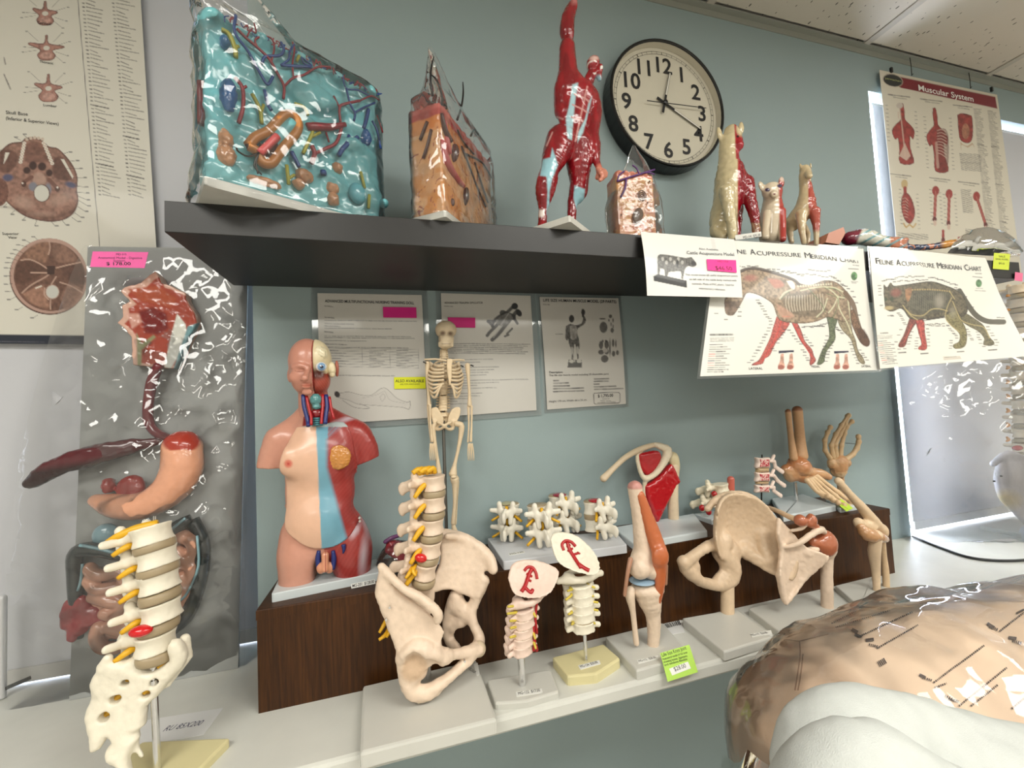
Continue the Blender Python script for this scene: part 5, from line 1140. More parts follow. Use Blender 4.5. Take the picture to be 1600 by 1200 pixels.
# ================================================================== joint models on white bases along the ledge
def model(name, label, fc, z, h, mat=None, group='joint models'):
    t = thing(name, label, 'anatomical model', base_center(fc, z), group); base(t, fc, z, h, mat, bev=0.003); return t
def knee():
    k = cr(920, 660, 2.857); t = model('knee_model', 'knee joint model with orange kneecap tendon on a white base', k((212,1108),(460,1038),(330,893),(72,955)), LZ, 0.016)
    y0 = atz(*k((285, 992))[0], LZ+0.016)[1]
    def K(a, dy, r): p = k(a)[0]; return (p[0], p[1], dy, r/2.857)
    s = Sculpt(y0, 0.007)
    s.chain([K((206,292),0,34), K((225,420),0,34), K((240,540),0,42), K((245,610),0,50)], smooth=4); s.ell(*k((224,645))[0], -0.008, 19, 22, 18); s.ell(*k((285,650))[0], -0.006, 22, 22, 17); s.ell(*k((250,600))[0], 0, 24, 18, 16)
    s.ell(*k((199,665))[0], -0.026, 3.5, 10, 7, '-', 0.003)
    s.paint(lambda P, z=at(*k((206, 284))[0], y0)[2]: z-P[:, 2]-0.0035+0.0, (196, 140, 130), 0.002)
    s.build('femur', 0.0018, BONE, bone_m, t, noise=(0.0012, 180))
    s = Sculpt(y0, 0.006); s.ell(*k((262,742))[0], 0, 31, 26, 13); s.chain([K((265,775),0,64), K((285,850),0,40), K((290,930),0,33), K((286,1003),0,29)], smooth=4); s.ell(*k((305,815))[0], -0.014, 7, 6, 10)
    s.floor(LZ+0.010)
    s.build('tibia', 0.0018, BONE, bone_m, t, noise=(0.0012, 180))
    s = Sculpt(y0, 0.004); s.chain([K((188,748),-0.004,20), K((184,775),-0.004,24), K((196,840),-0.002,15), K((205,920),0,14), K((212,985),0,15)], smooth=3); s.build('fibula', 0.0015, BONE, bone_m, t)
    s = Sculpt(y0, 0.004); s.ell(*k((240,705))[0], -0.002, 24, 23, 3.5); s.build('meniscus', 0.0014, (150, 178, 200), gloss_m, t)
    s = Sculpt(y0, 0.007)
    s.chain([K((232,325),-0.011,20), K((262,420),-0.013,30), K((295,520),-0.018,38), K((318,590),-0.024,40), K((318,640),-0.024,36), K((318,720),-0.022,28), K((306,800),-0.016,20)], sq=(1, 0.7, 1), smooth=4); s.ell(*k((318,600))[0], -0.030, 15, 9, 15)
    s.paint(lambda P: (P[:, 2] > 9), BONE); o = s.build('kneecap_tendon', 0.0016, (190, 104, 62), paint_m, t, noise=(0.0008, 160))
    s = Sculpt(y0, 0.003); s.chain([K((186,612),-0.018,12), K((172,680),-0.022,10), K((160,770),-0.016,9)], smooth=4); s.chain([K((345,640),-0.006,10), K((344,720),-0.006,8)]); s.build('side_ligament', 0.0013, (176, 130, 104), paint_m, t)
    base_label(t, k((215,1062),(308,1042),(312,1056),(222,1078)), LZ+0.016, 'MG-112   $28.00')
    sticker('price_tag', 'bright green 28.00 tag on the knee model base corner', 'tag', k((318,1030),(448,992),(487,1115),(352,1158)), [-0.290, -0.292, -0.314, -0.314], (178, 220, 84),
        [('Life-Size Knee Joint', k((328, 1047))[0], k((436, 1013))[0], 5.0, ink_m), ('Anatomical model of the knee', k((330, 1062))[0], k((440, 1030))[0], 3.0, ink_m), ('showing bones, ligaments', k((334, 1075))[0], k((440, 1046))[0], 3.0, ink_m), ('and tendons flexible', k((338, 1088))[0], k((440, 1060))[0], 3.0, ink_m)])
    sticker('price_label', 'small white 28.00 sticker on the green knee tag', 'tag', k((358,1100),(442,1068),(456,1098),(372,1130)), [-0.3045, -0.3045, -0.3105, -0.3105], (236, 236, 230), [('$28.00', k((382, 1112))[0], k((434, 1094))[0], 5.4, ink_m)])
knee()
def hip():
    k = cr(920, 660, 2.857); t = model('hip_bone_model', 'single hip bone model with round opening on a white base', k((602,1024),(822,957),(660,830),(415,873)), LZ, 0.016)
    y0 = atz(*k((619, 846))[0], LZ+0.016)[1]
    def K(a, dy, r): p = k(a)[0]; return (p[0], p[1], dy, r/2.857)
    s = Sculpt(y0, 0.008); c = at(*k((680, 470))[0], y0)
    s.sheet(k((528,380),(570,335),(640,314),(705,322),(760,352),(792,405),(815,480),(832,580),(832,625),(805,662),(762,655),(720,620),(690,588),(640,600),(560,600),(530,520),(535,470),(528,420)), 0.012, lambda x, z: 0.022-7*((x-c[0])**2)-4*(z-c[2])**2-0.10*(x-c[0]), smooth=3)
    s.chain([K((530,385),0.002,16), K((575,338),0.010,17), K((640,320),0.018,17), K((705,328),0.016,18), K((765,365),0.006,18), K((800,440),-0.004,20), K((822,560),-0.014,24), K((815,625),-0.02,30)], smooth=4)
    s.chain([K((770,500),0.0,36), K((790,610),-0.014,34), K((740,600),0.0,34), K((690,570),0.012,40)], smooth=3)
    s.chain([K((600,520),0.012,44), K((590,580),0.006,46), K((640,640),0.0,42), K((630,700),0.0,40), K((580,725),-0.002,30), K((510,712),-0.012,28), K((440,665),-0.024,30), K((420,620),-0.03,26)], smooth=4)
    s.chain([K((575,540),0.006,32), K((520,560),-0.006,26), K((460,600),-0.02,26), K((425,625),-0.03,26)], smooth=4)
    s.ell(*k((622,650))[0], 0.002, 17, 11, 26, ang=-10); s.ell(*k((600,700))[0], 0, 22, 11, 14, ang=-20); s.ell(*k((640,590))[0], 0.008, 18, 12, 20); s.ell(*k((470,640))[0], -0.018, 11, 7, 14, ang=-30); s.ell(*k((530,645))[0], -0.012, 17.5, 60, 16.5, '-', 0.004, ang=25)
    s.paint(lambda P, a=at(*k((700, 640))[0], y0): np.maximum(a[2]-0.02-P[:, 2], 0)*0+np.where(P[:, 0] > at(*k((730, 600))[0], y0)[0], -1, 1)*0.001+0*P[:, 2], (214, 188, 156), 0.03)
    s.build('hip_bone', 0.0024, (208, 183, 156), bone_m, t, noise=(0.0018, 150))
    s = Sculpt(y0, 0.003); s.chain([K((618,720),0,33), K((619,860),0,34)]); s.floor(LZ+0.010); s.build('stem', 0.002, (222, 196, 164), bone_m, t)
    base_label(t, k((722,945),(805,930),(812,945),(728,960)), LZ+0.016, 'MG-117  $26.00')
hip()
def shoulder():
    k = cr(1150, 620, 3.157); t = model('shoulder_model', 'shoulder joint model with orange capsule and upright humerus on a white base', k((250,1186),(560,1060),(348,968),(58,1042)), LZ, 0.014)
    y0 = atz(*k((450, 1035))[0], LZ+0.014)[1]
    def K(a, dy, r): p = k(a)[0]; return (p[0], p[1], dy, r/3.157)
    s = Sculpt(y0, 0.006); c = at(*k((290, 780))[0], y0)
    s.sheet(k((215,598),(240,620),(290,680),(330,735),(382,760),(372,820),(335,900),(292,960),(255,1014),(232,995),(205,880),(226,760),(203,680)), 0.010, lambda x, z: 0.004-0.25*(x-c[0])-8*(x-c[0])**2, smooth=3)
    s.chain([K((206,885),0.004,10), K((236,1000),0.002,12), K((262,1008),0,9), K((340,890),-0.006,11), K((378,780),-0.008,14)], smooth=3); s.chain([K((212,610),0.004,9), K((208,690),0.006,8), K((226,760),0.006,9), K((206,880),0.004,9)], smooth=3)
    s.chain([K((250,742),-0.004,12), K((310,722),-0.016,16), K((370,680),-0.022,18), K((415,655),-0.020,22), K((432,665),-0.012,18)], smooth=3); s.chain([K((350,770),-0.006,22), K((390,750),-0.006,24)])
    s.chain([K((275,660),-0.004,10), K((320,650),-0.012,12), K((345,625),-0.018,14)], smooth=2)
    s.build('scapula', 0.0019, BONE, bone_m, t, noise=(0.0012, 180))
    s = Sculpt(y0, 0.005); s.chain([K((118,548),0.088,14), K((165,550),0.070,13), K((215,568),0.034,14), K((270,595),0.004,16), K((320,608),-0.016,20)], smooth=4); s.build('clavicle', 0.0017, TAN, bone_m, t)
    s = Sculpt(y0, 0.006); s.ell(*k((318,610))[0], -0.016, 12, 11, 9); s.ell(*k((372,608))[0], -0.018, 10, 10, 10); s.chain([K((330,615),-0.016,20), K((395,640),-0.018,20)]); s.ell(*k((435,722))[0], -0.002, 24, 22, 21); s.chain([K((380,715),-0.006,26), K((420,730),-0.004,40)])
    a = at(*k((470, 700))[0], y0); s.paint(lambda P: np.linalg.norm((P-a-[0, -0.02, 0])*[1, 0.4, 1.4], axis=1)-0.011, (222, 196, 168), 0.004)
    s.build('joint_capsule', 0.0019, (178, 106, 76), gloss_m, t, noise=(0.0012, 140))
    s = Sculpt(y0, 0.005); s.ell(*k((440,735))[0], 0, 22, 20, 20); s.chain([K((447,770),0,36), K((447,860),0,33), K((450,1045),0,34)]); s.ell(*k((452,795))[0], -0.020, 4, 2, 4)
    s.floor(LZ+0.010); s.build('humerus', 0.002, BONE, bone_m, t, noise=(0.0009, 180))
    base_label(t, k((80,1168),(172,1152),(182,1180),(92,1198)), LZ+0.014, 'MG-113  $26.00')
shoulder()
def elbow():
    k = cr(1150, 620, 3.157); t = model('elbow_model', 'tan elbow joint model behind the bagged mannequin on a white base', k((610,1036),(830,985),(672,884),(486,930)), LZ, 0.012)
    y0 = atz(*k((695, 955))[0], LZ+0.012)[1]
    def K(a, dy, r): p = k(a)[0]; return (p[0], p[1], dy, r/3.157)
    s = Sculpt(y0, 0.006); s.chain([K((505,415),0.01,22), K((560,480),0.006,22), K((620,545),0.002,28), K((680,620),0,36), K((712,655),0,30)], smooth=4); s.ell(*k((603,622))[0], 0, 9, 9, 8); s.chain([K((610,620),0,22), K((660,640),0,36)]); s.ell(*k((725,662))[0], 0, 9, 10, 11); s.build('humerus', 0.0019, (220, 194, 160), bone_m, t, noise=(0.001, 180))
    s = Sculpt(y0, 0.005); s.chain([K((615,640),-0.006,22), K((650,680),-0.012,40), K((700,690),-0.012,36), K((735,700),-0.006,22)], smooth=3); s.build('ligament', 0.0017, (196, 150, 108), gloss_m, t, noise=(0.0012, 160))
    s = Sculpt(y0, 0.005); s.chain([K((695,680),-0.016,30), K((682,760),-0.006,34), K((690,860),0,24), K((695,965),0,19)], smooth=4); s.floor(LZ+0.010); s.build('ulna', 0.0017, (224, 198, 166), bone_m, t)
    s = Sculpt(y0, 0.004); s.chain([K((718,720),0.004,22), K((730,790),0.006,16), K((738,860),0.006,19), K((742,955),0.006,19)], smooth=4); s.floor(LZ+0.010); s.build('radius', 0.0017, (214, 186, 150), bone_m, t)
elbow()

# ================================================================== models on the riser box
def vertebra_set():
    k = cr(740, 750, 3.335); fc = k((155,425),(800,338),(742,272),(72,302)); h = 0.016
    t = thing('vertebra_set_base', 'white display stand carrying four small vertebra pairs', 'stand', base_center(fc, RZ)); base(t, fc, RZ, h, M('white_cardboard', (214, 216, 220), 0.5), bev=0.0015)
    base_label(t, k((180,385),(262,370),(270,380),(188,396)), RZ+h-0.0003, 'MG-130')
    rs = random.Random(5)
    defs = [((200,205), (200,305), 60, 1.0, (170, 166, 130), 'leftmost vertebra pair with a greenish disc on the white stand'), ((352,240), (352,335), 88, 1.12, None, 'vertebra pair seen straight from behind, second on the white stand'), ((455,165), (455,270), 112, 1.05, (150, 40, 60), 'vertebra pair with a dark red disc at the back of the stand'), ((640,205), (640,300), 118, 1.05, (170, 26, 34), 'rightmost vertebra pair with a red bulging disc on the white stand')]
    for i, (c, ft, hd, sc, dcol, lab) in enumerate(defs):
        base_p = atz(*k(ft)[0], RZ+h); y = base_p[1]-0.004; S = Sculpt(y)
        v = thing('vertebra_pair', lab, 'anatomical model', (base_p[0], y, RZ+h), 'vertebra pairs on the white stand')
        hh = 27/3.335; u = sc*(12.6)
        for j, dz in enumerate((-0.42, 0.42)):
            p = S.P(k(c)[0][0], k(c)[0][1]); m = u*mpp(p); p = np.array([base_p[0], y+0.012, RZ+h+m*(1.5+2.0*j)]); sc3 = np.array([m, m, m*1.25]); R = rot_zy(hd, 0)
            vertebra(v, 'lumbar', (238, 232, 216), p, sc3, hd, 0)
            for q in (-1, 1):
                a = p+R@(np.array([-1.1, 0.9*q, -0.5])*m); b_ = p+R@(np.array([-1.7, 1.9*q, -1.0])*m); noodle(v, 'nerve', [p+R@(np.array([-0.6, 0.3*q, -0.3])*m), a, b_], [0.0022, 0.003, 0.0026], yellow_m)
        a = p+R@(np.array([-1.35, 0, -0.2])*m); noodle(v, 'spinal_cord', [a-[0, 0, 2.0*m], a+[0, 0, 0.9*m]], 0.0034, yellow_m)
        disc(v, np.array([base_p[0], y+0.012, RZ+h+m*2.5]), m, hd, 0, h=0.38)
        o = disc(v, np.array([base_p[0], y+0.012, RZ+h+m*4.15]), m*0.95, hd, 0, h=0.16)
        if dcol:
            o2 = Sculpt(); o2.ellm(np.array([base_p[0], y+0.012, RZ+h+m*4.35])+R@(np.array([-0.5, 0.2, 0])*m), (0.8*m, 0.8*m, 0.22*m)); o2.build('disc_core', 0.001, dcol, gloss_m, v)
vertebra_set()
def scapula_model():
    k = cr(920, 660, 2.857); t = model('scapula_model', 'shoulder blade model with bright red muscle and long collarbone on the riser', k((200,540),(530,482),(470,405),(105,468)), RZ, 0.014, grey_base_m)
    y0 = atz(*k((378, 432))[0], RZ+0.014)[1]+0.004
    def K(a, dy, r): p = k(a)[0]; return (p[0], p[1], dy, r/2.857)
    s = Sculpt(y0, 0.004); s.chain([K((66,250),-0.02,17), K((110,205),-0.014,13), K((165,155),-0.008,13), K((230,120),0,14), K((300,100),0.004,12), K((345,118),0.002,20)], smooth=4); s.build('clavicle', 0.0016, (216, 196, 166), bone_m, t)
    s = Sculpt(y0, 0.005); s.chain([K((300,100),0.0,12), K((350,125),-0.002,22), K((335,175),-0.008,18), K((300,225),-0.01,14), K((255,250),-0.008,13), K((230,220),-0.004,10), K((216,150),0,9), K((235,128),0,8)], smooth=4); s.chain([K((255,250),-0.006,12), K((246,300),0,9), K((262,380),0.002,8), K((298,448),0.002,8)], smooth=3); s.build('scapula', 0.0016, (226, 212, 186), bone_m, t, noise=(0.0008, 200))
    s = Sculpt(y0, 0.005); s.sheet(k((220,140),(290,125),(318,140),(308,190),(262,238),(228,205)), 0.016, None, smooth=3); s.sheet(k((245,280),(300,245),(345,195),(370,190),(402,262),(385,280),(350,350),(320,410),(298,448),(268,380),(250,330)), 0.020, lambda x, z: -0.002, smooth=2)
    s.build('muscle', 0.0018, (178, 26, 34), gloss_m, t, noise=(0.0016, 140))
    s = Sculpt(y0, 0.006); s.ell(*k((382,190))[0], 0.004, 9, 9, 19); s.ell(*k((372,160))[0], 0.004, 10, 9, 10); s.build('joint_capsule', 0.0018, (222, 208, 168), paint_m, t)
    s = Sculpt(y0, 0.005); s.chain([K((378,200),0.004,28), K((374,300),0.002,26), K((379,445),0,25)], smooth=3); s.floor(RZ+0.010); s.build('humerus', 0.0018, (222, 202, 172), bone_m, t)
scapula_model()
def hernia_model():
    k = cr(920, 660, 2.857); P0 = k((560, 440))[0]; y0 = -0.062; zt = RZ
    t = thing('disc_hernia_model', 'small herniated disc vertebra model half hidden behind the hip bone', 'anatomical model', (at(*P0, y0)[0], y0, RZ), 'spine models')
    S = Sculpt(y0); c = at(*k((555, 345))[0], y0)
    MB().prism([(c[0]-0.035, y0-0.03), (c[0]+0.045, y0-0.03), (c[0]+0.045, y0+0.03), (c[0]-0.035, y0+0.03)], RZ, RZ+0.012, 0.002).build('base', grey_base_m, t)
    rod(t, (c[0]+0.006, y0, RZ+0.012), (c[0]+0.006, y0, c[2]), 0.003)
    for q, sc in (((590,292), 11.5), ((570,352), 12)):
        p = S.P(*k(q)[0]); m = sc*mpp(p); vertebra(t, 'lumbar', (236, 226, 200), p, m, -40, 6)
    p = S.P(*k((580, 322))[0]); disc(t, p, 11.5*mpp(p), -40, 6, h=0.3)
    s = Sculpt(y0); s.chain([(*k((634,255))[0], -0.004, 6), (*k((636,300))[0], -0.004, 5.5)]); s.build('spinal_cord', 0.0012, (196, 100, 84), paint_m, t)
    for q in ((505,382),(535,400),(560,320)): s = Sculpt(y0); s.ell(*k(q)[0], -0.014, 5, 5, 5); s.build('disc_bulge', 0.0011, (178, 30, 34), gloss_m, t)
hernia_model()
def osteo_model():
    k = cr(1150, 620, 3.157); fc = k((160,616),(215,606),(165,540),(95,545)); t = model('osteoporosis_model', 'three halved vertebrae with red cut faces on a rod', fc, RZ, 0.010, grey_base_m, 'spine models')
    y0 = atz(*k((122, 560))[0], RZ+0.010)[1]; S = Sculpt(y0); a = S.P(*k((124, 545))[0]); a[2] = RZ+0.01; rod(t, a, S.P(*k((128, 285))[0]), 0.0018, M('dark_rod', (60, 58, 56), 0.3, metal=0.9))
    for i, (b_, sp, col) in enumerate((((128,325),(216,360),(236, 214, 200)), ((127,395),(226,428),(236, 214, 200)), ((126,453),(208,478),(236, 214, 200)))):
        def K(q, dy, r): p = k(q)[0]; return (p[0], p[1], dy, r/3.157)
        s = Sculpt(y0, 0.003); h_ = (27, 24, 20)[i]; x, y = b_
        s.sheet(k((x-34,y-h_),(x,y-h_+3),(x+34,y-h_),(x+30,y),(x+34,y+h_),(x,y+h_-3),(x-34,y+h_),(x-29,y)), 0.018, smooth=2)
        s.chain([K((x+25,y-h_*0.3),0,8), K((x+60,y-6),0,10), K((sp[0]-22,sp[1]-18),0,8)]); s.chain([K((sp[0]-22,sp[1]-14),0,11), K((sp[0]+12,sp[1]+10),0,13)], sq=(1, 0.6, 1)); s.chain([K((x+50,y-16),0,9), K((x+58,y-34),0.004,9)])
        s.build('vertebra', 0.0013, col, bone_m, t)
        s = Sculpt(y0, 0.001); s.sheet(k((x-24,y-h_+8),(x,y-h_+10),(x+25,y-h_+8),(x+21,y),(x+25,y+h_-8),(x,y+h_-10),(x-24,y+h_-8),(x-21,y)), 0.0195, rr=0.0003); s.paint(lambda P: fbm(P*420, 2)-0.02, (226, 190, 180)); s.build('cut_face', 0.0008, (178, 36, 52), paint_m, t)
        s2 = Sculpt(y0, 0.001); s2.chain([K((sp[0]-10,sp[1]-6),0,6.5), K((sp[0]+10,sp[1]+9),0,7)], sq=(1, 0.95, 1)); s2.build('spine_cut_face', 0.0008, (178, 36, 52), paint_m, t)
        if i < 2: q = k((x, (y+(395, 453)[i])/2))[0]; s = Sculpt(y0, 0.002); nx = (395, 453)[i]; s.sheet(k((x-30,y+h_-2),(x+30,y+h_-2),(x+28,(y+nx)/2),(x+30,nx-22),(x-30,nx-22),(x-27,(y+nx)/2)), 0.017); s.build('disc', 0.0012, (176, 150, 112), paint_m, t)
osteo_model()
def foot_model():
    k = cr(1150, 620, 3.157); t = model('foot_model', 'foot and ankle skeleton with orange ligaments on a chrome post', k((232,588),(496,535),(330,478),(175,500)), RZ, 0.014, grey_base_m)
    y0 = atz(*k((299, 512))[0], RZ+0.014)[1]
    def K(q, dy, r): p = k(q)[0]; return (p[0], p[1], dy, r/3.157)
    a = atz(*k((299, 512))[0], RZ+0.014); S = Sculpt(y0); b_ = S.P(*k((299, 420))[0]); b_[0] = a[0]; rod(t, a, b_, 0.0046)
    col = (204, 160, 118); lig = (184, 122, 80)
    s = Sculpt(y0, 0.004); s.chain([K((302,68),0,27), K((310,150),0,26), K((315,230),0,30), K((318,290),-0.002,38)], smooth=3); s.paint(lambda P, z=at(*k((305, 64))[0], y0)[2]: z-0.002-P[:, 2], (150, 100, 70), 0.002); s.build('tibia', 0.0017, col, bone_m, t)
    s = Sculpt(y0, 0.003); s.chain([K((257,74),-0.006,16), K((266,160),-0.006,15), K((276,240),-0.008,18), K((284,300),-0.010,22)], smooth=3); s.paint(lambda P, z=at(*k((257, 70))[0], y0)[2]: z-0.002-P[:, 2], (150, 100, 70), 0.002); s.build('fibula', 0.0016, col, bone_m, t)
    s = Sculpt(y0, 0.008); s.ell(*k((312,345))[0], -0.006, 20, 20, 15); s.ell(*k((268,380))[0], 0.004, 12, 13, 13); s.chain([K((300,330),-0.004,46), K((360,370),-0.012,34), K((420,380),-0.02,28), K((455,395),-0.026,20)], smooth=3); s.chain([K((250,360),0.004,30), K((330,405),-0.01,24), K((400,420),-0.022,18)], smooth=2)
    n0 = lambda P: fbm(P*40, 2)-0.02; s.paint(n0, col, 0.6); s.build('ankle_ligaments', 0.0018, lig, gloss_m, t, noise=(0.0014, 200))
    rays = [[(395,392),(450,430),(500,470),(545,505),(570,520),(605,528)], [(385,400),(440,445),(490,488),(530,520),(560,540)], [(372,405),(425,455),(470,495),(505,520),(535,535)], [(362,410),(410,462),(450,495),(480,512),(505,524)], [(350,412),(395,465),(430,488),(455,492)]]
    for i, r_ in enumerate(rays):
        s = Sculpt(y0, 0.003); dy = -0.024-0.006*i; L = []
        for j, q in enumerate(r_): L.append(K(q, dy-0.013*j, 1.3*((13, 9, 11, 9, 9, 7)[j] if i == 0 else (11, 8, 10, 8, 7.5, 6)[j])))
        s.chain(L); 
        for j, q in enumerate(r_[2:]): s.ell(*k(q)[0], dy-0.013*(j+2), 4.8-0.3*j, 4.6, 4.2)
        s.build('toe_bones', 0.0012, (222, 190, 150), bone_m, t)
    sticker('price_tag', 'lime green tag under the toes of the foot skeleton', 'tag', k((490,520),(520,505),(578,550),(545,566)), [-0.125, -0.118, -0.150, -0.1585], (196, 230, 70), [('SALE', k((520, 535))[0], k((550, 552))[0], 3.5, ink_m)])
foot_model()
def hand_model():
    k = cr(1150, 620, 3.157); fc = k((512,548),(642,526),(590,496),(440,503)); t = model('hand_model', 'tan hand skeleton with raised fingers and spread thumb behind the foot model', fc, RZ, 0.012, grey_base_m)
    y0 = -0.045; col = (204, 174, 134)
    def K(q, dy, r): p = k(q)[0]; return (p[0], p[1], dy, r/3.157)
    s = Sculpt(y0, 0.006); s.chain([K((505,325),0,52), K((505,365),0,42), K((515,400),0,20), K((520,500),0,20)], smooth=2); s.ell(*k((470,330))[0], 0, 7, 8, 8); s.ell(*k((545,325))[0], 0, 8, 8, 8); s.floor(RZ+0.010)
    s.paint(lambda P: fbm(P*60, 2)-0.05, (186, 140, 98), 0.5); s.build('wrist', 0.0017, col, bone_m, t, noise=(0.002, 160))
    for i, L in enumerate([[(462,300),(440,265),(438,215),(452,175),(466,150)], [(478,298),(470,240),(492,185),(520,140),(550,96)], [(495,298),(490,235),(512,185),(540,135),(556,92)], [(515,298),(520,240),(535,180),(545,150),(572,122)], [(540,310),(575,285),(596,255),(606,222),(604,196)]]):
        s = Sculpt(y0, 0.003); s.chain([K(q, -0.002*j-0.002*i, (9.5, 7.5, 7.5, 6.5, 5.5)[j]*1.5*(1.25 if i == 4 else 1)) for j, q in enumerate(L)]); [s.ell(*k(q)[0], -0.002*(j+1)-0.002*i, 4.6*(1.2 if i == 4 else 1), 4.4, 4.0) for j, q in enumerate(L[1:])]
        s.build('thumb_bones' if i == 4 else 'finger_bones', 0.0012, col, bone_m, t)
    S = Sculpt(y0); noodle(t, 'wire', [S.P(*k((540, 228))[0], -0.008), S.P(*k((596, 233))[0], -0.008)], 0.0008, M('dark_rod', (60, 58, 56), 0.3, metal=0.9), 6)
hand_model()
# ================================================================== torso model
def torso():
    k = cr(390, 510, 2.727); fc = k((92,1140),(560,1046),(560,985),(122,1078)); h = 0.0145
    t = thing('torso_model', 'dissected human torso model with half skin and half red muscle', 'anatomical model', base_center(fc, RZ)); base(t, fc, RZ, h, grey_base_m, bev=0.0015)
    y0 = -0.092
    def K(q, dy, r): p = k(q)[0]; return (p[0], p[1], dy, r/2.727)
    E = lambda s, q, dy, rx, ry, rz, op='+', kk=None, ang=0: s.ell(*k(q)[0], dy, rx/2.727, ry/2.727, rz/2.727, op, kk, ang)
    sq = (1, 0.72, 1)
    def trunk(s):
        E(s, (300,560), 0.0, 168, 100, 150); E(s, (300,700), 0.0, 158, 92, 170); E(s, (312,880), 0.0, 186, 96, 150)
        s.chain([K((205,470),0,60), K((130,490),0,62), K((90,560),0,54), K((75,640),0,48)], sq=(1, 0.85, 1), smooth=3); s.chain([K((385,450),0,64), K((450,465),0,62), K((492,520),0,56), K((505,600),0,48)], sq=(1, 0.85, 1), smooth=3)
        s.chain([K((278,430),0.004,84), K((276,380),0.008,60)]); s.chain([K((235,370),0.012,36), K((185,425),0.012,44), K((120,475),0.008,50)], smooth=2); s.chain([K((330,370),0.012,36), K((390,415),0.012,46), K((455,455),0.008,52)], smooth=2)
        E(s, (215,960), 0, 98, 96, 130); E(s, (430,940), 0, 96, 96, 130); s.chain([K((218,980),0,96), K((212,1110),0,94)]); s.chain([K((435,960),0,86), K((445,1080),0,76)])
    SK, SK2, RD, RD2, BL = (204, 147, 126), (224, 180, 152), (136, 38, 38), (166, 64, 58), (112, 164, 184)
    def X(P): a, b_ = pxof(P); return (a-390)*2.727, (b_-510)*2.727
    seam = [(185,432),(285,420),(390,410),(428,470),(440,540),(455,620),(462,720),(472,810),(440,880),(400,925),(330,955),(250,950),(190,915),(140,870),(138,760),(135,660),(122,600),(150,500)]
    s = Sculpt(y0, 0.012); trunk(s)
    a = at(*k((78, 603))[0], y0); nrm = np.array([0.12, 0, 1]); s._add((a[0]-0.05, y0-0.06, a[2]-0.06), (a[0]+0.030, y0+0.06, a[2]), lambda P: np.maximum((P-a)@nrm, P[..., 0]-a[0]-0.030), '-', 0.0)
    b2 = at(*k((505, 572))[0], y0); n2 = np.array([-0.35, 0, 1]); s._add((b2[0]-0.020, y0-0.06, b2[2]-0.06), (b2[0]+0.06, y0+0.06, b2[2]+0.02), lambda P: np.maximum((P-b2)@n2, b2[0]-0.021-P[..., 0]), '-', 0.0)
    E(s, (305,1050), 0, 26, 120, 95, '-', 0.008); s.floor(RZ+h-0.003)
    def red(P): x, y = X(P); return np.where(y < 950, 300-x, 335-x)*0.0004
    s.paint(red, RD, 0.004)
    def str_(P): x, y = X(P); return (np.abs(((x*0.5+y*0.3)/9) % 1-0.5)-0.38)*0.01+np.where(x > 320, 0, 1)
    s.paint(str_, RD2, 0.01)
    for q, rx, rz, ang in (((420,392),60,9,-18), ((485,980),14,70,6), ((490,810),12,60,-12), ((450,870),12,30,30)):
        def tend(P, q=q, rx=rx, rz=rz, ang=ang):
            x, y = X(P); ca, sa = math.cos(math.radians(ang)), math.sin(math.radians(ang)); u = (x-q[0])*ca+(y-q[1])*sa; v = -(x-q[0])*sa+(y-q[1])*ca
            return (np.hypot(u/rx, v/rz)-1)*0.003+np.where(P[:, 1] > y0, 1, 0)
        s.paint(tend, (196, 176, 184), 0.005)
    def throat(P): x, y = X(P); return np.maximum(np.abs(x-285)-62+(440-y)*0.12, np.abs(y-380)-45)*0.0004+np.where(P[:, 1] > y0+0.01, 1, 0)
    s.paint(throat, (126, 30, 34), 0.002)
    s.build('body', 0.0021, SK, paint_m, t, noise=(0.0006, 60))
    # removable chest and belly plate
    s = Sculpt(y0, 0.012); trunk(s); E(s, (185,572), -0.034, 68, 44, 66); E(s, (290,830), -0.016, 150, 88, 120); E(s, (295,560), -0.012, 140, 90, 130)
    s.grow(0.0018)
    W = np.array([at(*q, y0-0.05)[[0, 2]] for q in k(*seam)]); W = smooth_line(np.vstack([W, W[:1]]), 3)[:-1]
    s._add((W[:, 0].min(), y0-0.2, W[:, 1].min()), (W[:, 0].max(), y0, W[:, 1].max()), lambda P: np.maximum(np.broadcast_to(poly_d(P[:, :1, :, 0], P[:, :1, :, 2], W), P.shape[:3]), P[..., 1]-y0+0.012), '&', 0.0)
    mid = lambda y: 283+(y-430)*0.045
    s.paint(lambda P: (lambda x, y: (mid(y)-x)*0.0004)(*X(P)), BL, 0.0012)
    s.paint(lambda P: (lambda x, y: (np.minimum(330+np.maximum(y-600, 0)*0.28+np.maximum(480-y, 0)*1.2, 425)-x)*0.0004)(*X(P)), RD, 0.008)
    s.paint(lambda P: (lambda x, y: (np.abs(((x*0.55+y*0.5)/10) % 1-0.5)-0.36)*0.01+np.where(x > 335+np.maximum(y-600, 0)*0.28, 0, 1))(*X(P)), RD2, 0.012)
    s.paint(lambda P: (lambda x, y: (np.hypot(x-165, y-585)-17)*0.0004)(*X(P)), (206, 112, 92), 0.004); s.paint(lambda P: (lambda x, y: (np.hypot(x-165, y-585)-5)*0.0004)(*X(P)), (180, 60, 56), 0.001)
    s.paint(lambda P: (lambda x, y: (y < 428) & (x > 200))(*X(P)), (176, 186, 186))
    s.build('chest_plate', 0.0019, SK2, paint_m, t)
    s = Sculpt(y0, 0.002); E(s, (378,558), -0.040, 56, 18, 52); s.build('breast_gland', 0.0012, (196, 132, 62), gloss_m, t, noise=(0.0018, 380))
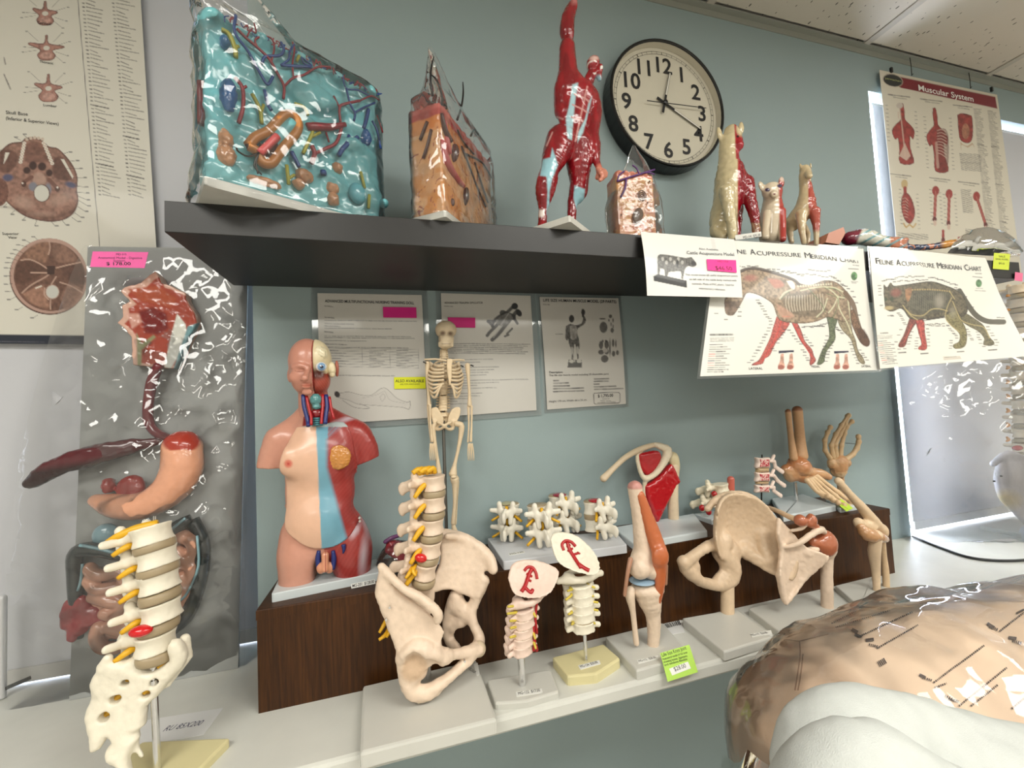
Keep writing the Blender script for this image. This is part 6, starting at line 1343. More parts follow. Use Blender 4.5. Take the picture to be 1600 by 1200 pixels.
    # head: skin half, open half
    s = Sculpt(y0, 0.008); E(s, (248,150), 0.0, 84, 92, 98); E(s, (236,215), -0.008, 62, 70, 75); s.chain([K((262,300),0.006,54), K((268,380),0.006,58)])
    s.chain([K((248,182),-0.034,11), K((240,208),-0.046,14), K((236,220),-0.052,17)], k=0.003); E(s, (222,226), -0.044, 10, 9, 8, kk=0.003); E(s, (240,247), -0.042, 24, 10, 6, kk=0.002); E(s, (241,258), -0.041, 21, 10, 6, kk=0.002); E(s, (246,280), -0.034, 24, 13, 14); E(s, (172,212), 0.0, 12, 12, 26)
    E(s, (212,186), -0.037, 24, 12, 12, '-', 0.005); E(s, (212,188), -0.029, 19, 11, 9); s.chain([K((185,172),-0.030,6), K((212,166),-0.036,7), K((245,172),-0.038,6)], smooth=2); E(s, (195,215), -0.026, 26, 18, 20)
    s._add((at(*k((266, 180))[0], y0-0.036)[0], -0.3, 1.1), (9, 0.1, 9), lambda P, x=at(*k((266, 180))[0], y0-0.036)[0]: np.maximum(x-P[..., 0], at(*k((0, 405))[0], y0)[2]*0-9), '-', 0.0)
    s.paint(lambda P: (lambda x, y: (np.hypot((x-246)/20, (y-251)/8)-1)*0.003+np.where(P[:, 1] > y0-0.02, 1, 0))(*X(P)), (186, 104, 84), 0.003); s.paint(lambda P: (lambda x, y: np.maximum(np.abs(y-193-((x-212)/24)**2*-5)-1.6, np.abs(x-212)-20)*0.0003)(*X(P)), (150, 88, 70), 0.0006)
    s.paint(lambda P: P[:, 0] > at(*k((266, 180))[0], y0-0.036)[0]-0.0014, (150, 50, 46))
    s.build('head', 0.0016, (198, 138, 118), paint_m, t)
    s = Sculpt(y0, 0.006); E(s, (278,145), 0.004, 74, 84, 90); E(s, (290,225), 0.0, 56, 62, 66); s.chain([K((285,290),0.012,48), K((285,400),0.012,52)]); s._add((-9, -9, -9), (at(*k((266, 180))[0], y0-0.036)[0], 9, 9), lambda P, x=at(*k((265, 180))[0], y0-0.036)[0]: P[..., 0]-x, '-', 0.0)
    s.paint(lambda P: (lambda x, y: (np.abs(((x*0.7-y*0.5)/8) % 1-0.5)-0.3)*0.01)(*X(P)), (190, 92, 74), 0.01); s.paint(lambda P: (lambda x, y: np.minimum(np.maximum(150-x*0.0-(y*-1)-300, -1), 1)*0+(y < 200)*(-0.01)+(y >= 200)*0.01)(*X(P)), (222, 206, 168), 0.004); s.paint(lambda P: (lambda x, y: (np.hypot((x-290)/34, (y-205)/22)-1)*0.004)(*X(P)), (96, 42, 30), 0.003)
    s.build('face_muscle', 0.0017, (142, 52, 42), paint_m, t)
    s = Sculpt(y0, 0.004); E(s, (292,118), -0.014, 40, 34, 38); s.build('brain', 0.0014, (228, 216, 182), gloss_m, t, noise=(0.003, 260))
    s = Sculpt(y0, 0.003); E(s, (350,185), -0.008, 18, 14, 34); E(s, (352,205), -0.014, 14, 10, 12); s.build('cheek_bone', 0.0014, (224, 208, 170), paint_m, t); s = Sculpt(y0, 0.003); E(s, (372,180), 0.004, 9, 10, 36); s.build('ear', 0.0014, (176, 96, 76), paint_m, t)
    s = Sculpt(y0); E(s, (305,172), -0.033, 25, 22, 20); c = at(*k((308, 172))[0], y0-0.045)
    s.paint(lambda P: (lambda x, y: (np.hypot(x-306, y-172)-17)*0.0004)(*X(P)), (120, 160, 200), 0.002); s.paint(lambda P: (lambda x, y: (np.hypot(x-307, y-172)-8)*0.0004)(*X(P)), (30, 34, 60), 0.001); s.paint(lambda P: (lambda x, y: (np.hypot(x-303, y-168)-3)*0.0004)(*X(P)), (240, 244, 250), 0.001); s.build('eye', 0.0009, (236, 234, 228), gloss_m, t)
    s = Sculpt(y0, 0.003); E(s, (282,312), -0.030, 26, 20, 26); E(s, (286,342), -0.030, 20, 16, 12); s.build('larynx', 0.0013, (84, 140, 140), gloss_m, t, noise=(0.0015, 260)); s = Sculpt(y0, 0.003); E(s, (285,372), -0.028, 30, 14, 20); s.build('thyroid', 0.0013, (140, 28, 36), gloss_m, t)
    S = Sculpt(y0)
    for pts, r, m_, nm in (([(228,292),(232,340),(248,400),(250,425)], 3.6, blue_m, 'vein'), ([(326,292),(330,340),(325,380),(322,415)], 3.6, blue_m, 'vein'), ([(242,296),(252,345),(262,385),(262,420)], 2.6, red_m, 'artery'), ([(312,290),(312,340),(308,380),(306,415)], 2.6, red_m, 'artery'), ([(340,300),(348,350),(360,395)], 2.4, red_m, 'artery')):
        noodle(t, nm, [S.P(*q, -0.028-0.006*i) for i, q in enumerate(k(*pts))], r*0.001, m_)
    for j in range(4): a = S.P(*k((288, 392+j*9))[0], -0.036); noodle(t, 'trachea_ring', [a+[-0.008, 0.006, 0], a+[0, -0.002, 0], a+[0.008, 0.006, 0]], 0.0018, M('trachea_teal', (70, 130, 140), 0.35), 7)
    # lower abdomen insert
    s = Sculpt(y0, 0.004); s.chain([K((322,975),-0.036,17), K((322,1035),-0.040,15)]); E(s, (305,1030), -0.036, 22, 18, 24); E(s, (340,1028), -0.034, 22, 16, 24); s.paint(lambda P: (lambda x, y: (np.abs(x-323)-1.6)*0.0004)(*X(P)), (150, 60, 50), 0.001); s.build('pelvic_insert', 0.0012, (214, 148, 116), gloss_m, t)
    for sx in (-1, 1): noodle(t, 'vein', [S.P(*q, -0.034) for q in k((325+sx*30, 955), (325+sx*34, 990), (325+sx*30, 1035))], [0.003, 0.0046, 0.004], blue_m)
    noodle(t, 'vein', [S.P(*q, -0.040) for q in k((400,930),(402,950),(398,968))], [0.004, 0.003, 0.001], blue_m)
    for q in ((465,812),(466,826)): a = S.P(*k(q)[0], -0.022); rod(t, a, a+[0.002, -0.008, 0], 0.0022, name='latch')
    # front label
    p1, p2 = k((432,1096))[0], k((535,1076))[0]; z0 = RZ
    sticker('label', None, None, k((432,1098),(534,1077),(536,1096),(434,1117)), [atz(*k((432,1130))[0], RZ)[1]-0.0015, atz(*k((534,1108))[0], RZ)[1]-0.0015]*1+[atz(*k((534,1108))[0], RZ)[1]-0.0015, atz(*k((432,1130))[0], RZ)[1]-0.0015], (232, 232, 228), [('MG-201  $128.00', k((437, 1112))[0], k((530, 1092))[0], 4.6, ink_m, 0.02)], parent=t)
torso()

# ================================================================== small skeleton on a stand
def skeleton():
    k = cr(630, 480, 3.16); y0 = -0.048; S = Sculpt(y0); C = (226, 204, 170)
    t = thing('skeleton_model', 'small full skeleton hanging on a steel pole behind the pelvis model', 'anatomical model', (at(*k((215, 1100))[0], y0)[0], y0, RZ))
    def K(q, dy, r): p = k(q)[0]; return (p[0], p[1], dy, r/3.16)
    E = lambda s, q, dy, rx, ry, rz, op='+', kk=None, ang=0: s.ell(*k(q)[0], dy, rx/3.16, ry/3.16, rz/3.16, op, kk, ang)
    xb = at(*k((210, 1100))[0], y0+0.006)[0]
    MB().prism(round_poly([(xb-0.05, y0-0.035), (xb+0.05, y0-0.035), (xb+0.05, y0+0.04), (xb-0.05, y0+0.04)], 0.01), RZ, RZ+0.010, 0.002).build('base', grey_base_m, t)
    rod(t, (at(*k((213, 1120))[0], y0+0.006)[0], y0+0.006, RZ+0.01), S.P(*k((198, 560))[0], 0.006), 0.0036, M('pole_steel', (120, 118, 114), 0.3, metal=0.9), name='pole')
    s = Sculpt(y0, 0.003); E(s, (211,112), 0.004, 53, 54, 46); E(s, (209,160), -0.004, 38, 34, 30); E(s, (208,186), -0.004, 33, 34, 22); s.chain([K((178,150),-0.006,6), K((182,190),-0.008,8)]); s.chain([K((244,150),-0.006,6), K((240,190),-0.008,8)])
    E(s, (194,130), -0.024, 15, 26, 12, '-', 0.0015); E(s, (234,131), -0.024, 15, 26, 12, '-', 0.0015); E(s, (214,150), -0.024, 6, 14, 9, '-', 0.001); E(s, (176,158), -0.008, 7, 24, 14, '-', 0.002)
    s.paint(lambda P: (lambda x, y: (np.minimum(np.hypot((x-195)/13, (y-128)/11), np.hypot((x-233)/13, (y-130)/11))-0.95)*0.003)(*[(a-o)*3.16 for a, o in zip(pxof(P), (630, 480))]), (122, 100, 82), 0.003)
    s.paint(lambda P: (lambda x, y: np.maximum(np.abs(y-181)-1.2, np.abs(x-212)-22)*0.0003+np.where(P[:, 1] > y0-0.014, 1, 0))(*[(a-o)*3.16 for a, o in zip(pxof(P), (630, 480))]), (130, 106, 86), 0.0006)
    s.build('skull', 0.0010, (220, 200, 168), bone_m, t)
    # spine as separate vertebrae
    sp = smooth_line([(200,210),(202,250),(206,330),(200,400),(198,460),(196,530)], 5); n = 22
    for i in range(n):
        q = sp[int(i/(n-1)*(len(sp)-1))]; p = S.P(*k(tuple(q))[0], 0.006); m = (9+6*i/n)/3.16*mpp(p)*1.2; place('vertebra', vert_mesh('cervical' if i < 7 else 'lumbar', C), t, mat4(rot_zy(-95, 0), p, np.array([m*0.9, m, m*1.0])))
    # ribs
    for i in range(9):
        y = 275+i*16; w = (52, 68, 78, 84, 86, 84, 80, 76, 70)[i]; drop = (14, 16, 16, 18, 20, 24, 28, 32, 38)[i]
        for sx in (-1, 1):
            fx = 214+sx*(12 if i < 6 else 16+8*(i-6)); fy = y+drop*(1 if i < 6 else 0.6); cx = 208
            pts = [S.P(*k((203+sx*8, y-8))[0], 0.014), S.P(*k((cx+sx*w*0.75, y-4))[0], 0.018), S.P(*k((cx+sx*w, y+drop*0.5))[0], 0.0), S.P(*k((cx+sx*w*0.72, y+drop*1.15))[0], -0.018), S.P(*k((fx, fy if i < 6 else fy-18*(i-5)*0.6))[0], -0.024)]
            noodle(t, 'rib', pts, [0.0018, 0.0025, 0.0029, 0.0027, 0.0023], M('bone_flat', C, 0.45), 6, 5)
    s = Sculpt(y0, 0.003); s.sheet(k((210,262),(236,264),(232,300),(232,350),(222,394),(214,350),(208,300)), 0.004, lambda x, z: -0.025, smooth=2); s.build('sternum', 0.001, (232, 208, 172), bone_m, t)
    s = Sculpt(y0, 0.002); s.chain([K((108,258),-0.004,5), K((160,256),-0.014,5), K((212,264),-0.022,6)]); s.build('clavicle', 0.001, C, bone_m, t); s = Sculpt(y0, 0.002); s.chain([K((232,262),-0.022,6), K((275,260),-0.012,5), K((300,262),-0.004,5)]); s.build('clavicle', 0.001, C, bone_m, t)
    for sx, q in ((-1, (125,300)), (1, (290,300))): s = Sculpt(y0, 0.002); s.sheet(k((q[0]-8*sx, 262), (q[0]-34*sx, 280), (q[0]-24*sx, 345), (q[0], 300)), 0.003, lambda x, z: 0.012); s.build('shoulder_blade', 0.001, C, bone_m, t)
    # pelvis
    s = Sculpt(y0, 0.004)
    s.sheet(k((130,503),(165,492),(186,522),(200,548),(194,582),(162,588),(142,555)), 0.010, lambda x, z: 0.004, smooth=2, rr=0.002); s.sheet(k((222,545),(240,505),(270,492),(284,506),(276,545),(250,585),(220,578)), 0.010, lambda x, z: 0.004, smooth=2, rr=0.002); s.sheet(k((178,520),(230,520),(215,580),(195,580)), 0.006, lambda x, z: 0.012)
    for sx in (-1, 1): s.chain([K((203+sx*48, 565),0,9), K((203+sx*40, 598),0.002,10), K((203+sx*18, 602),-0.010,7), K((203+sx*4, 585),-0.016,7), K((203+sx*30, 568),-0.008,8)], smooth=3)
    s.build('pelvis', 0.0011, C, bone_m, t)
    # limbs: (name, points, radii)
    for nm, pts, rr, dy in (('humerus', [(120,275),(118,340),(124,420),(128,480)], (12, 7, 7, 10), 0.0), ('radius', [(132,485),(134,560),(142,660)], (7, 4.5, 7), -0.004), ('ulna', [(122,485),(126,570),(138,665)], (6, 4, 5), 0.002),
                            ('humerus', [(318,288),(322,350),(327,430),(328,482)], (13, 8, 7, 11), 0.0), ('radius', [(338,490),(338,570),(334,660)], (6, 4.5, 7), -0.002), ('ulna', [(322,490),(324,580),(320,665)], (7, 4.5, 5), 0.002),
                            ('femur', [(160,575),(148,600),(158,680),(170,760),(176,815)], (11, 12, 9, 9, 14), 0.0), ('femur', [(262,575),(288,590),(276,680),(256,770),(246,822)], (13, 14, 9, 9, 20), -0.002),
                            ('tibia', [(254,850),(256,880),(254,970),(246,1065)], (22, 15, 9, 11), -0.002), ('fibula', [(272,860),(266,960),(258,1070)], (5, 4, 6), 0.004)):
        s = Sculpt(y0, 0.003); s.chain([K(q, dy, r*1.05) for q, r in zip(pts, rr)], smooth=4); s.build(nm, 0.0010, C, bone_m, t)
    s = Sculpt(y0, 0.002); E(s, (250,838), -0.012, 15, 6, 8); s.build('kneecap', 0.0009, C, bone_m, t)
    s = Sculpt(y0, 0.003); s.chain([K((248,1080),0,11), K((256,1115),-0.008,17), K((262,1135),-0.03,14)]); s.floor(RZ+0.009); s.build('foot', 0.0011, C, bone_m, t)
    for q0 in ((330,672), (142,672)):
        for j in range(4): noodle(t, 'finger_bone', [S.P(*k((q0[0]-8+j*6, q0[1]))[0], -0.004), S.P(*k((q0[0]-10+j*9, q0[1]+45))[0], -0.006), S.P(*k((q0[0]-8+j*9, q0[1]+85))[0], -0.006)], [0.0017, 0.0014, 0.001], M('bone_flat', C, 0.45), 6, 3)
    for q in ((106,274),(340,290),(290,292)): a = S.P(*k(q)[0], -0.006); rod(t, a+[-0.003, 0, 0.002], a+[0.003, -0.002, -0.001], 0.0016, M('dark_rod', (60, 58, 56), 0.3, metal=0.9), name='screw')
skeleton()
def bag_grid(nu, nv, fn, amp, sc, seed=0):
    """crumpled film patch: a jittered facet mesh over fn(u,v) -> world points"""
    rs = np.random.RandomState(seed+11); U, V = np.meshgrid(np.linspace(0, 1, nu), np.linspace(0, 1, nv))
    ju = (rs.rand(nv, nu)-0.5)*0.8/nu; jv = (rs.rand(nv, nu)-0.5)*0.8/nv; ju[:, 0] = ju[:, -1] = 0; jv[0] = jv[-1] = 0
    U, V = U+ju, V+jv; P = fn(U, V).copy(); e = np.minimum(1, 8*np.minimum(np.minimum(U, 1-U), np.minimum(V, 1-V))+0.2)
    n = fbm(np.stack([P[..., 0]*sc+seed, P[..., 2]*sc*0.6, P[..., 1]*sc*0.5+seed], -1), 2)*1.3+(rs.rand(nv, nu)-0.5)*0.75
    P[..., 1] -= amp*n*e
    i = np.arange(nu*nv).reshape(nv, nu); F = []
    for r in range(nv-1):
        for c in range(nu-1):
            a, b_, d, f = i[r, c], i[r+1, c], i[r+1, c+1], i[r, c+1]
            F += [(a, b_, d), (a, d, f)] if rs.rand() < 0.5 else [(a, b_, f), (b_, d, f)]
    return P.reshape(-1, 3), np.array(F)
film_m = film('clear_bag_film', milk=0.04, scale=20, strength=0.16, gain=1.6, rough=0.05)
def small_bag():
    k = cr(560, 780, 8.57); y0 = -0.075; t = thing('bagged_part', 'small red model part in a clear bag beside the torso', 'bag', (at(*k((430, 850))[0], y0)[0], y0, RZ))
    def K(q, dy, r): p = k(q)[0]; return (p[0], p[1], dy, r/8.57)
    s = Sculpt(y0, 0.004); s.chain([K((420,600),0,60), K((520,640),0,90), K((600,700),0,70)], smooth=2); s.chain([K((420,680),0,70), K((600,800),0,60), K((600,900),0,50)]); s.floor(RZ+0.001); s.build('red_model_part', 0.0016, (150, 50, 58), paint_m, t, noise=(0.002, 160))
    s = Sculpt(y0, 0.003); s.chain([K((360,570),-0.006,30), K((440,520),-0.008,30), K((530,490),-0.006,28)], smooth=3); s.build('purple_rim', 0.0014, (110, 66, 110), paint_m, t)
    rings = []
    for z, sx_, sy_ in ((RZ+0.0005, 1.0, 1.0), (RZ+0.010, 1.12, 1.1), (RZ+0.024, 1.0, 1.0), (RZ+0.040, 0.78, 0.8), (RZ+0.052, 0.45, 0.5), (RZ+0.056, 0.1, 0.1)):
        a = np.arange(36)*2*math.pi/36; c = at(*k((470, 800))[0], y0); P = np.c_[c[0]+0.010+0.040*sx_*np.cos(a), y0+0.030*sy_*np.sin(a), np.full(36, z)]; P[:, :2] += (fbm(P*60, 2)[:, None]*0.008); rings.append(P)
    V, F = loft(rings, cap=False); mesh('bag', V, F, film_m, t, smooth=True)
small_bag()

# ================================================================== digestive system board in its bag, left window
def digestive():
    yb, yt = -0.015, 0.035; zb = LZ; zt = at(260, 387, yt)[2]
    ly = lambda z: yb+(yt-yb)*(z-zb)/(zt-zb)
    t = thing('digestive_system_model', 'digestive system relief model on a grey board, wrapped in clear plastic', 'anatomical model', (at(240, 1060, yb)[0], yb, LZ))
    def onb(px, py, lift=0.0):
        n = np.array([0, -(zt-zb), -(yb-yt)]); n = n/np.linalg.norm(n); o = np.array([0, yb, zb]); n = n if n[1] < 0 else -n
        return atplane(px, py, o+n*lift, n), n
    cs = [onb(108, 1092)[0], onb(372, 1044)[0], onb(388, 389)[0], onb(137, 385)[0]]
    cs[0][2] = cs[1][2] = LZ+0.0005; nn = onb(200, 700)[1]; V = np.vstack([np.array(cs), np.array(cs)-nn*0.006])
    mesh('board', V, [(0, 1, 2, 3), (7, 6, 5, 4), (0, 4, 5, 1), (1, 5, 6, 2), (2, 6, 7, 3), (3, 7, 4, 0)], M('grey_board', (158, 160, 158), 0.5, var=0.03), t)
    k2 = cr(0, 380, 3.0); k3 = cr(0, 760, 2.727); y0 = -0.004
    def K2(q, dy, r): p = k2(q)[0]; return (p[0], p[1], dy, r/3.0)
    def K3(q, dy, r): p = k3(q)[0]; return (p[0], p[1], dy, r/2.727)
    s = Sculpt(0.012, 0.002); hp = k2((585,235),(600,215),(680,195),(718,158),(745,140),(762,165),(772,195),(815,208),(850,225),(885,240),(888,272),(925,330),(938,378),(900,450),(840,592),(735,585),(640,575),(635,450),(608,410),(570,378),(598,350),(590,300),(632,280))
    s.sheet(hp, 0.028, None, rr=0.002)
    hp2 = [tuple(np.array(p)*0.93+np.array((253, 503))*0.07) for p in hp]
    def Xh(P): a, b_ = pxof(P); return a*3, (b_-380)*3
    def inpoly(pts): W = np.array(pts, float); return lambda P: (lambda x, y: poly_d(x, y, W)*0.0004)(*Xh(P))
    Wr = np.array([(a*3, (b_-380)*3) for a, b_ in hp2]); s.paint(lambda P: (lambda x, y: poly_d(x, y, Wr)*0.0004+np.where(P[:, 1] > 0.0, 1, 0))(*Xh(P)), (168, 72, 56), 0.002)
    s.paint(inpoly([(650,320),(720,300),(780,330),(790,400),(740,430),(680,420)]), (120, 34, 34), 0.006); s.paint(inpoly([(600,215),(740,200),(830,260),(800,300),(660,270)]), (176, 84, 58), 0.004); s.paint(inpoly([(595,330),(650,330),(665,370),(620,400)]), (214, 160, 146), 0.004)
    s.paint(inpoly([(830,330),(870,380),(880,450),(800,590),(770,580),(800,440)]), (226, 226, 218), 0.002); s.paint(inpoly([(880,390),(940,370),(905,450),(842,595),(812,592)]), (118, 160, 168), 0.002); s.paint(inpoly([(640,420),(665,470),(720,430),(730,440),(665,500),(662,570),(645,575)]), (150, 150, 110), 0.003)
    s.build('head_section', 0.0018, (222, 178, 160), gloss_m, t, noise=(0.0016, 120))
    s = Sculpt(y0, 0.003); s.chain([K2((742,580),0,27), K2((712,650),0,28), K2((695,760),0,27), K2((698,840),0,26), K2((735,890),-0.004,26), K2((790,915),-0.01,26)], smooth=4); s.build('gullet', 0.002, (112, 34, 42), gloss_m, t)
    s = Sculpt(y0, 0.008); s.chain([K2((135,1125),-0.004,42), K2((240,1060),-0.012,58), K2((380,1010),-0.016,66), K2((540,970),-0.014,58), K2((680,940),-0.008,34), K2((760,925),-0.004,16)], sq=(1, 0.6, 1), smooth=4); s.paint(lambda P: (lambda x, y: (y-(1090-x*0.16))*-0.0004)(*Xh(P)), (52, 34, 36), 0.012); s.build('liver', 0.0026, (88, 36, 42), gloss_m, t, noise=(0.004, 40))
    s = Sculpt(y0, 0.010); s.chain([(285,700,-0.012,33), (284,735,-0.016,34), (262,768,-0.018,31), (222,790,-0.018,27), (180,790,-0.016,24), (150,782,-0.012,13)], smooth=4)
    s.paint(lambda P: (lambda x, y: np.minimum((np.hypot((x-283)/30, (y-688)/20)-1)*0.01, 1)+np.where(y > 703, 0.01, 0))(*pxof(P)), (168, 62, 48), 0.002); s.build('stomach', 0.0025, (226, 164, 132), gloss_m, t, noise=(0.0015, 70))
    s = Sculpt(y0, 0.006); s.ell(170, 758, -0.006, 12, 12, 12); s.ell(205, 762, -0.008, 26, 16, 19); s.build('pancreas', 0.0022, (158, 52, 48), gloss_m, t, noise=(0.004, 90))
    s = Sculpt(y0, 0.004); s.ell(165, 836, -0.012, 24, 18, 18); s.build('duodenum', 0.0022, (128, 160, 170), gloss_m, t)
    col = M('colon_dark', (40, 48, 48), 0.25, coat=0.3); bnd = M('colon_band', (130, 164, 172), 0.3)
    S = Sculpt(y0)
    noodle(t, 'colon', [S.P(*q, d) for q, d in zip(k3((345,640),(330,520),(320,380),(330,280),(430,270),(540,285),(660,240),(760,170),(820,140)), (0, -0.008, -0.014, -0.018, -0.022, -0.024, -0.024, -0.02, -0.014))], np.array([8, 11, 11, 12, 13, 13, 12, 12, 11])*0.001, col, 12, 5)
    noodle(t, 'colon', [S.P(*q, d) for q, d in zip(k3((820,140),(860,240),(855,360),(830,460),(790,560),(700,640)), (-0.014, -0.016, -0.018, -0.018, -0.014, -0.01))], np.array([11, 13, 14, 14, 12, 9])*0.001, col, 12, 5)
    noodle(t, 'colon_band', [S.P(*q, -0.036) for q in k3((340,250),(430,268),(520,292))], 0.003, bnd, 7); noodle(t, 'colon_band', [S.P(*q, -0.034) for q in k3((840,210),(845,340),(800,450),(765,490))], 0.0022, bnd, 7); noodle(t, 'colon_band', [S.P(*q, -0.026) for q in k3((352,330),(345,400),(332,445))], 0.0022, bnd, 7); noodle(t, 'colon_band', [S.P(*q, -0.036) for q in k3((730,185),(790,135))], 0.0026, bnd, 7)
    s = Sculpt(y0, 0.006)
    for q, r in (((300,520),44), ((350,510),48), ((290,570),42), ((345,580),52), ((310,625),38), ((400,555),44), ((440,570),34)): s.ell(*k3(q)[0], -0.012, r/2.727, r/2.727*0.8, r/2.727)
    s.build('cecum', 0.0024, (150, 42, 46), gloss_m, t, noise=(0.003, 90))
    s = Sculpt(y0, 0.0035)
    for L in ([(380,350),(430,380),(510,360),(540,400)], [(380,400),(420,440),(500,430),(550,460)], [(400,470),(470,490),(540,500),(500,540)], [(450,540),(520,560),(560,590)], [(420,600),(410,650),(450,690),(520,680),(540,640)], [(770,210),(820,230),(830,290),(790,310),(760,280)], [(770,320),(820,340),(810,400),(770,390)], [(760,420),(800,440),(770,490)], [(470,600),(530,620)]):
        s.chain([K3(q, -0.018-0.004*(j % 2), 36) for j, q in enumerate(L)], smooth=3)
    s.sheet(k3((400,340),(560,330),(720,260),(800,220),(800,480),(600,640),(440,640),(400,480)), 0.016, lambda x, z: -0.006)
    s.build('small_intestine', 0.0024, (206, 152, 126), gloss_m, t, noise=(0.001, 60))
    sticker('price_tag', 'pink 178.00 price tag on the digestive system bag', 'tag', [(145, 393), (232, 394), (226, 419), (141, 417)], -0.034, (255, 104, 180), [('MD-315', (180, 399), (196, 399), 3.0, ink_m), ('Anatomical Model - Digestive', (153, 404.5), (222, 405), 3.4, ink_m), ('System', (176, 409), (194, 409), 3.2, ink_m), ('$ 178.00', (165, 414.5), (203, 414.5), 5.0, ink_m, 0.02)])
    # bag: wrinkled film in front, wider than the board
    def fn(U, V):
        tl, tr, br, bl = np.array((132, 383.)), np.array((390, 388.)), np.array((383, 1046.)), np.array((14, 1118.))
        q = (tl[None, None]*(1-U[..., None])+tr*U[..., None])*(1-V[..., None])+(bl*(1-U[..., None])+br*U[..., None])*V[..., None]
        q[..., 0] -= 48*np.sin(np.pi*np.clip(V, 0, 1))**0.8*(1-U)**2
        P = np.empty(q.shape[:2]+(3,))
        bulge = np.sin(np.pi*np.clip(U, 0, 1))**0.6*np.clip(V*1.6, 0, 1)**0.7*np.clip((1-V)*7, 0, 1)**0.8
        for i in range(q.shape[0]):
            for j in range(q.shape[1]):
                y = 0.028-0.05*V[i, j]*0.75-0.052*bulge[i, j]; P[i, j] = at(q[i, j, 0], q[i, j, 1], y)
        P[..., 2] = np.maximum(P[..., 2], LZ+0.001)
        return P
    V, F = bag_grid(30, 62, fn, 0.009, 16, 3); mesh('bag', V, F, film_m, t, smooth=False)
digestive()
# ================================================================== wall clock
def clock():
    yf = -0.045; c = np.array([0.7205, yf, 2.194]); R = 0.174
    t = thing('wall_clock', 'round black-rimmed wall clock with large numerals behind the shelf models', 'clock', (c[0], -0.001, c[2]-R))
    a = np.arange(64)*2*math.pi/64; ring = lambda r, y: np.c_[c[0]+r*np.cos(a), np.full(64, y), c[2]+r*np.sin(a)]
    V, F = loft([ring(R*0.99, -0.001), ring(R, -0.006), ring(R, yf+0.003), ring(R-0.002, yf), ring(R-0.006, yf), ring(R-0.0075, yf+0.002), ring(R-0.008, yf+0.004)], cap=False); mesh('rim', V, [f[::-1] for f in F], M('clock_rim', (14, 14, 15), 0.3), t, smooth=False)
    dm_ = M('clock_dial', (206, 200, 182), 0.6); V, F = loft([ring(R-0.0078, yf+0.004), ring(R-0.0095, yf+0.020)], cap=False); mesh('inner_rim', V, [f[::-1] for f in F], dm_, t, smooth=True); V, F = np.vstack([ring(R-0.008, yf+0.0205), [[c[0], yf+0.0205, c[2]]]]), [(i, (i+1) % 64, 64) for i in range(64)]; mesh('dial', V, F, dm_, t)
    u, v = np.array([1.0, 0, 0]), np.array([0, 0, 1.0]); yn = yf+0.0195
    for i in range(12):
        n = 12 if i == 0 else i; ang = math.radians(90-30*i); p = np.array([c[0]+0.117*math.cos(ang), yn, c[2]+0.117*math.sin(ang)]); o = text(str(n), p-[0, 0, 0.0205], u, v, 0.060, M('clock_ink', (20, 20, 22), 0.5), t, name='numeral', align='CENTER', bold=0.0011)
    b = MB()
    for r in (0.1465, 0.1535): 
        for i in range(120):
            a0, a1 = i*math.pi/60, (i+1)*math.pi/60; b.add([(c[0]+q*math.cos(w), yn, c[2]+q*math.sin(w)) for q, w in ((r, a0), (r+0.0007, a0), (r+0.0007, a1), (r, a1))], [(0, 1, 2, 3)])
    for i in range(60):
        w = i*math.pi/30; d = np.array([math.cos(w), 0, math.sin(w)]); n_ = np.array([-math.sin(w), 0, math.cos(w)])*(0.0009 if i % 5 == 0 else 0.0004); p0, p1 = c+d*0.1465, c+d*0.154; b.add([q+[0, yn-yf, 0] for q in (p0-n_, p1-n_, p1+n_, p0+n_)], [(0, 1, 2, 3)])
    b.build('minute_track', M('clock_ink', (20, 20, 22), 0.5), t)
    k = cr(920, 30, 3.158); ctr = at(*k((375, 412))[0], yf+0.015)
    def hand(tip, tail, w, y, name, hollow):
        T = at(*k(tip)[0], y); B = at(*k(tail)[0], y); C0 = at(*k((375, 412))[0], y); d = T-C0; L = np.linalg.norm(d); d /= L; n_ = np.cross(d, [0, 1.0, 0]); tb = min(0.0, (B-C0)@d)
        q = MB(); 
        def bar(s0, s1, w0): 
            P = [C0+d*s0-n_*w0, C0+d*s1-n_*w0*0.8, C0+d*s1+n_*w0*0.8, C0+d*s0+n_*w0]; q.add(P+[p+np.array([0, 0.0008, 0]) for p in P], [(0, 3, 2, 1), (4, 5, 6, 7), (0, 1, 5, 4), (1, 2, 6, 5), (2, 3, 7, 6), (3, 0, 4, 7)])
        bar(tb, L, w); h_ = q.build(name, M('clock_ink', (20, 20, 22), 0.5), t)
        if hollow:
            q = MB(); C0 = C0-[0, 0.0004, 0]; bar(L*0.26, L*0.97, w*0.66); q.build('hand_inlay', M('hand_white', (222, 218, 206), 0.5), h_)
    hand((556, 543), (338, 385), 0.0034, yf+0.016, 'hour_hand', True); hand((402, 262), (373, 462), 0.0034, yf+0.013, 'minute_hand', True); hand((580, 438), (288, 401), 0.0011, yf+0.010, 'second_hand', False)
    s = Sculpt(); s.ellm(ctr-[0, 0.004, 0], (0.007, 0.003, 0.007)); s.build('hub', 0.001, (20, 20, 22), paint_m, t)
clock()

